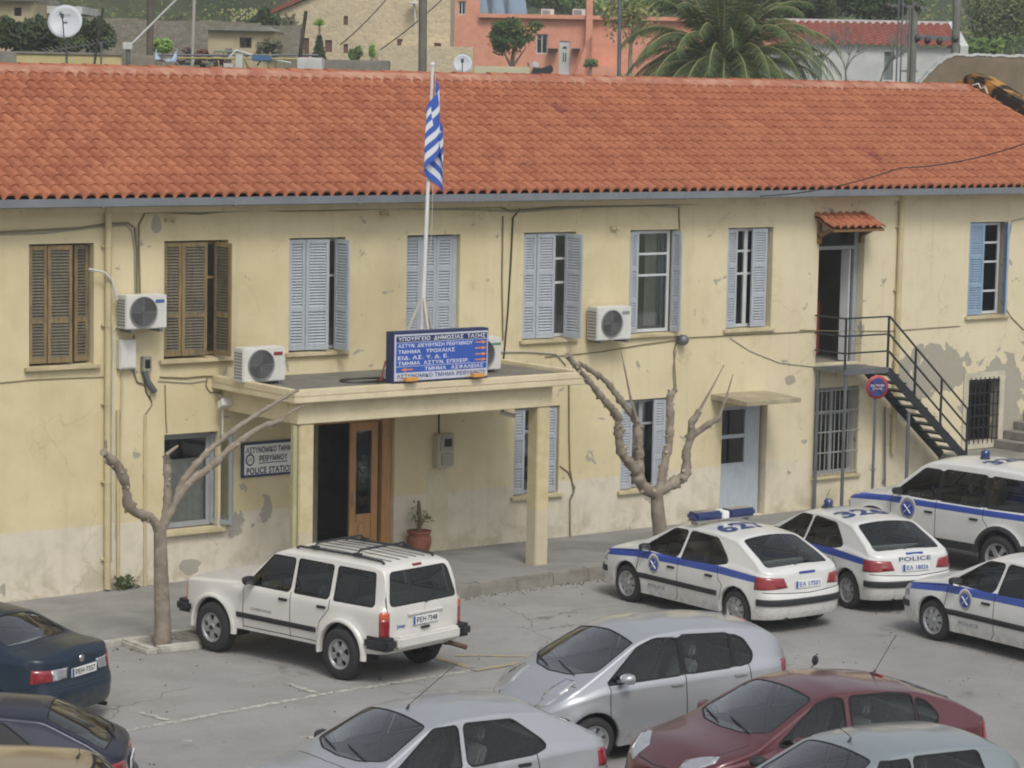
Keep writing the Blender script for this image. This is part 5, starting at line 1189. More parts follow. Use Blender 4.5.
def post(x, z0, z1, yy=sd, r=.035): mb = MB(); mb.box(x-stx0-r/2, x-stx0+r/2, yy-r/2, yy+r/2, z0-SZ, z1-SZ); mb.build('post', DARKST, st)
RH_ = 1.0
for xx in (lx0+.02, lp1-.02): post(xx, SZ, SZ+RH_)
for t in (.33, .66, 1.0): x_ = top0.x+(bot.x-top0.x)*t; z_ = SZ+(bz-SZ)*t; post(x_, z_, z_+RH_)
for hgt in (RH_, .66, .33):
    mb = MB(); mb.bar(S_(lx0, sd, SZ+hgt), S_(lp1, sd, SZ+hgt), .03); mb.bar(S_(lp1, sd, SZ+hgt), S_(bot.x, sd, bz+hgt), .03); mb.bar(S_(lx0, sd, SZ+hgt), S_(lx0, -.03, SZ+hgt), .03); mb.build('rail', DARKST, st)
for xx, yy in ((lx0+.08, sd+.03), (lx0+.05, -.1)): mb = MB(); mb.tube([S_(xx, yy, .12), S_(xx, yy, SZ-.05)], .035, 8); mb.build('support_pole', METALG, st)
xx, _ = fx(910, 430, sd); mb = MB(); mb.tube([S_(xx, sd+.05, .12), S_(xx, sd+.05, fx(910, 414, sd)[1])], .035, 8); mb.build('support_pole', METALG, st)

# no stopping sign
py_ = -1.9; sx, sz = fx(877, 387, py_); rs_ = empty('no_stopping_sign', (sx, py_, .12), 0, 'round blue and red no stopping sign on a grey post near the metal staircase', 'road sign'); z_ = sz-.12
mb = MB(); mb.tube([(0, .03, 0), (0, .03, z_+.2)], .028, 10); mb.build('post', METALG, rs_)
SR = mat('sign_red', hexc('b23038'), .45); SB = mat('sign_blue2', hexc('26417f'), .45); r_ = .225; n = 32
Mz = tr(0, 0, z_) @ rot('Z', radians(-22))
mb = MB(); mb.lathe([(.001, .012), (r_, .012), (r_, 0), (.001, 0)], n, 0, Mz @ rot('X', pi/2)); mb.build('plate', SR, rs_)
mb = MB(); mb.add([Mz @ Vector((r_*.78*cos(2*pi*i/n), -.015, r_*.78*sin(2*pi*i/n))) for i in range(n)], [tuple(range(n))]); mb.build('field', SB, rs_)
mb = MB()
for a_ in (pi/4, -pi/4): dd = Vector((cos(a_), 0, sin(a_)))*r_*.8; q = [Vector((-dd.x, -.019, -dd.z)), Vector((dd.x, -.019, dd.z))]; mb.bar(Mz @ q[0], Mz @ q[1], .045, .004)
mb.build('cross', SR, rs_)
mb = MB(); add_text(mb, 'ΕΞΑΙΡΟΥΝΤΑΙ', .26, .04, lambda a, b: Mz @ Vector((a, -.024, b+.03)), bold=.03); add_text(mb, 'ΑΣΤΥΝΟΜΙΑΣ', .2, .035, lambda a, b: Mz @ Vector((a, -.024, b-.03)), bold=.03); mb.build('lettering', P['white'], rs_)
# ------------------------------------------------------------------ ground
def asphalt():
    m = bpy.data.materials.new('asphalt'); m.use_nodes = True; k = NT(m); tc = k.n('ShaderNodeTexCoord').outputs['Object']
    n1 = k.noise(tc, .22, 6, .6, .6); n2 = k.noise(tc, 1.1, 8, .68, .4); n3 = k.noise(tc, 45, 4, .7); n4 = k.noise(tc, 6, 6, .7)
    c = k.mix(k.ramp(n1, .38, .64), hexc('8f8f8e'), hexc('9e9d9a')); c = k.mix(k.ramp(n2, .42, .68, 0, .6), c, hexc('84827d')); c = k.mix(k.ramp(n2, .60, .74, 0, .6), c, hexc('aaa69c'))
    c = k.mix(k.ramp(n4, .60, .72, 0, .35), c, hexc('716f69')); c = k.mix(k.mth('MULTIPLY', n3, .35), c, hexc('716f6b'))
    vo = k.n('ShaderNodeTexVoronoi', feature='DISTANCE_TO_EDGE'); vo.inputs['Scale'].default_value = .35
    mp = k.n('ShaderNodeVectorMath', operation='ADD'); k.l(tc, mp.inputs[0]); nv = k.n('ShaderNodeTexNoise'); nv.inputs['Scale'].default_value = 1.5; nv.inputs['Detail'].default_value = 5; k.l(tc, nv.inputs['Vector'])
    sc_ = k.n('ShaderNodeVectorMath', operation='SCALE'); k.l(nv.outputs['Color'], sc_.inputs[0]); sc_.inputs['Scale'].default_value = .9; k.l(sc_.outputs[0], mp.inputs[1]); k.l(mp.outputs[0], vo.inputs['Vector'])
    crack = k.mth('MULTIPLY', k.ramp(vo.outputs['Distance'], .007, .002), k.ramp(n1, .45, .6)); c = k.mix(k.mth('MULTIPLY', crack, .6), c, hexc('45433f'))
    v3 = k.n('ShaderNodeTexVoronoi'); v3.inputs['Scale'].default_value = .8; k.l(mp.outputs[0], v3.inputs['Vector']); c = k.mix(k.mth('MULTIPLY', k.ramp(v3.outputs['Distance'], .22, .08), k.ramp(n4, .4, .6, 0, .5)), c, hexc('5a5852'))
    n6 = k.noise(tc, 110, 3, .7); c = k.mix(k.ramp(n6, .5, .75, 0, .5), c, hexc('b4b1a8')); c = k.mix(k.ramp(n6, .48, .3, 0, .5), c, hexc('6b6964'))
    k.l(c, k.b.inputs['Base Color']); k.b.inputs['Roughness'].default_value = .93; k.b.inputs['Specular IOR Level'].default_value = .25
    k.bump(k.mth('ADD', n3, k.mth('MULTIPLY', n2, .6)), .35, .02); return m
ASPH = asphalt()
PAVE = plain_render('sidewalk_concrete', '8d8c89', '7e7d7a', stain='6b6a67', sc=1.2, bumps=.5)
KERB = plain_render('kerb_stone', '8f8b80', '7b776e', stain='5f5c55', sc=3)
KERBW = plain_render('kerb_whitewash', 'bcb9ae', '9f9b90', stain='77736a', sc=5)
YA_ = CY
def cam_g(s, R): p = farw(s, R); return p
# terrain sheet in camera-facing rows: flat yard, then the hillside behind the houses
def tz(s, R):
    if R < 62: return 0.
    px = 512+CF*s/R
    z = min(1, (R-62)/60)**1.2*8.2
    f = max(0, min(1, (px-270)/60))*max(0, min(1, (790-px)/60))      # houses in the middle stand on a terrace
    R0 = 124+(170-124)*f
    step = 3.0 if px < 300 else 0
    if R > R0: z = 8.2+step*min(1, (R-R0)/3)+(R-R0)*.24+ .9*sin(s*.13+R*.05)*min(1, (R-R0)/15)
    return min(z, 70+.02*R)
mb = MB(); Rs = [-160, -60, -20, 0, 10, 20, 30, 40, 50, 58, 62]+[62+i*3 for i in range(1, 60)]+[250, 270, 300, 350, 420, 520, 700, 1000, 1600]
Ss = [-900, -400, -200, -120]+[-90+i*4 for i in range(46)]+[120, 200, 400, 900]
vs = [farw(s*(1 if R < 400 else R/400), R, tz(s, R)-.0) for R in Rs for s in Ss]; W_ = len(Ss)
mb.add(vs, [(j*W_+i, j*W_+i+1, (j+1)*W_+i+1, (j+1)*W_+i) for j in range(len(Rs)-1) for i in range(W_-1)], 0, False)
GRD = bpy.data.materials.new('hill_ground'); GRD.use_nodes = True; k = NT(GRD); tc = k.n('ShaderNodeTexCoord').outputs['Object']; n1 = k.noise(tc, .15, 6, .6); n2 = k.noise(tc, 1.5, 7, .7)
c = k.mix(k.ramp(n1, .4, .6), hexc('36422a'), hexc('494d34')); c = k.mix(k.ramp(n2, .4, .7), c, hexc('3a4729')); k.l(c, k.b.inputs['Base Color']); k.b.inputs['Roughness'].default_value = .95
g = mb.build('ground', GRD); tag(g, kind='structure')
# parking surface 4 mm above the ground sheet
mb = MB(); mb.add([(-30, -37, .004), (70, -37, .004), (70, -2.8, .004), (-30, -2.8, .004)], [(0, 1, 2, 3)]); g = mb.build('road', ASPH); tag(g, kind='structure')
KY = -3.5
def ky(x): return -3.5+.045*(min(x, 34)-19)
def strip(pa, pb, w, mb, z=.008, rag=True, seed=1):
    a = onZ(*pa); b = onZ(*pb); d = (b-a); L = d.length; d.normalize(); n_ = Vector((-d.y, d.x, 0)); k = max(2, int(L/.12)); rs = random.Random(seed)
    vs = []
    for i in range(k+1): 
        p = a+d*L*i/k; vs += [p+n_*(w/2+rs.uniform(-.012, .012))+Vector((0, 0, z)), p-n_*(w/2+rs.uniform(-.012, .012))+Vector((0, 0, z))]
    mb.add(vs, [(2*i, 2*i+1, 2*i+3, 2*i+2) for i in range(k)])
def worn(name, col, thr):
    m = bpy.data.materials.new(name); m.use_nodes = True; k = NT(m); tc = k.n('ShaderNodeTexCoord').outputs['Object']; n = k.noise(tc, 9, 7, .75); 
    k.l(k.mix(k.ramp(n, thr, thr+.16), hexc(col), hexc('8e8b86')), k.b.inputs['Base Color']); k.b.inputs['Roughness'].default_value = .9; return m
mb = MB(); strip((122, 732), (320, 695), .10, mb, seed=1); strip((320, 695), (470, 671), .10, mb, seed=2); strip((140, 713), (168, 721), .10, mb, .012, seed=3); strip((289, 684.5), (319, 694.5), .10, mb, .012, seed=4); strip((75, 752), (122, 732), .10, mb, seed=6); strip((300, 738), (322, 738), .1, mb, seed=7); strip((182, 741), (192, 741), .08, mb, seed=9)
g = mb.build('parking_marking', worn('worn_white_line', 'c0bdb2', .41)); tag(g, kind='structure')
mb = MB(); strip((436, 658), (471, 668.5), .12, mb, .012, seed=5); strip((474, 671.5), (535, 661), .12, mb, .016, seed=6); strip((455, 656), (535, 657), .09, mb, .012, seed=8); g = mb.build('yellow_marking', worn('worn_yellow_line', 'ab9658', .42)); tag(g, kind='structure')
# sidewalk: slab with kerb, its surface dips slightly to the left
def swz(x): return .07+.06*min(1, max(0, (x-19)/7))
XS_ = [5, 12, 17, 18.2, 19, 20, 21, 22, 23, 24, 25, 26, 27, 28, 30, 32, 34, 36, 38, 41, 46, 60]
mb = MB()
vs = []
for x_ in XS_:
    for y_ in (0.0, -1.0, -2.0, ky(x_)+.16): vs.append((x_, y_-.003, swz(x_)+.07*min(1, -y_/3)*min(1, max(0, (x_-21)/4))))
mb.add(vs, [(4*i+j, 4*i+j+1, 4*i+j+5, 4*i+j+4) for i in range(len(XS_)-1) for j in range(3)]); g = mb.build('pavement', PAVE); tag(g, kind='structure')
mb = MB(); mb2 = MB(); x_ = 8.0; rs = random.Random(5)
TX1 = onZ(163, 645, 0).x; TY = -3.85; gaps = [(TX1-.55, TX1+.55)]
while x_ < 46:
    L = .78
    if x_ > 0:
        a, b = x_+.006, x_+L-.006; z = swz(x_+L/2)+.012+rs.uniform(-.006, .006); j = rs.uniform(-.012, .012)
        (mb2 if x_ < TX1 else mb).box(a, b, ky(x_)+j, ky(x_)+.17+j, -.02, z+.07*min(1, max(0, (x_-21)/4)))
    x_ += L
g = mb.build('kerb', KERB, bevel=.015); tag(g, kind='structure'); g = mb2.build('whitewashed_kerb', KERBW, bevel=.015); tag(g, kind='structure')
mb = MB()
for (a, b, c_, d_, z) in ((TX1-.55, TX1-.38, TY-.45, TY+.4, .10), (TX1+.38, TX1+.55, TY-.45, TY+.4, .11), (TX1-.37, TX1+.37, TY-.46, TY-.28, .10)): mb.box(a, b, c_, d_, -.02, z)
g = mb.build('tree_pit_kerb', KERBW, bevel=.03); tag(g, kind='structure')
# raised terrace at the right-hand end
mb = MB(); tx = 39.9; mb.box(tx, 60, -3.0, -.004, -.05, 1.0)
for i in range(5): mb.box(tx+1.6+i*.3, 60, -2.6, -.006, 1.0+i*.17, 1.0+(i+1)*.17)
g = mb.build('terrace', CONC, bevel=.01); tag(g, kind='structure')
rs = random.Random(12); mb = MB()
for i in range(2500):
    x_ = rs.uniform(14, 42); y_ = ky(x_)-abs(rs.gauss(0, .12))-.02 if rs.random() < .7 else rs.uniform(-16, -3.6); s_ = rs.uniform(.004, .012)
    mb.box(-s_, s_, -s_, s_, 0, s_*1.2, rs.randrange(3), tr(x_, y_, .006) @ rot('Z', rs.uniform(0, 3)))
g = mb.build('grit', [mat('grit_pale', hexc('a9a59a'), .9), mat('grit_dark', hexc('4c4a45'), .9), mat('grit_leaf', hexc('7a6a48'), .9)]); tag(g, 'fine grit and dry leaf litter scattered along the kerb and over the yard', 'grit', kind='stuff')
# weeds at the wall foot
rs = random.Random(11)
for (px, py) in ((115, 588), (128, 588)):
    b = onZ(px, py, .09); mb = MB()
    for i in range(60):
        a = rs.uniform(0, 6.28); r = rs.uniform(0, .16); p = Vector((r*cos(a), -abs(r*sin(a))*.6, rs.uniform(0, .22))); u1 = Vector((rs.uniform(-1, 1), rs.uniform(-1, 1), rs.uniform(-1, 1))).normalized()*.05; u2 = Vector((rs.uniform(-1, 1), rs.uniform(-1, 1), rs.uniform(-1, 1))).normalized()*.03; mb.add([p-u1, p-u2, p+u1, p+u2], [(0, 1, 2, 3)])
    o = mb.build('weed', mat('weed_green', hexc('4c5a2c'), .8, var=.3, vscale=15)); o.location = (b.x, -.08, .09); tag(o, 'small green weed growing at the foot of the wall by the downpipe', 'plant', 'weeds at the wall foot')

# ------------------------------------------------------------------ pollarded trees
def tree(label, base_px, Y, limbs, twigs, trunk_r, seed, knobs=1.):
    rs = random.Random(seed); 
    def W(px, py, y): x, z = fx(px, py, y); return Vector((x, y, z))
    b = W(*base_px, Y); root = empty('pollarded_tree', (b.x, Y, .05), 0, label, 'tree', 'bare pollarded trees in front of the facade'); O = Vector(root.location)
    def limb(nm, pts, r0, r1, bumps=True, dep=0.):
        P_ = [W(p[0], p[1], Y+dep*(i/(len(pts)-1))**1.2)-O for i, p in enumerate(pts)]
        out = []; rr = []
        for i in range(len(P_)-1):
            n = max(2, int((P_[i+1]-P_[i]).length/.055))
            for j in range(n): out.append(P_[i].lerp(P_[i+1], j/n))
        out.append(P_[-1])
        for _ in range(3):                          # relax the bends
            out = [out[0]]+[(out[i-1]+out[i]*2+out[i+1])/4 for i in range(1, len(out)-1)]+[out[-1]]
        n = len(out)
        for i in range(n): t = i/(n-1); r = r0+(r1-r0)*t; rr.append(r*(1+(rs.uniform(-.2, .2)+.22*max(0, sin(i*1.1+r0*90)) if bumps and i > 2 else rs.uniform(-.03, .03))))
        m = MB(); m.tube([p+Vector((rs.uniform(-1, 1), rs.uniform(-1, 1), 0))*(r0*.14 if bumps else .0) for p in out], rr, 10)
        if bumps:
            for i in range(4, n, 2):
                for q in range(2):
                    a = Vector((rs.uniform(-1, 1), rs.uniform(-1, 1), rs.uniform(-1, 1))).normalized(); c = out[i]+a*rr[i]*.75; m.lathe([(.001, .8*rr[i]), (rr[i]*.32, .55*rr[i]), (rr[i]*.42, .1*rr[i]), (rr[i]*.4, -.5*rr[i])], 6, 1 if rs.random() < .3 else 0, tr(*c) @ a.to_track_quat('Z', 'Y').to_matrix().to_4x4())
        return m.build(nm, [BARK, mat('cut_wood', hexc('ab9c84'), .9)], root)
    limb('trunk', limbs[0][0], limbs[0][1], limbs[0][2], False)
    for pts, r0, r1, dep in limbs[1:]: limb('branch', pts, r0, r1, True, dep)
    for pts, r0, r1, dep in twigs: limb('twig', pts, r0, r1, False, dep)
    return root
tree('bare pollarded tree in front of the left white off-roader, with two long leaning branches', (163, 645), TY, [
    ([(163, 646), (162.5, 620), (161.5, 590), (160.5, 555), (160, 528)], .13, .095),
    ([(159, 532), (155, 520), (144, 515), (131, 511), (127, 500), (126, 482), (119, 468), (110, 458), (103, 452)], .07, .065, -.25),
    ([(162, 530), (167, 512), (168, 490), (167, 470), (166, 455)], .065, .05, .15),
    ([(164, 525), (172, 508), (182, 492), (194, 478), (210, 468), (226, 452), (244, 438), (262, 426), (281, 421)], .062, .035, -.5),
    ([(165, 522), (177, 500), (182, 482), (198, 462), (216, 444), (236, 428), (262, 411), (280, 400), (298, 390)], .06, .02, .3)],
    [([(103, 452), (107, 447), (105, 440)], .03, .02, 0), ([(166, 455), (172, 450), (178, 446)], .03, .018, 0), ([(281, 421), (290, 411), (309, 404)], .02, .008, -.1)], .12, 1)
tree('bare pollarded tree behind the police car with the long light bar', (663, 560), -2.65, [
    ([(664, 562), (661, 540), (658, 515), (656.5, 492)], .14, .115),
    ([(656, 495), (640, 485), (636, 470), (622, 454), (618.5, 440), (619, 417), (602, 398), (585, 376), (567, 355)], .095, .04, -.4),
    ([(645, 488), (638, 475), (640, 462), (639, 440), (637, 421), (622, 402), (605, 380), (580, 363)], .085, .035, .2),
    ([(659, 490), (664, 465), (669, 445), (671, 412), (669, 396), (675, 390)], .075, .05, .3),
    ([(658, 492), (672, 484), (686, 476), (686, 450), (692, 435), (690, 425), (699, 411)], .095, .055, -.2),
    ([(692, 436), (704, 427), (719, 418)], .06, .045, -.3)],
    [([(637, 421), (631, 400), (625, 370), (621, 351)], .03, .008, .1), ([(675, 390), (673, 370), (676, 350)], .025, .008, 0), ([(699, 411), (712, 388), (724, 365)], .028, .008, 0), ([(719, 418), (727, 395), (733, 374)], .028, .008, 0)], .12, 2)
# ------------------------------------------------------------------ behind the station
# every house stands in its own frame facing the camera side: x to the right, y away, built where it stands
def frame(name, s, R, z, label, cat, group=None, turn=0.):
    p = farw(s, R, z); return empty(name, tuple(p), -CY+turn, label, cat, group)
class Loc:
    """pixel to local metres of a frame standing at distance R"""
    def __init__(s, px, py, R): s.R = R; s.s0, s.z0 = far(px, py, R)
    def __call__(s, px, py): a, b = far(px, py, s.R); return a-s.s0, b-s.z0
    def x(s, px, py=40): return s(px, py)[0]
    def z(s, py, px=512): return s(px, py)[1]
def stone_mat(name, h1, h2, h3, sc=2.2):
    m = bpy.data.materials.new(name); m.use_nodes = True; k = NT(m); tc = k.n('ShaderNodeTexCoord').outputs['Object']
    mp = k.n('ShaderNodeMapping'); k.l(tc, mp.inputs[0]); mp.inputs['Scale'].default_value = (1, 1, 1.7)
    v = k.n('ShaderNodeTexVoronoi'); v.inputs['Scale'].default_value = sc; k.l(mp.outputs[0], v.inputs['Vector']); v2 = k.n('ShaderNodeTexVoronoi', feature='DISTANCE_TO_EDGE'); v2.inputs['Scale'].default_value = sc; k.l(mp.outputs[0], v2.inputs['Vector'])
    sp = k.n('ShaderNodeSeparateColor'); k.l(v.outputs['Color'], sp.inputs[0]); c = k.mix(sp.outputs[0], hexc(h1), hexc(h2)); c = k.mix(k.ramp(v2.outputs['Distance'], .08, .02), c, hexc(h3))
    n = k.noise(tc, .6, 6, .65); c = k.mix(k.ramp(n, .5, .75, 0, .5), c, hexc(h3)); k.l(c, k.b.inputs['Base Color']); k.b.inputs['Roughness'].default_value = .95; k.bump(v2.outputs['Distance'], .5, .05); return m
LEAF = {}
def leafm(name, h1, h2):
    if name in LEAF: return LEAF[name]
    m = bpy.data.materials.new(name); m.use_nodes = True; k = NT(m); tc = k.n('ShaderNodeTexCoord').outputs['Object']; n = k.noise(tc, 1.3, 5, .7); n2 = k.noise(tc, 14, 3, .6)
    c = k.mix(k.ramp(n, .35, .65), hexc(h1), hexc(h2)); c = k.mix(k.ramp(n2, .45, .7, 0, .5), c, hexc(h2)); k.l(c, k.b.inputs['Base Color']); k.b.inputs['Roughness'].default_value = .75; k.b.inputs['Specular IOR Level'].default_value = .2
    LEAF[name] = m; return m
DG = leafm('dark_leaf', '2f3d24', '46572f'); MG = leafm('mid_leaf', '4a6a30', '6d8a40'); OLV = leafm('dull_leaf', '5a5f45', '6e7053'); BRI = leafm('bright_leaf', '6e9638', '8fb04a'); PALML = leafm('palm_leaf', '3f5530', '5c6e3c')
def leafcloud(mb, blobs, n, size, rs, mi=0, squash=1.):
    for i in range(n):
        c, r = blobs[rs.randrange(len(blobs))]
        d = Vector((rs.gauss(0, 1), rs.gauss(0, 1), rs.gauss(0, 1))).normalized()*(rs.random()**.45); p = Vector((c[0]+d.x*r[0], c[1]+d.y*r[1], c[2]+d.z*r[2]))
        a = Vector((rs.uniform(-1, 1), rs.uniform(-1, 1), rs.uniform(-1, 1))).normalized(); b = a.orthogonal().normalized(); s = size*rs.uniform(.5, 1.3)
        mb.add([p-a*s, p-b*s*.55, p+a*s, p+b*s*.55], [(0, 1, 2, 3)], mi)
def bush(label, px, py_top, py_bot, wpx, R, m, seed, n=900, size=.12, name='shrub', cat='shrub', trunk=True, group=None):
    rs = random.Random(seed); s, zt_ = far(px, py_top, R); _, zb_ = far(px, py_bot, R); w = wpx/CF*R/2; h = zt_-zb_
    root = frame(name, s, R, zb_, label, cat, group)
    if trunk: mb = MB(); mb.tube([(0, 0, -1.2), (0, 0, 0), (.05, 0, h*.5)], [.09, .07, .03], 7); 
    if trunk: 
        for i in range(4): a = rs.uniform(0, 6.28); mb.tube([(0, 0, h*.1), (cos(a)*w*.5, sin(a)*w*.5, h*.6)], [.04, .015], 5)
        mb.build('trunk', BARK, root)
    bl = [((rs.uniform(-.62, .62)*w, rs.uniform(-.5, .5)*w, h*rs.uniform(.28, .78)), (w*rs.uniform(.28, .45), w*.4, h*rs.uniform(.18, .3))) for _ in range(12)]+[((0, 0, h*.45), (w*.7, w*.6, h*.42))]*3
    mb = MB(); leafcloud(mb, bl, n, size, rs); mb.build('foliage', m, root); return root

def house_box(root, x0, x1, z0, z1, dep, m, nm='wall', holes=()):
    mb = MB(); wall_panel(mb, x0, x1, z0, z1, list(holes), 0, .2); mb.box(x0, x0+.2, .205, dep, z0, z1); mb.box(x1-.2, x1, .205, dep, z0, z1); mb.box(x0, x1, dep+.005, dep+.2, z0, z1); mb.box(x0+.21, x1-.21, .21, dep, z1-.25, z1-.05)
    return mb.build(nm, m, root)
def fillhole(root, h, kind, m, y=.10):
    mb = MB(); x0, x1, z0, z1 = h
    if kind == 'shutter':
        mb.box(x0+.003, (x0+x1)/2-.01, y, y+.05, z0, z1); mb.box((x0+x1)/2+.01, x1-.003, y, y+.05, z0, z1); mb.build('shutter', m, root)
    elif kind == 'door': mb.box(x0+.003, x1-.003, y, y+.05, z0, z1); mb.build('door', m, root)
    else:
        t = .07; mb.box(x0, x0+t, y, y+.06, z0, z1); mb.box(x1-t, x1, y, y+.06, z0, z1); mb.box(x0+t, x1-t, y, y+.06, z0, z0+t); mb.box(x0+t, x1-t, y, y+.06, z1-t, z1); mb.box((x0+x1)/2-.03, (x0+x1)/2+.03, y+.004, y+.055, z0+t, z1-t); w = mb.build('window', m, root)
        mb = MB(); mb.box(x0+t, x1-t, y+.02, y+.025, z0+t, z1-t); mb.build('pane', P['glass'], w)
PINK = plain_render('salmon_render', 'e09a7c', 'd58e70', stain='c08268'); ROUGHW = stone_mat('honey_stone', 'd0c09c', 'b6a686', 'c5b697', 4.5); GREYST = stone_mat('grey_rubble', '8f897a', '77725f', '6b6858', 6)
WHW = plain_render('whitewash', 'c9cbc8', 'b5b8b4', stain='8b8e86', sc=.8); BUFF = plain_render('buff_render', 'b8ab88', 'aa9c78', stain='84795c', sc=.8); REDT = tile_mat('old_red_tiles', '9c5646', '8a4a3c', '7d4b3e', .3, .4)
BROWNW = plain_render('brown_mud_wall', '8b7d66', '776a55', stain='5f5544', sc=1.0, bumps=.8); DOORB = mat('brown_shutter', hexc('6b4a3c'), .7, var=.15); BLKC = plain_render('grey_blocks', '8f897b', '7f7a6e', sc=2)
def hole(L, x0, y0, x1, y1): a = L((x0), (y0+y1)/2)[0]; b = L(x1, (y0+y1)/2)[0]; c = L((x0+x1)/2, y1)[1]; d = L((x0+x1)/2, y0)[1]; return (a, b, c, d)

# stone house, gable to the left
R = 135; L = Loc(360, 74, R); hs = frame('stone_house', L.s0, R, L.z0, 'honey-coloured stone house with small brown shuttered windows behind the roof', 'house')
zb = L.z(95, 360)
hl = [hole(L, 343.5, 16, 348, 25), hole(L, 343.5, 44, 348, 53), hole(L, 402, 9, 409, 37), hole(L, 397, 39, 403, 46), hole(L, 394, 64, 403, 74), hole(L, 434, 4, 444, 18), hole(L, 434, 43, 441, 47)]
dl = [hole(L, 300, 38, 309, 60), hole(L, 325, 40, 332, 52)]
x0 = L.x(277.5); x1 = L.x(450); zt_ = L.z(-30, 360)
mb = MB(); wall_panel(mb, x0, x1, zb, L.z(12, 278), [h for h in hl+dl if h[3] < L.z(12, 278)-.05], 0, .25)
# upper wall with raking gable edge
xg = L.x(330); upz = L.z(12, 278); wall_panel(mb, xg, x1, upz+.001, L.z(-25, 360), [], 0, .25)
mb.add([(x0, 0, upz), (xg, 0, upz), (xg, 0, L.z(-10, 330))], [(0, 1, 2)]); mb.add([(x0, .25, upz), (xg, .25, upz), (xg, .25, L.z(-10, 330))], [(2, 1, 0)])
mb.box(x0, x0+.25, .255, 9, zb, upz); mb.box(x1-.25, x1, .255, 9, zb, upz+3); mb.build('wall', ROUGHW, hs)
for h in hl+dl: fillhole(hs, h, 'door', DOORB)
mb = MB(); a = Vector((x0-.4, -.25, upz-.15)); b = Vector((xg, -.25, L.z(-10, 330)+.12)); mb.add([a, b, b+Vector((0, 9, 0)), a+Vector((0, 9, 0)), a+Vector((0, 0, .22)), b+Vector((0, 0, .22)), b+Vector((0, 9, .22)), a+Vector((0, 9, .22))], [(0, 1, 2, 3), (7, 6, 5, 4), (0, 4, 5, 1), (2, 6, 7, 3), (0, 3, 7, 4), (1, 5, 6, 2)]); mb.build('roof', REDT, hs)
mb = MB(); a, b, c, d = (L.x(380), L.x(424), zb, L.z(46, 400)); mb.box(a, b, -1.6, -.01, zb, d); mb.prism([(L.x(402), d+.002), (L.x(423), d+.002), (L.x(423), L.z(28, 415)), (L.x(408), L.z(28, 415))], -1.2, -.3, 'y'); mb.box(L.x(424)+.002, L.x(474), -1.5, -.01, zb, L.z(47, 450)); mb.build('terrace_wall', ROUGHW, hs)
mb = MB(); mb.lathe([(.001, .12), (.3, .05), (.36, 0), (.001, -.02)], 14, 0, tr(L.x(414), -.5, L.z(4, 414))); mb.tube([(L.x(414), -.5, L.z(4, 414)), (L.x(417), -.5, L.z(40, 417))], .05, 6); mb.build('wall_lamp', WHW, hs)

# salmon house
R = 150; L = Loc(560, 75, R); ph = frame('salmon_house', L.s0, R, L.z0, 'salmon pink flat-roofed house with a white panelled door', 'house')
zb = L.z(92, 560); x0, x1, x2 = L.x(450), L.x(479), L.x(800)
h1 = hole(L, 458, 1, 466, 15); house_box(ph, x0, x1, zb, L.z(-20, 465), 6, PINK, 'tower', [h1]); fillhole(ph, h1, 'w', WHW)
h2 = hole(L, 559, 41, 570, 75.5); h3 = hole(L, 536, 34, 548, 54); h4 = hole(L, 770, 40, 776, 50)
zr = L.z(19, 560); house_box(ph, x1+.004, x2, zb, zr, 8, PINK, 'wall', [h2, h3]); fillhole(ph, h2, 'door', WHW, .06)
a, b, c, d = h2; cx = (a+b)/2
mb = MB(); mb.box(cx-.09, cx-.03, .05, .058, c+.75, c+1.25); mb.box(cx+.03, cx+.09, .05, .058, c+.75, c+1.25); mb.prism([(cx+.13*cos(t), d-.42+.13*sin(t)) for t in [pi*i/8 for i in range(9)]], .05, .058, 'y'); mb.build('door_glazing', P['dark'], ph)
fillhole(ph, h3, 'w', WHW)
mb = MB(); mb.box(x1, x2, -.35, 1.0, zr+.002, zr+.22); mb.build('roof_edge', PINK, ph)
mb = MB(); mb.box(L.x(585.5), L.x(592), -.6, -.355, zb, L.z(-15, 590)); mb.prism([(L.x(576), L.z(75, 580)), (L.x(592), L.z(75, 580)), (L.x(592), L.z(35, 590)), (L.x(586), L.z(42, 588))], -.6, -.36, 'y'); mb.build('chimney_stack', PINK, ph)
mb = MB(); mb.box(L.x(592)+.01, L.x(618), -1.5, -.01, zb, L.z(66, 600)); mb.build('planter_wall', PINK, ph)
mb = MB(); mb.box(L.x(548), L.x(559)-.05, -.7, -.01, L.z(50.5, 550), L.z(48.5, 550)); mb.box(L.x(572), L.x(580), -.7, -.01, L.z(50.5, 575), L.z(48.5, 575)); mb.build('door_shelf', DARKST, ph)
PAN = mat('solar_blue', hexc('6f8699'), .25, .2, var=.15, vscale=1)
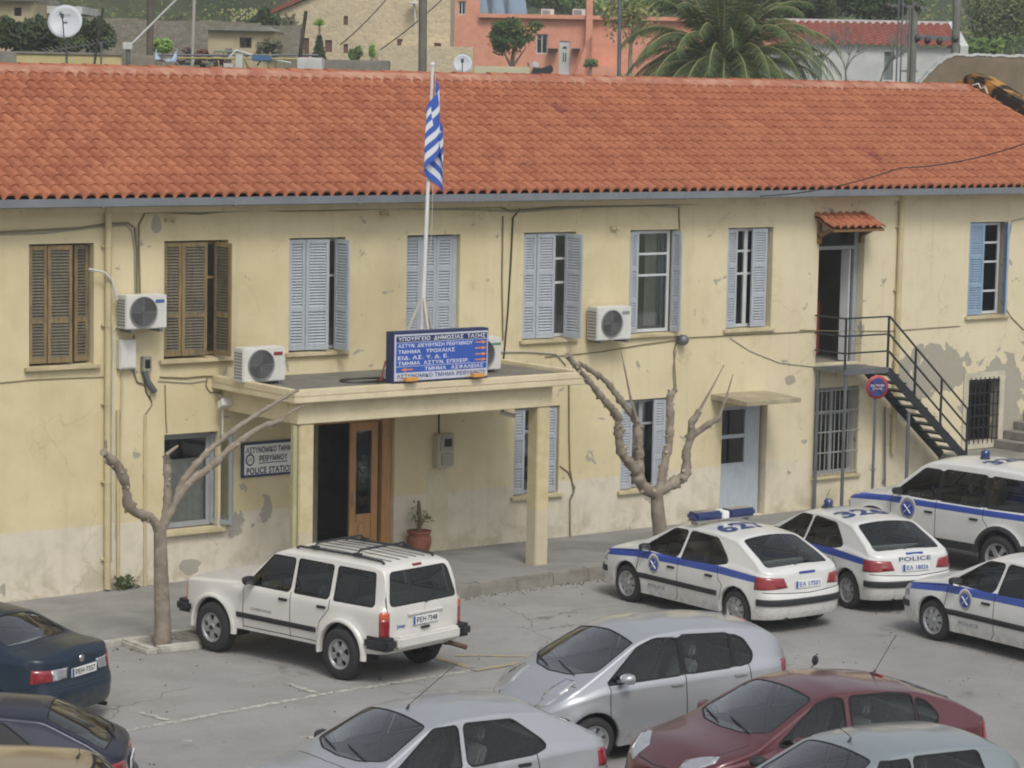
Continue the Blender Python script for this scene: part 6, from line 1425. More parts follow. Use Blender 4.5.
for i, (pa, pb) in enumerate((((480, 484), (497, 484)), ((495, 507), (511, 523)), ((511, 524), (528, 539)))):
    so = frame('solar_panel', far((pa[0]+pb[0])/2, 18, R+1)[0], R+1, far(510, 18.5, R+1)[1], ['bluish solar panel on the salmon roof beside the tower', 'tilted solar water panel, left one of the leaning pair on the salmon roof', 'tilted solar water panel, right one of the leaning pair on the salmon roof'][i], 'solar panel', 'solar panels on the salmon roof')
    w = .95; hgt = 1.25; mb = MB(); mb.add([(-w/2-.3, 0, .05), (w/2-.3+.3, 0, .05), (w/2-.2, .9, hgt), (-w/2-.5, .9, hgt), (-w/2-.3, .05, -.02), (w/2, .05, -.02), (w/2-.2, .95, hgt-.05), (-w/2-.5, .95, hgt-.05)], [(0, 1, 2, 3), (7, 6, 5, 4), (0, 4, 5, 1), (1, 5, 6, 2), (2, 6, 7, 3), (3, 7, 4, 0)]); mb.build('collector', PAN, so)
    mb = MB(); mb.bar((-.3, .9, hgt-.05), (-.3, 1.1, 0), .05); mb.bar((.2, .9, hgt-.05), (.2, 1.1, 0), .05); mb.bar((-w/2-.3, -.01, .06), (w/2, -.01, .06), .05); mb.build('frame', METALG, so)
for px, lb in ((547.5, 'white outdoor unit on the salmon roof, left of two'), (579, 'white outdoor unit on the salmon roof, right of two beside the chimney')):
    s, z = far(px, 18.5, R+1); r = frame('air_conditioner', s, R+1, z, lb, 'air conditioner', 'outdoor units on the salmon roof'); mb = MB(); mb.box(-.36, .36, 0, .3, 0, .52); mb.build('casing', ACW, r, bevel=.02); mb = MB(); mb.box(-.30, .14, -.01, -.0, .06, .46); mb.build('fan_guard', ACD, r)

# orange tree
R = 128; s, z0 = far(512, 78, R); ot = frame('orange_tree', s, R, z0-1.2, 'round bushy orange tree in front of the salmon house', 'tree'); rs = random.Random(21); k1 = R/CF
mb = MB(); mb.tube([(0, 0, 0), (0, 0, 2.0), (.1, 0, 3.0)], [.12, .1, .06], 8); mb.tube([(0, 0, 1.6), (-.5, 0, 2.6)], [.07, .03], 6); mb.tube([(0, 0, 1.7), (.6, .1, 2.6)], [.06, .03], 6); mb.build('trunk', BARK, ot)
cz = far(512, 38, R)[1]-z0+1.2
bl = [((rs.uniform(-1.0, 1.0), rs.uniform(-.8, .8), cz+rs.uniform(-.55, .7)), (.45, .5, .32)) for _ in range(14)]+[((0, 0, cz), (1.05, 1.0, .8))]
mb = MB(); leafcloud(mb, bl, 3000, .10, rs); mb.build('foliage', MG if 0 else leafm('citrus_leaf', '31491f', '4f6a2c'), ot)
mb = MB()
for i in range(26): a = rs.uniform(0, 6.28); e = rs.uniform(-.6, .8); d = Vector((cos(a)*cos(e)*1.25, -abs(sin(a))*cos(e)*1.1, sin(e)*.85+cz)); mb.lathe([(.001, .05), (.045, .02), (.045, -.02), (.001, -.05)], 6, 0, tr(*d))
mb.build('fruit', mat('orange_fruit', hexc('c98a2c'), .5), ot)

# white house with red tiles at the right
R = 112; L = Loc(880, 60, R); wh = frame('white_house', L.s0, R, L.z0, 'white house with faded red tiled roof behind the bare tree', 'house')
zb = L.z(100, 880); xa, xb = L.x(770, 40), L.x(965, 40); ze = L.z(45, 850)
hl = [hole(L, 812, 55, 822, 78), hole(L, 884, 52, 893, 80)]
house_box(wh, xa, xb, zb, ze-.05, 7, WHW, 'wall', hl)
for h in hl: fillhole(wh, h, 'shutter', mat('grey_shutter', hexc('6f7a78'), .7, var=.15))
zr = L.z(21.5, 880); yd = 3.6; sl = sqrt(yd**2+(zr-ze)**2); u_ = Vector((0, yd/sl, (zr-ze)/sl)); n_ = Vector((0, -u_.z, u_.y)); mb = MB(); tile_field(mb, xa-.1, xb-.25, sl, .32, .42, (0, -.25, ze), (1, 0, 0), u_, n_, seg=5); mb.build('roof', [REDT, REDT], wh)
mb = MB(); mb.box(xa, xb+.1, yd-.3, yd-.05, zr-.15, zr+.14); mb.prism([(-.3, zb), (-.3, ze+.05), (yd-.3, zr+.14), (yd-.05, zr+.14), (yd-.05, zb)], xb-.22, xb+.1, 'x'); mb.build('parapet', WHW, wh)
mb = MB(); mb.box(L.x(700), L.x(793), -2.5, -.01, zb, L.z(58, 750)); mb.box(L.x(690), L.x(800), -2.9, 0.2, L.z(58, 750)+.003, L.z(56, 750)); mb.build('annexe', WHW, wh)

# cream house behind the dish, with its flat annexe
R = 118; L = Loc(20, 55, R); ch = frame('cream_house', L.s0, R, L.z0, 'cream house behind dark bushes with a small dark window', 'house')
zb = L.z(85, 20); h1 = hole(L, 14, 7.5, 21.5, 16); house_box(ch, L.x(-60), L.x(33), zb, L.z(1, 20), 6, BUFF, 'wall', [h1]); fillhole(ch, h1, 'door', P['dark'], .12)
mb = MB(); mb.box(L.x(-62), L.x(34), -.4, 6.4, L.z(1, 20)+.002, L.z(-3, 20)); mb.build('roof', CONC, ch)
R = 122; L = Loc(60, 55, R); an = frame('flat_annexe', L.s0, R, L.z0, 'low flat annexe with thick white roof edge right of the cream house', 'house'); zb = L.z(85, 60)
house_box(an, L.x(33), L.x(80), zb, L.z(14, 60), 5, BUFF); mb = MB(); mb.box(L.x(32), L.x(84), -.5, 5.3, L.z(13.8, 60), L.z(6.5, 60)); mb.build('roof_edge', WHW, an)
# rubble retaining wall and stone shed
R = 121; L = Loc(150, 60, R); rw = frame('retaining_wall', L.s0, R, L.z0, 'long grey rubble retaining wall below the green slope', 'wall'); mb = MB(); x = L.x(78); rs = random.Random(4)
while x < L.x(285): zt_ = L.z(17+(x-L.x(78))/(L.x(285)-L.x(78))*6, 150)+rs.uniform(-.07, .07); mb.box(x, x+.9, 0, .6, L.z(90, 150), zt_); x += .9
mb.build('masonry', GREYST, rw)
R = 112; L = Loc(240, 55, R); sd = frame('stone_shed', L.s0, R, L.z0, 'small buff shed with flat lean-to roof and dark window', 'shed'); h1 = hole(L, 239.5, 37.5, 251.5, 48)
house_box(sd, L.x(208), L.x(275), L.z(90, 240), L.z(31, 240), 4, BUFF, 'wall', [h1]); fillhole(sd, h1, 'w', DARKWOOD); mb = MB(); mb.prism([(L.x(206), L.z(31, 240)+.01), (L.x(276), L.z(31, 240)+.01), (L.x(264), L.z(26, 240)), (L.x(216), L.z(27.5, 240))], -.3, 4.2, 'y'); mb.build('roof', CONC, sd)
# roof terraces just behind the station (walls peeping over the ridge)
def low_wall(label, x0, x1, ytop, R, m, dep=.25, ybot=110, name='parapet_wall', cat='wall', cap=None):
    L = Loc((x0+x1)/2, ytop, R); r = frame(name, L.s0, R, L.z0, label, cat); mb = MB(); a = L.x(x0, ytop); b = L.x(x1, ytop); mb.box(a, b, 0, dep, -L.z0, 0); mb.build('masonry', m, r, bevel=.02)
    if cap: mb = MB(); mb.box(a-.03, b+.03, -.04, dep+.04, .003, .06); mb.build('coping', cap, r)
    return r
low_wall('pale yellow parapet wall with white capping left behind the ridge', 16, 121, 54.5, 66, plain_render('yellow_parapet', 'cbbd86', 'bfb079'), .25, cap=CONC)
low_wall('grey wall behind the far left end of the ridge', -80, 17, 50.5, 67, CONC, .4)
low_wall('grey concrete block wall beside the white junction mast', 121, 156, 55, 66.5, BLKC, .25)
low_wall('white rounded rooftop block at the end of a grey wall', 297, 322, 57.5, 63, WHW, .9, name='rooftop_block', cat='block')
low_wall('low grey-brown rooftop wall right of the white block', 322.5, 389, 60, 64, CONC, .8)
low_wall('cream low parapet left of the orange tree with a dark opening', 474, 530, 66.5, 80, plain_render('cream_parapet', 'c8c3a5', 'bcb796'), .3)
low_wall('pinkish low wall under the palm left side', 620, 680, 74, 90, BUFF, .3)
R = 70; L = Loc(980, 56, R); bw = frame('brown_wall', L.s0, R, L.z0, 'rough brown mud wall with pale crest at the right end of the ridge', 'wall'); mb = MB(); rs = random.Random(9); x = L.x(921); xe = L.x(1100); zt0_ = L.z(55, 980); top_ = []
for i in range(60): t = i/59; xx = x+(xe-x)*t; top_.append((xx, zt0_+rs.uniform(-.025, .025)-.75*max(0, 1-(xx-x)/.9)**1.5))
mb.prism([(x, -L.z0)]+top_+[(xe, -L.z0)], 0, .5, 'y', 0); mb.add([(a, yy, b+dz_) for a, b in top_ for yy, dz_ in ((-.02, -.03), (-.02, .03), (.5, .03))], [(3*i+k_, 3*i+k_+1, 3*i+k_+4, 3*i+k_+3) for i in range(59) for k_ in (0, 1)], 1)
mb.build('masonry', [BROWNW, WHW], bw)
# lichen-covered verge coping at the right gable of the station
m = bpy.data.materials.new('lichen_coping'); m.use_nodes = True; k = NT(m); tc = k.n('ShaderNodeTexCoord').outputs['Object']; n = k.noise(tc, 1.9, 5, .6, .6); c = k.mix(k.ramp(n, .46, .56), hexc('272019'), hexc('b07a22')); k.l(c, k.b.inputs['Base Color']); k.b.inputs['Roughness'].default_value = .95; k.bump(n, .6, .04)
vc = empty('gable_coping', (BR+.12, RY, RZ), 0, 'black and orange lichen-stained gable coping at the right end of the ridge', 'coping')
mb = MB(); dy = RY-EY; dz = RZ-EZ
mb.prism([(.35, -.3), (.35, .22), (.12, .36), (-.25, .27), (-dy-.2, .17-dz), (-dy-.2, -.3-dz)], 0, .5, 'x'); mb.prism([(.352, -.3), (.352, .22), (dy, .17-dz), (dy, -.3-dz)], 0, .5, 'x'); mb.build('coping', m, vc, bevel=.05)
mb = MB(); mb.tube([(-.012, -.5, -.10), (-.015, -.42, .05), (-.015, -.30, .0), (-.015, -.22, .12), (-.012, -.05, .08), (-.012, .03, -.03)], .022, 6); mb.build('white_daub', WHW, vc)

# dishes
def dish(label, px, py, rpx, R, mast_py, logo=False, fz=.0):
    s, z = far(px, py, R); r_ = rpx/CF*R; _, zb_ = far(px, mast_py, R); root = frame('satellite_dish', s, R, zb_, label, 'satellite dish', 'satellite dishes behind the ridge'); h = z-zb_
    M = tr(0, 0, h) @ rot('Z', fz) @ rot('X', radians(72)); mb = MB(); mb.lathe([(.001, -.18*r_*.9), (r_*.4, -.15*r_*.9), (r_*.8, -.05*r_), (r_, .03*r_), (r_*.995, .0), (r_*.8, -.08*r_), (.001, -.22*r_)], 40, 0, M); mb.build('reflector', mat('dish_grey', hexc('b9c0c6'), .5, var=.05), root)
    mb = MB(); mb.tube([(.02, .1, -2), (.02, .1, h-.05)], .03, 8); mb.bar((0, .1, h-.3), (0, .1, h), .1); mb.build('mast', METALG, root)
    mb = MB(); a = M @ Vector((0, -r_*.95, .02)); b = M @ Vector((0, -r_*.0, r_*.95)); 
    mb.tube([a, b], .014, 6); mb.lathe([(.035, -.05), (.035, .05), (.001, .05)], 10, 0, tr(*b)); mb.build('feed_arm', DARKST, root)
    if logo:
        mb = MB(); add_text(mb, 'X', r_*.2, r_*.2, lambda p, q: M @ Vector((-r_*.28+p, r_*.48+q, .02-.06*r_)), bold=.06); add_text(mb, 'xnet', r_*.38, r_*.1, lambda p, q: M @ Vector((r_*.06+p, r_*.46+q, .02-.06*r_)), bold=.03) if 0 else mb.bar(M @ Vector((-r_*.12, r_*.46, -.03*r_)), M @ Vector((r_*.3, r_*.46, -.03*r_)), .02, .006); mb.build('dish_mark', P['ink'], root)
    return root
dish('big pale grey satellite dish at the upper left with a small black mark', 65, 21.5, 17.2, 64, 57, True)
dish('small grey satellite dish right of the flagpole top', 462.5, 63.5, 9.6, 68, 80, False)
# aerial masts, pipes and posts
def pole(name, label, cat, pts, r, R, m, group=None, z_ground=True):
    s, z = far(*pts[0], R); root = frame(name, s, R, 0, label, cat, group); mb = MB(); P_ = []
    for p in pts: a, b = far(*p, R); P_.append((a-s, 0, b))
    if z_ground: P_ = [(0, 0, 0)]+P_
    mb.tube(P_, r, 8); mb.build('shaft', m, root); return root
pole('aerial_mast', 'thin leaning rusty mast right of the big satellite dish', 'mast', [(94, 66), (103, 8)], .03, 64, DARKWOOD)
pole('aerial_mast', 'dark leaning post in front of the small conical palm', 'mast', [(298, 70), (306, 11)], .045, 66, DARKWOOD)
pole('scaffold_pole', 'pale slender pole standing before the rubble wall', 'pole', [(192, 69), (194.5, -10)], .045, 75, mat('pale_pole', hexc('a9a598'), .6))
pole('timber_pole', 'old dark timber pole before the rubble wall at upper left', 'pole', [(150, 50), (150.5, -15)], .12, 95, plain_render('timber', '6a6255', '575044'))
pole('utility_pole', 'grey concrete utility pole rising behind the flag top', 'utility pole', [(422.5, 74), (423, -20)], .13, 84, plain_render('pole_concrete', '77756c', '68665e'))
pole('slender_pole', 'slender grey pole left of the big palm', 'pole', [(619, 70), (620, -15)], .06, 84, METALG)
w_ = pole('leaning_pipe', 'white pipe leaning diagonally up from the small white mast box', 'pipe', [(132, 44), (182, -6)], .028, 64, WHW, z_ground=False)
r = pole('mast_with_box', 'short grey mast carrying a white box beside the block wall', 'mast', [(128, 68), (128, 48)], .05, 64, METALG); s0, z0 = far(128, 46.5, 64); mb = MB(); mb.box(-.11, .11, -.1, .1, z0-.07, z0+.10); mb.build('box', WHW, r, bevel=.01)
# yagi aerial
R = 64; s, z = far(80, 47, R); yg = frame('tv_aerial', s, R, z, 'long horizontal television aerial with many short rods beside the big dish', 'aerial'); mb = MB(); a0, b0 = far(46, 51.5, R); a1, b1 = far(118, 40, R)
mb.bar((a0-s, 0, b0-z), (a1-s, 0, b1-z), .025); mb.build('boom', METALG, yg); mb = MB()
for i in range(17): t = i/16; p = Vector((a0-s+(a1-a0)*t, 0, b0-z+(b1-b0)*t)); mb.tube([p+Vector((.06, .2, -.06-.03*t)), p-Vector((.06, .2, -.06-.03*t))], .009, 4)
mb.build('rod', mat('aerial_rods', hexc('a9a69c'), .5, .3), yg); mb = MB(); mb.tube([(.5, 0, -z-0), (.5, 0, .1)], .025, 6); mb.build('mast', METALG, yg)
# utility H-pole with insulators at right
R = 92; s, z = far(907, 78, R); hp = frame('power_pole', s, R, 0, 'double power line pole with crossarms and dark insulators at upper right', 'utility pole')
def LP(px, py): a, b = far(px, py, R); return a-s, b
PW = plain_render('pole_grey', '7f7f78', '6e6e67')
for (px, ytop, r_) in ((913, 2, .11), (908.5, 8, .04), (955, -30, .14)):
    a, b = LP(px, 60); _, t_ = LP(px, ytop); mb = MB(); mb.tube([(a, 0, 0), (a, 0, t_)], r_, 8); mb.build('shaft', PW, hp)
mb = MB(); a, b = LP(885, 5); c, d = LP(927, 8); mb.bar((a, 0, b), (c, 0, d), .09); a, b = LP(908, 36); c, d = LP(957, 39); mb.bar((a, .1, b), (c, .1, d), .14); a, b = LP(902, 71); c, d = LP(918, 71); mb.bar((a, .1, b), (c, .1, d), .06); a, b = LP(908, 10); c, d = LP(903, 55); mb.bar((a, 0, b), (c, 0, d), .06); mb.build('crossarm', METALG, hp)
for px, py in ((888, 6), (903, 6.5), (917, 7), (917, 38), (927, 40), (939, 41), (955, 39)):
    a, b = LP(px, py); mb = MB(); mb.lathe([(.001, .12), (.07, .1), (.11, .03), (.11, -.05), (.06, -.12), (.001, -.14)], 10, 0, tr(a, -.08, b)); mb.build('insulator', mat('insulator_dark', hexc('3b3533'), .4), hp)
a, b = LP(920, 37); mb = MB(); 
for px in (895, 899): a, b = LP(px, 80); _, t_ = LP(px, -5); mb.tube([(a, -.3, 0), (a, -.3, t_)], .03, 6)
mb.build('conduit', METALG, hp)
# overhead wires
def wire(label, pts, r=.018):
    P_ = []
    for (px, py, R) in pts: a, b = far(px, py, R); P_.append(farw(a, R, b))
    out = []; n = 12
    for i in range(len(P_)-1):
        for j in range(n): t = j/n; p = P_[i].lerp(P_[i+1], t); p.z -= .3*4*t*(1-t)*0.3; out.append(p)
    out.append(P_[-1]); o = Vector(out[0]); mb = MB(); mb.tube([p-o for p in out], r, 4); w = mb.build('overhead_wire', CABLEK); w.location = o; tag(w, label, 'wire')
wire('dark wire sagging in front of the stone house towards the upper right', [(380, 50, 100), (450, -8, 100)], .02); wire('wire running from the stone house corner up past the utility pole', [(340, 45, 100), (390, -5, 100)], .02)
wire('thin dark cable crossing low over the right end of the tiled roof', [(760, 196, 44.3), (900, 168, 41), (1040, 138, 37)], .009)
# pipe clutter on the roof terrace
R = 70; s, z = far(230, 62, R); pc_ = frame('rooftop_pipes', s, R, z, 'tangle of yellow and grey rooftop pipes behind the ridge', 'pipes'); mats_ = [mat('pipe_yellow', hexc('a79a5a'), .6), METALG, WHW, mat('pipe_blue', hexc('3e6b96'), .5), mat('pipe_green', hexc('5f7a62'), .6)]
def q(px, py): a, b = far(px, py, R); return (a-s, 0, b-z)
for i, (pts, mi) in enumerate([([(178, 58), (300, 59)], 0), ([(152, 55), (318, 55)], 1), ([(216, 60), (217, 68), (228, 69), (295, 69)], 0), ([(206, 60), (212, 51), (240, 52), (246, 58)], 4), ([(228, 59), (236, 50), (252, 55)], 2), ([(244, 60), (248, 69)], 0), ([(192, 57), (190, 68)], 2), ([(170, 60), (176, 66), (196, 66)], 4), ([(270, 53), (270, 69)], 0), ([(256, 66), (262, 57), (290, 63)], 2)]):
    mb = MB(); mb.tube([(a, (i % 4)*.25, b) for a, _, b in (q(*p) for p in pts)], .028, 6); mb.build('pipe', mats_[mi], pc_)
mb = MB(); a = q(236, 68); mb.box(a[0], a[0]+.18, -.1, .1, a[2]-.1, a[2]+.35); a = q(224, 69); mb.box(a[0], a[0]+.25, -.1, .1, a[2]-.1, a[2]+.15); mb.build('bracket', WHW, pc_); mb = MB(); a = q(252, 61); mb.box(a[0], a[0]+.5, -.1, .2, a[2], a[2]+.14); mb.build('tray', mats_[3], pc_, bevel=.02)
s, z = far(205, 55, 76); rp = frame('scrap_heap', s, 76, z-.5, 'low heap of dark reddish scrap on the terrace behind the pipes', 'heap'); mb = MB(); rs = random.Random(8)
for i in range(70): p = Vector((rs.uniform(-.75, .75), rs.uniform(-.4, .4), rs.uniform(0, .65))); mb.box(-.1, .1, -.06, .06, -.03, .03, rs.randrange(3), tr(*p) @ rot('Z', rs.uniform(0, 3)) @ rot('X', rs.uniform(0, 3)))
mb.build('debris', [mat('scrap_red', hexc('6e3d38'), .8), mat('scrap_grey', hexc('6f6d68'), .8), mat('scrap_dark', hexc('3b3a38'), .8)], rp)
s, z = far(165, 66, 65); bb = frame('plastic_bag', s, 65, z, 'crumpled blue and white plastic sheet on the block wall', 'plastic sheet'); mb = MB(); rs = random.Random(5); vs = [(-.25+.5*i/5+rs.uniform(-.03, .03), rs.uniform(-.08, .08)+.1*j, .12+.1*j*(1 if i in (0, 5) else .2)+rs.uniform(-.04, .04)) for j in range(4) for i in range(6)]
mb.add(vs, [(j*6+i, j*6+i+1, j*6+i+7, j*6+i+6) for j in range(3) for i in range(5)], 0, True); mb.build('sheet', mat('bag_blue', hexc('9db4cc'), .4), bb)
# scooter behind the ridge
s, z = far(541, 75, 126); mo = frame('parked_motorcycle', s, 126, z-.55, 'dark motorcycle with a cover parked by the white panelled door', 'motorcycle')
mb = MB(); mb.prism([(-.5, .5), (-.35, .95), (.0, .85), (.45, 1.05), (.6, .8), (.3, .45)], -.15, .15, 'y'); mb.build('body', P['ink'], mo, bevel=.05); mb = MB(); mb.tube([(-.5, 0, .6), (-.62, 0, 1.1)], .04, 6); mb.tube([(-.62, -.3, 1.12), (-.62, .3, 1.12)], .025, 6); mb.build('handlebar', METALG, mo)
for xx in (-.65, .6): mb = MB(); mb.lathe([(.2, -.05), (.29, -.05), (.31, 0), (.29, .05), (.2, .05)], 20, 0, tr(xx, 0, .31) @ rot('X', pi/2)); mb.build('wheel', P['rubber'], mo)
mb = MB(); mb.box(-.45, -.1, -.18, .18, .85, 1.15); mb.build('cover', WHW, mo, bevel=.06)

# palm
R = 86; s, zc = far(724, 66, R); pm = frame('date_palm', s, R, 0, 'big date palm with drooping fronds rising behind the tiled roof', 'palm tree'); rs = random.Random(14)
mb = MB(); n = 30; mb.tube([(0, 0, zc*i/n) for i in range(n+1)], [.36+.05*(i % 2)+.15*(i > 25) for i in range(n+1)], 12); mb.build('trunk', plain_render('palm_trunk', '75664e', '5e5240', sc=6, bumps=1), pm)
def frond(az, el, Lf, droop, dens=1.):
    mb = MB(); pts = []; p = Vector((cos(az)*.2, sin(az)*.2, zc)); d = Vector((cos(az)*cos(el), sin(az)*cos(el), sin(el))); N = 22; side = Vector((-sin(az), cos(az), 0))
    for i in range(N+1):
        pts.append(Vector(p)); p = p+d*(Lf/N); d = (d+Vector((0, 0, -droop/N*(.4+1.6*i/N)))).normalized()
    mb.tube(pts, [.045*(1-i/N)+.008 for i in range(N+1)], 4, 1)
    for i in range(2, N+1):
        for h in (0, .25, .5, .75):
            if i == N and h: continue
            q0 = pts[i].lerp(pts[min(N, i+1)], h); t = (i+h)/N; ln = .74*(sin(min(1, t*1.6)*pi/2))*(1-.55*max(0, t-.55)/.45); fw_ = (pts[min(N, i+1)]-pts[i-1]).normalized(); up = side.cross(fw_)*-1
            for sg in (-1, 1):
                v = (side*sg*.85+fw_*.55+Vector((0, 0, -.3+rs.uniform(-.35, .2)))+up*0).normalized(); e = q0+v*ln*rs.uniform(.85, 1.1)+Vector((0, 0, -.08)); w = fw_*.017
                mb.add([q0-w, q0+w, e], [(0, 1, 2)], 0)
    return mb.build('frond', [PALML, mat('frond_rib', hexc('8a8c52'), .7)], pm)
for i in range(105):
    ring = i/105; az = i*2.39996; el = radians(82-ring*100+rs.uniform(-6, 6)); frond(az, el, rs.uniform(3.3, 4.2)*(1 if ring < .8 else .85), 1.0+.9*(1-abs(ring-.4)))
mb = MB(); 
for i in range(30): a = rs.uniform(0, 6.28); l = rs.uniform(.3, .7); mb.tube([(cos(a)*.3, sin(a)*.3, zc-.5), (cos(a)*(.3+l*.6), sin(a)*(.3+l*.6), zc-.1+l*.6)], [.05, .02], 5)
mb.build('frond_stub', mat('frond_stub', hexc('8b6a3e'), .8, var=.2), pm)

# small conical fan palm and shrubs
R = 124; s, z = far(319, 62, R); fp_ = frame('columnar_cypress', s, R, z-1.0, 'small conical evergreen with a bright feathery top against the stone house', 'tree'); rs = random.Random(6); mb = MB(); k1 = R/CF
for i in range(1400): h = rs.random()**1.5*34*k1; w = (1-h/(38*k1))*9.5*k1*rs.random()**.4; a = rs.uniform(0, 6.28); p = Vector((cos(a)*w, sin(a)*w, h+.6)); u1 = Vector((rs.uniform(-1, 1), rs.uniform(-1, 1), rs.uniform(0, 1.5))).normalized()*.14; u2 = u1.orthogonal().normalized()*.05; mb.add([p-u1, p-u2, p+u1, p+u2], [(0, 1, 2, 3)])
mb.build('foliage', DG, fp_); mb = MB()
for i in range(120): a = rs.uniform(0, 6.28); e = rs.uniform(.1, 1.4); v = Vector((cos(a)*cos(e), sin(a)*cos(e), sin(e)))*.36; c0 = Vector((0, 0, 1.0+36*k1)); w = v.orthogonal().normalized()*.04; mb.add([c0-w, c0+w, c0+v], [(0, 1, 2)])
mb.build('crest', BRI, fp_); mb = MB(); mb.tube([(0, 0, -1), (0, 0, 1.0+36*k1)], .06, 6); mb.build('trunk', BARK, fp_)
bush('dark green shrub mass at the far left edge below the cream house', 22, 16, 56, 62, 98, DG, 31, 2200, .13); bush('dark shrub directly behind the big satellite dish', 62, 22, 56, 56, 96, DG, 32, 2000, .13)
bush('dark shrub between the big dish and the leaning rusty mast', 95, 16, 56, 44, 97, DG, 33, 1500, .12); bush('small bright green bush at the foot of the rubble wall', 163, 38, 54, 24, 100, BRI, 34, 500, .1)
bush('tall dull olive shrub at the left corner of the stone house', 289, 14, 62, 26, 122, OLV, 35, 1300, .11); bush('dark conifer mass above the stone shed', 262, 8, 38, 40, 126, DG, 36, 1500, .16)
bush('bright young bush beside the stone house wall', 356, 46, 62, 18, 120, MG, 37, 500, .09); bush('bright narrow bush before the stone house terrace', 372, 42, 60, 8, 119, BRI, 38, 300, .09)
bush('dull shrub in the shadow left of the stone shed', 270, 36, 60, 34, 112, OLV, 39, 700, .1); bush('clipped green bush in the salmon planter', 591, 59, 68, 16, 146, MG, 40, 400, .09)
bush('sparse pale tree with yellow-green leaves between salmon house and palm', 632, -12, 52, 78, 96, leafm('pale_leaf', '7b8450', '9a9a5e'), 41, 800, .1, 'sparse_tree', 'tree')
bush('dark green tree behind the salmon house solar panels', 505, -20, 20, 40, 166, DG, 42, 1500, .14, 'leafy_tree', 'tree'); bush('broad green tree behind the salmon house chimney', 560, -25, 18, 95, 168, MG, 43, 5000, .14, 'leafy_tree', 'tree')
bush('green tree between chimney and palm behind the salmon house', 650, -25, 22, 80, 165, MG, 44, 4200, .14, 'leafy_tree', 'tree')
bush('dark tree left of the power poles behind the white house', 800, -30, 30, 95, 121, DG, 45, 5000, .11, 'leafy_tree', 'tree'); bush('dark green tree behind the white house roof between the power poles', 880, -35, 26, 100, 122, leafm('deep_leaf', '33472a', '4a6034'), 46, 5000, .11, 'leafy_tree', 'tree')
bush('pale green shrubbery right of the white house gable', 1005, -25, 62, 110, 122, leafm('grass_leaf', '56673c', '748050'), 47, 5000, .10, 'leafy_tree', 'tree'); bush('mid-green bush at the foot of the white gable', 985, 36, 58, 46, 118, MG, 48, 900, .12)
# bare tree before the white house
R = 104; s, z = far(850, 80, R); bt = frame('bare_tree', s, R, z-1.5, 'grey leafless tree in front of the white house', 'tree'); rs = random.Random(77); mb = MB()
def grow(p, d, l, r, dep):
    e = p+d*l; mb.tube([p, p.lerp(e, .5)+Vector((rs.uniform(-.05, .05),)*3), e], [r, r*.8, r*.62], 5, cap=False)
    if dep == 0: return
    for _ in range(3 if dep > 1 else 2): nd = (d+Vector((rs.uniform(-1, 1), rs.uniform(-.8, .8), rs.uniform(-.45, .7)))*.8).normalized(); grow(e, nd, l*rs.uniform(.6, .85), r*.6, dep-1)
for dx in (-1.4, -.2, 1.1): mb.tube([(dx, 0, 0), (dx, 0, 1.2)], .08, 6); grow(Vector((dx, 0, 1.1)), Vector((rs.uniform(-.3, .3), 0, 1)).normalized(), .75, .06, 5)
mb.build('branches', mat('bare_twigs', hexc('7b7972'), .9), bt)
# hillside vegetation nobody could count
rs = random.Random(99); mb = MB()
for i in range(90000):
    s_ = rs.uniform(-75, 80); R = 125.5+rs.random()**1.5*24
    px = 512+CF*s_/R
    if px < -40 or px > 1070: continue
    if 300 < px < 760: R += 44
    px = 512+CF*s_/R
    if not -40 < px < 1070: continue
    z = tz(s_, R)
    clump = sin(s_*.35+R*.11)*cos(R*.2-s_*.15)
    if rs.random() > .8+.3*clump: continue
    h = rs.uniform(.05, 1.1)*(1+1.6*max(0, clump)); p = farw(s_, R, z+h); a = Vector((rs.uniform(-1, 1), rs.uniform(-1, 1), rs.uniform(-.5, 1))).normalized(); b = a.orthogonal().normalized(); q_ = rs.uniform(.05, .14)
    mb.add([p-a*q_, p-b*q_*.6, p+a*q_, p+b*q_*.6], [(0, 1, 2, 3)], 0 if rs.random() < .6 else (1 if clump > .2 else 2))
g = mb.build('hillside_scrub', [leafm('scrub_green', '45602b', '5f7d39'), leafm('scrub_dark', '35492a', '4c6034'), leafm('scrub_dry', '6d7048', '878455')]); tag(g, 'green scrub and grass covering the slope behind the houses', 'scrub', kind='stuff')
mb = MB()
for i in range(420):
    px = rs.uniform(155, 262); py = rs.uniform(9, 20); R = 127; a, b = far(px, py, R); p = farw(a, R+rs.uniform(0, 4), b+rs.uniform(-.05, .05)); mb.add([p+Vector((0, 0, .06)), p+RH*.06, p-Vector((0, 0, .06)), p-RH*.06], [(0, 1, 2, 3)])
g = mb.build('wild_flowers', mat('flower_yellow', hexc('b9b872'), .8)); tag(g, 'small pale yellow wild flowers on the slope above the rubble wall', 'flowers', kind='stuff')
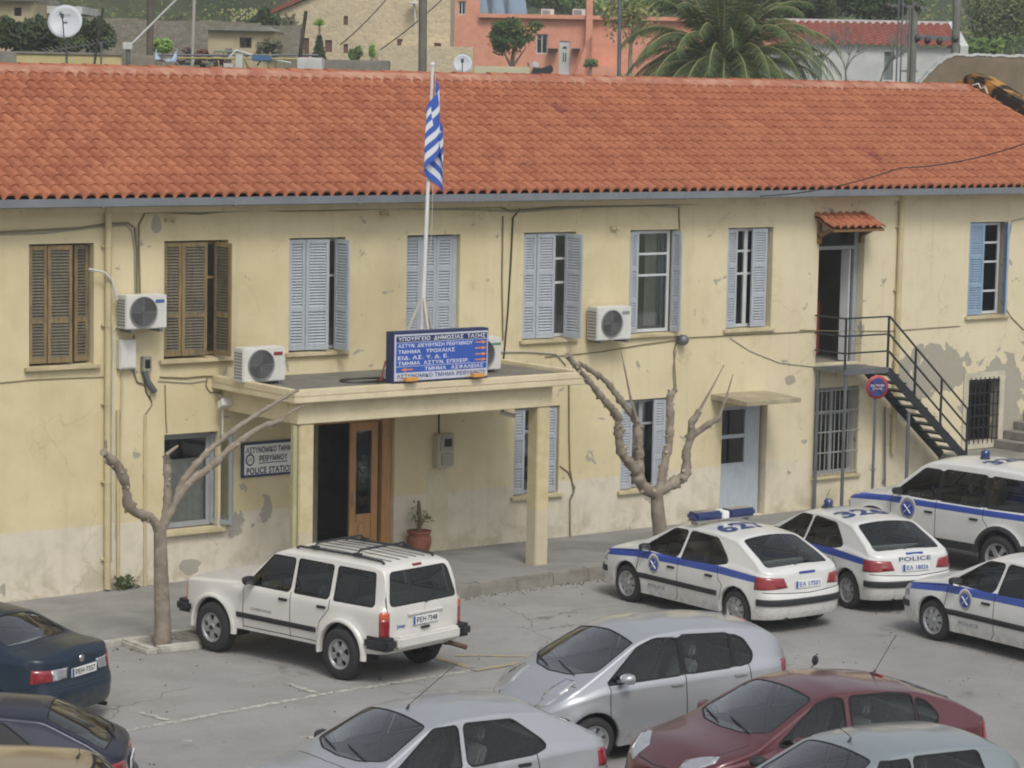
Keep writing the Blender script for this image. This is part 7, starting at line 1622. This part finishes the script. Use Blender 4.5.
# ------------------------------------------------------------------ parked cars
STRIPE = [[(2.12, .65), (1.1, .755), (1.1, .87), (2.12, .74)], [(1.1, .755), (.0, .78), (.0, .893), (1.1, .87)], [(.0, .78), (-.9, .79), (-.9, .905), (.0, .893)], [(-.9, .79), (-1.74, .77), (-1.74, .865), (-.9, .905)]]
PWHITE = paint('white_car_paint', hexc('cfd0cc'), dirt=.10); PSIL = paint('silver_car_paint', hexc('b3b7bc'), .55, .32, .9, .08); PSIL2 = paint('dull_silver_paint', hexc('acb1b6'), .5, .36, .8, .14)
PMAR = paint('maroon_car_paint', hexc('5c222b'), .25, .3, 1, .08); PTEAL = paint('dark_teal_paint', hexc('102a3e'), .3, .42, .35, .04); PNAVY = paint('navy_car_paint', hexc('141c34'), .3, .42, .35, .05)
PGOLD = paint('beige_car_paint', hexc('9a855c'), .3, .4, .8, .1); PGB = paint('grey_green_paint', hexc('8b979a'), .4, .34, .9, .08); JWHITE = paint('jeep_white_paint', hexc('d3d1cb'), dirt=.12)
def deg(a): return radians(a)
GP = 'police cars parked in front of the station'
P['faint'] = mat('faded_lettering', hexc('7f838a'), .6); XP = dict(XS); XP['handles'] = [(.22, .72), (-.66, .73)]
def police_common(c, sd, top, back, num, plate_word=None):
    roof_number(c, top, num, -.50, .05, .92, .42)
    decal_badge(c, sd, .62, .70, 1, .125); decal_badge(c, sd, .62, .70, -1, .125)
    side_word(c, sd, 'POLICE', .55, .36, .40, .055, 'faint'); side_word(c, sd, 'POLICE', .55, .36, .40, .055, 'faint', sgn=-1)
c, sd, top, back = build_car(XP, 'police_car', 'white police hatchback with blue stripe, long blue light bar and roof number 627', 'police car', GP, CARS['p1'][:2], CARS['p1'][2], PWHITE, dict(stripe=STRIPE, plate='ΕΑ 17501', plateink=1), 1.02)
police_common(c, sd, top, back, '627')
lb = empty('light_bar', tuple(top(.02, 0)+Vector((0, 0, .03)))); lb.parent = c
for y0_, y1_ in ((.075, .62), (-.62, -.075)): mb = MB(); mb.box(-.13, .13, y0_, y1_, .02, .15); mb.build('lens', P['bluelens'], lb, bevel=.035)
mb = MB(); mb.box(-.12, .12, -.07, .07, .015, .135); mb.build('siren_box', P['white'], lb, bevel=.015); mb = MB(); mb.box(-.10, .10, -.60, .60, -.0, .018); mb.box(-.08, .08, -.55, -.5, -.05, 0); mb.box(-.08, .08, .5, .55, -.05, 0); mb.build('base', P['steel'], lb)
c, sd, top, back = build_car(dict(XP, brake3=(.16, .948)), 'police_car', 'white police hatchback marked POLICE on its tailgate, with roof number 326 and one blue beacon', 'police car', GP, CARS['p2'][:2], CARS['p2'][2], PWHITE, dict(stripe=STRIPE, plate='ΕΑ 18026', plateink=1, antenna=(.35, .25, -.6, .35)))
police_common(c, sd, top, back, '326'); beacon(c, top, .25, .2); back_word(c, back, 'POLICE', 0, .868, .62, .07, 'navy')
c, sd, top, back = build_car(XP, 'police_car', 'white police hatchback cut off by the right edge, nearest of the police cars', 'police car', GP, CARS['p3'][:2], CARS['p3'][2], PWHITE, dict(stripe=STRIPE, plate='ΕΑ 17498', plateink=1), 1.04)
police_common(c, sd, top, back, '625')
SST = [[(2.1, .93), (1.1, 1.0), (1.1, 1.10), (2.1, 1.03)], [(1.1, 1.0), (-1.0, 1.01), (-1.0, 1.11), (1.1, 1.10)], [(-1.0, 1.01), (-2.2, 1.02), (-2.2, 1.12), (-1.0, 1.11)]]
SUP = dict(SU); SUP['handles'] = [(.14, .93), (-.80, .93)]
c, sd, top, back = build_car(SUP, 'police_off_roader', 'tall white police off-roader with blue stripe and round blue beacon beside the staircase', 'police car', GP, CARS['suv'][:2], CARS['suv'][2], PWHITE, dict(stripe=SST, plate='ΕΑ 14430', plateink=1), 1.045)
decal_badge(c, sd, .58, .93, 1, .16); decal_badge(c, sd, .58, .93, -1, .16); beacon(c, top, -.4, .1); roof_number(c, top, '325', -.75, 0, .9, .34); side_word(c, sd, 'POLICE', .45, .55, .4, .08)
# white off-roader
c, sd, top, back = build_car(JP, 'off_roader', 'boxy white off-roader with roof rack parked before the entrance', 'car', None, CARS['jeep'][:2], CARS['jeep'][2], JWHITE, dict(plate='ΡΕΗ·7348'), (1.0, 1.0, 1.045))
for sg in (1, -1):
    mb = MB(); pts = [top(x_, sg*.50)+Vector((0, 0, .035)) for x_ in (-.12, -.6, -1.1, -1.72)]; mb.tube([pts[0]-Vector((-.05, 0, .03))]+pts+[pts[-1]-Vector((.05, 0, .03))], .018, 6); mb.build('roof_rail', P['black'], c)
for x_ in (-.42, -1.25):
    mb = MB(); a = top(x_, .5); mb.tube([(x_, .50, a.z+.05), (x_, .45, a.z+.11), (x_, -.45, a.z+.11), (x_, -.50, a.z+.05)], .016, 6); mb.box(x_-.07, x_+.05, .47, .53, a.z+.03, a.z+.075); mb.box(x_-.07, x_+.05, -.53, -.47, a.z+.03, a.z+.075); mb.build('rack_bar', P['black'], c)
mb = MB()
for i in range(5): y_ = -.34+.17*i; p0, p1 = top(-.15, y_), top(-1.75, y_); mb.tube([p0+Vector((0, 0, .012)), top(-.8, y_)+Vector((0, 0, .012)), p1+Vector((0, 0, .012))], .005, 4)
mb.build('roof_slats', P['black'], c)
mb = MB(); mb.box(-2.20, -2.06, -.63, .63, .50, .66); mb.build('rear_bumper', JWHITE, c, bevel=.03)
for sg in (1, -1):
    mb = MB(); M_ = rot('Z', 0); y0_, y1_ = sorted((sg*.635, sg*.89)); mb.box(-2.19, -1.72, y0_ if sg > 0 else y0_, y1_, .49, .665); mb.build('bumper_end', P['black'], c, bevel=.05)
    mb = MB(); y0_, y1_ = sorted((sg*.62, sg*.88)); mb.box(1.78, 2.08, y0_, y1_, .48, .66); mb.build('bumper_end', P['black'], c, bevel=.05)
mb = MB(); mb.box(1.93, 2.10, -.62, .62, .50, .65); mb.build('front_bumper', JWHITE, c, bevel=.03)
mb = MB(); 
for i in range(7): y_ = -.33+.11*i; mb.box(1.955, 1.985, y_-.035, y_+.035, .70, .92)
mb.build('grille', P['dark'], c)
for sg in (1, -1):
    for hx in (1.288, -1.288):                      # wheel-arch flares
        mb = MB(); vs = []; nn = 18
        for i in range(nn+1):
            a = -.12+(pi+.24)*i/nn; 
            for rr, yy in ((.405, .80), (.405, .885), (.42, .895), (.465, .872), (.475, .83)): vs.append((hx+rr*cos(a), sg*yy, .37+rr*sin(a)*(1 if sin(a) > 0 else 1)))
        mb.add(vs, [(i*5+j, i*5+j+1, i*5+j+6, i*5+j+5) for i in range(nn) for j in range(4)], 0, True); mb.build('arch_flare', JWHITE, c)
mb = MB(); b_ = back(-.55, .86); add_text(mb, 'Jeep', .17, .07, lambda a, b: back(.48-a, .78+b)+Vector((-.004, 0, 0))); mb.build('tailgate_lettering', P['plateblue'], c)
side_word(c, sd, 'CHEROKEE', .30, .72, .42, .035, 'steel')
mb = MB(); b_ = back(0, .72); mb.box(b_.x-.03, b_.x, -.09, .09, .70, .735); mb.build('tailgate_handle', P['black'], c, bevel=.01)
mb = MB(); b_ = back(0, .93); mb.box(b_.x-.03, b_.x+.01, -.36, .36, .905, .945); mb.build('tailgate_trim', JWHITE, c, bevel=.01)
mb = MB(); mb.tube([(-2.0, -.55, .42), (-2.24, -.58, .40), (-2.32, -.62, .38)], .035, 8, cap=False); mb.build('tow_bar', mat('rusty_tow', hexc('5a4132'), .8), c)
# civilian cars
c, sd, top, back = build_car(YA, 'hatchback', 'tall rounded silver hatchback in the middle of the yard', 'car', None, CARS['yaris'][:2], CARS['yaris'][2], PSIL, dict(plate='ΡΕΕ 6124', antenna=(-1.1, .0, -.3, .2)), (1.08, 1.05, 1.035))
c, sd, top, back = build_car(dict(XS, rub=[]), 'hatchback', 'silver hatchback with sloping tail at the bottom edge, nearest the camera', 'car', None, CARS['silver'][:2], CARS['silver'][2], PSIL2, dict(plate='ΡΕΖ 3017', antenna=(.30, .0, -1.5, .42)), 1.035)
c, sd, top, back = build_car(AS, 'hatchback', 'dark maroon hatchback right of the silver one', 'car', None, CARS['astra'][:2], CARS['astra'][2], PMAR, dict(plate='ΡΕΚ 5520', antenna=(-.75, .0, -.7, .42)), 1.08)
C8 = dict(YA); C8.update(top=[(-1.80, .95), (-1.72, 1.05), (-1.30, 1.33), (-1.15, 1.38), (-.6, 1.42), (-.1, 1.43), (.25, 1.40), (.45, 1.35), (1.25, .96), (1.55, .88), (1.85, .74), (1.95, .62)], sm=.06, mirbody=0,
   windows=[([(.90, .93), (.05, .935), (.03, 1.30), (.38, 1.30)], 'door_window'), ([(-.04, .94), (-.98, .96), (-.90, 1.29), (-.04, 1.31)], 'door_window')],
   screens=[([(1.20, 0), (1.15, .35), (1.0, .62), (.45, .53), (.45, -.53), (1.0, -.62), (1.15, -.35)], 'z', 'windscreen', 'shield', FL(.92)), ([(-.58, 1.02), (-.47, 1.30), (.47, 1.30), (.58, 1.02)], 'x', 'rear_window', 'glass', lambda c, n: c.x < -1.1 and n.x < -.2)], brake3=None, wip=1.18)
C8['brake3'] = None; C8['blackout'] = []
c, sd, top, back = build_car(C8, 'hatchback', 'grey-green hatchback cut off by the bottom edge, in front of the maroon car', 'car', None, CARS['c8'][:2], CARS['c8'][2], PGB, dict(plate='ΡΕΒ 8841', antenna=(.32, .0, 1.0, .28)))
c, sd, top, back = build_car(SE, 'saloon_car', 'dark teal saloon at the left edge showing its tail lights and plate', 'car', None, CARS['primera'][:2], CARS['primera'][2], PTEAL, dict(plate='ΡΕΗ·7357', antenna=(-.62, .0, 1.2, .35)))
mb = MB(); b_ = back(0, .89); mb.lathe([(.001, .012), (.045, .012), (.05, 0)], 16, 0, tr(b_.x, 0, .89) @ rot('Y', -pi/2)); mb.build('boot_badge', P['chrome'], c)
mb = MB(); mb.box(-1.62, -1.35, -.22, .22, .93, .945); mb.build('parcel', P['white'], c)
c, sd, top, back = build_car(dict(XS, rub=[]), 'hatchback', 'dark navy hatchback below the teal saloon at the left edge', 'car', None, CARS['navy'][:2], CARS['navy'][2], PNAVY, dict(plate='ΡΕΜ 2290', antenna=(-.45, .0, -.1, .38)))
c, sd, top, back = build_car(C8, 'hatchback', 'beige-gold car whose roof shows in the bottom left corner', 'car', None, CARS['gold'][:2], CARS['gold'][2], PGOLD, dict(plate='ΡΕΑ 1153', antenna=(-1.15, .0, -.2, .1)))
# scooter mostly hidden behind the maroon car: its mirror shows over the roof
mq = CARS['scooter']; sc_r = empty('scooter', (mq[0], mq[1], 0), mq[2], 'scooter hidden behind the maroon car with one round black mirror showing', 'scooter')
mb = MB(); mb.prism([(-.75, .45), (-.7, .78), (-.1, .78), (-.05, .45), (.25, .28), (.42, .30), (.52, .80), (.62, .78), (.6, .25), (.3, .15), (-.3, .18), (-.4, .40)], -.16, .16, 'y'); mb.build('body', PNAVY, sc_r, bevel=.03)
mb = MB(); mb.box(-.72, -.08, -.14, .14, .785, .86); mb.build('saddle', P['seat'], sc_r, bevel=.03)
for xx in (.72, -.58): mb = MB(); mb.lathe([(.13, -.05), (.2, -.055), (.235, 0), (.2, .055), (.13, .05), (.02, .03), (.02, -.03), (.13, -.05)], 24, 0, tr(xx, 0, .235) @ rot('X', pi/2)); mb.build('wheel', P['rubber'], sc_r)
mb = MB(); mb.tube([(.72, .08, .24), (.55, .06, .82)], .02, 6); mb.tube([(.5, .32, .86), (.54, 0, .84), (.5, -.32, .86)], .018, 6); mb.build('handlebar', P['black'], sc_r)
for sg in (1,):
    mb = MB(); mb.tube([(.5, sg*.24, .86), (.48, sg*.28, 1.1), (.46, sg*.34, 1.18)], .008, 5); mb.lathe([(.001, .012), (.05, .01), (.065, -.005), (.05, -.02), (.001, -.025)], 16, 0, tr(.46, sg*.36, 1.24) @ rot('Y', pi/2-.2)); mb.build('mirror', P['black'], sc_r)

# ------------------------------------------------------------------ sky, sun, camera
w = bpy.data.worlds.new('World'); sc.world = w; w.use_nodes = True; nt = w.node_tree; bg = nt.nodes['Background']
sky = nt.nodes.new('ShaderNodeTexSky'); sky.sky_type = 'NISHITA'; sky.sun_disc = False; SE_, SA_ = radians(52), radians(200)
sky.sun_elevation = SE_; sky.sun_rotation = SA_; sky.dust_density = 4; sky.air_density = 1.0; sky.ozone_density = 1.0
hs = nt.nodes.new('ShaderNodeHueSaturation'); hs.inputs['Saturation'].default_value = .35; nt.links.new(sky.outputs[0], hs.inputs['Color']); nt.links.new(hs.outputs[0], bg.inputs['Color']); bg.inputs['Strength'].default_value = .13
sl = bpy.data.lights.new('sun', 'SUN'); sl.energy = 1.25; sl.angle = radians(16); sl.color = (1, .96, .9); so = bpy.data.objects.new('sun', sl); C.objects.link(so)
d = Vector((sin(SA_)*cos(SE_), cos(SA_)*cos(SE_), sin(SE_))); so.rotation_euler = (-d).to_track_quat('-Z', 'Y').to_euler()
cam = bpy.data.cameras.new('camera'); co = bpy.data.objects.new('camera', cam); C.objects.link(co); cam.sensor_width = 36; cam.lens = CF/1024*36; cam.clip_end = 4000; cam.clip_start = .5
Mx = Matrix((_r, _u, -_fw)).transposed().to_4x4(); Mx.translation = CAM; co.matrix_world = Mx; sc.camera = co
sc.view_settings.view_transform = 'Standard'; sc.view_settings.look = 'None'; sc.view_settings.gamma = 1; sc.view_settings.exposure = EXPO
sc.cycles.filter_width = 2.0
hz = MB(); hz.box(-3200, 3200, -3200, 3200, -1.0, 130); hzo = hz.build('haze', [], None); tag(hzo, kind='stuff')
hm = bpy.data.materials.new('haze'); hm.use_nodes = True; hm.node_tree.nodes.clear(); ho = hm.node_tree.nodes.new('ShaderNodeOutputMaterial'); hp_ = hm.node_tree.nodes.new('ShaderNodeVolumePrincipled'); hp_.inputs['Color'].default_value = (.86, .88, .9, 1); hp_.inputs['Density'].default_value = HAZE; hm.node_tree.links.new(hp_.outputs[0], ho.inputs['Volume']); hzo.data.materials.append(hm)
for o in list(bpy.data.objects):
    if o.type == 'MESH' and not o.data.polygons: bpy.data.objects.remove(o)
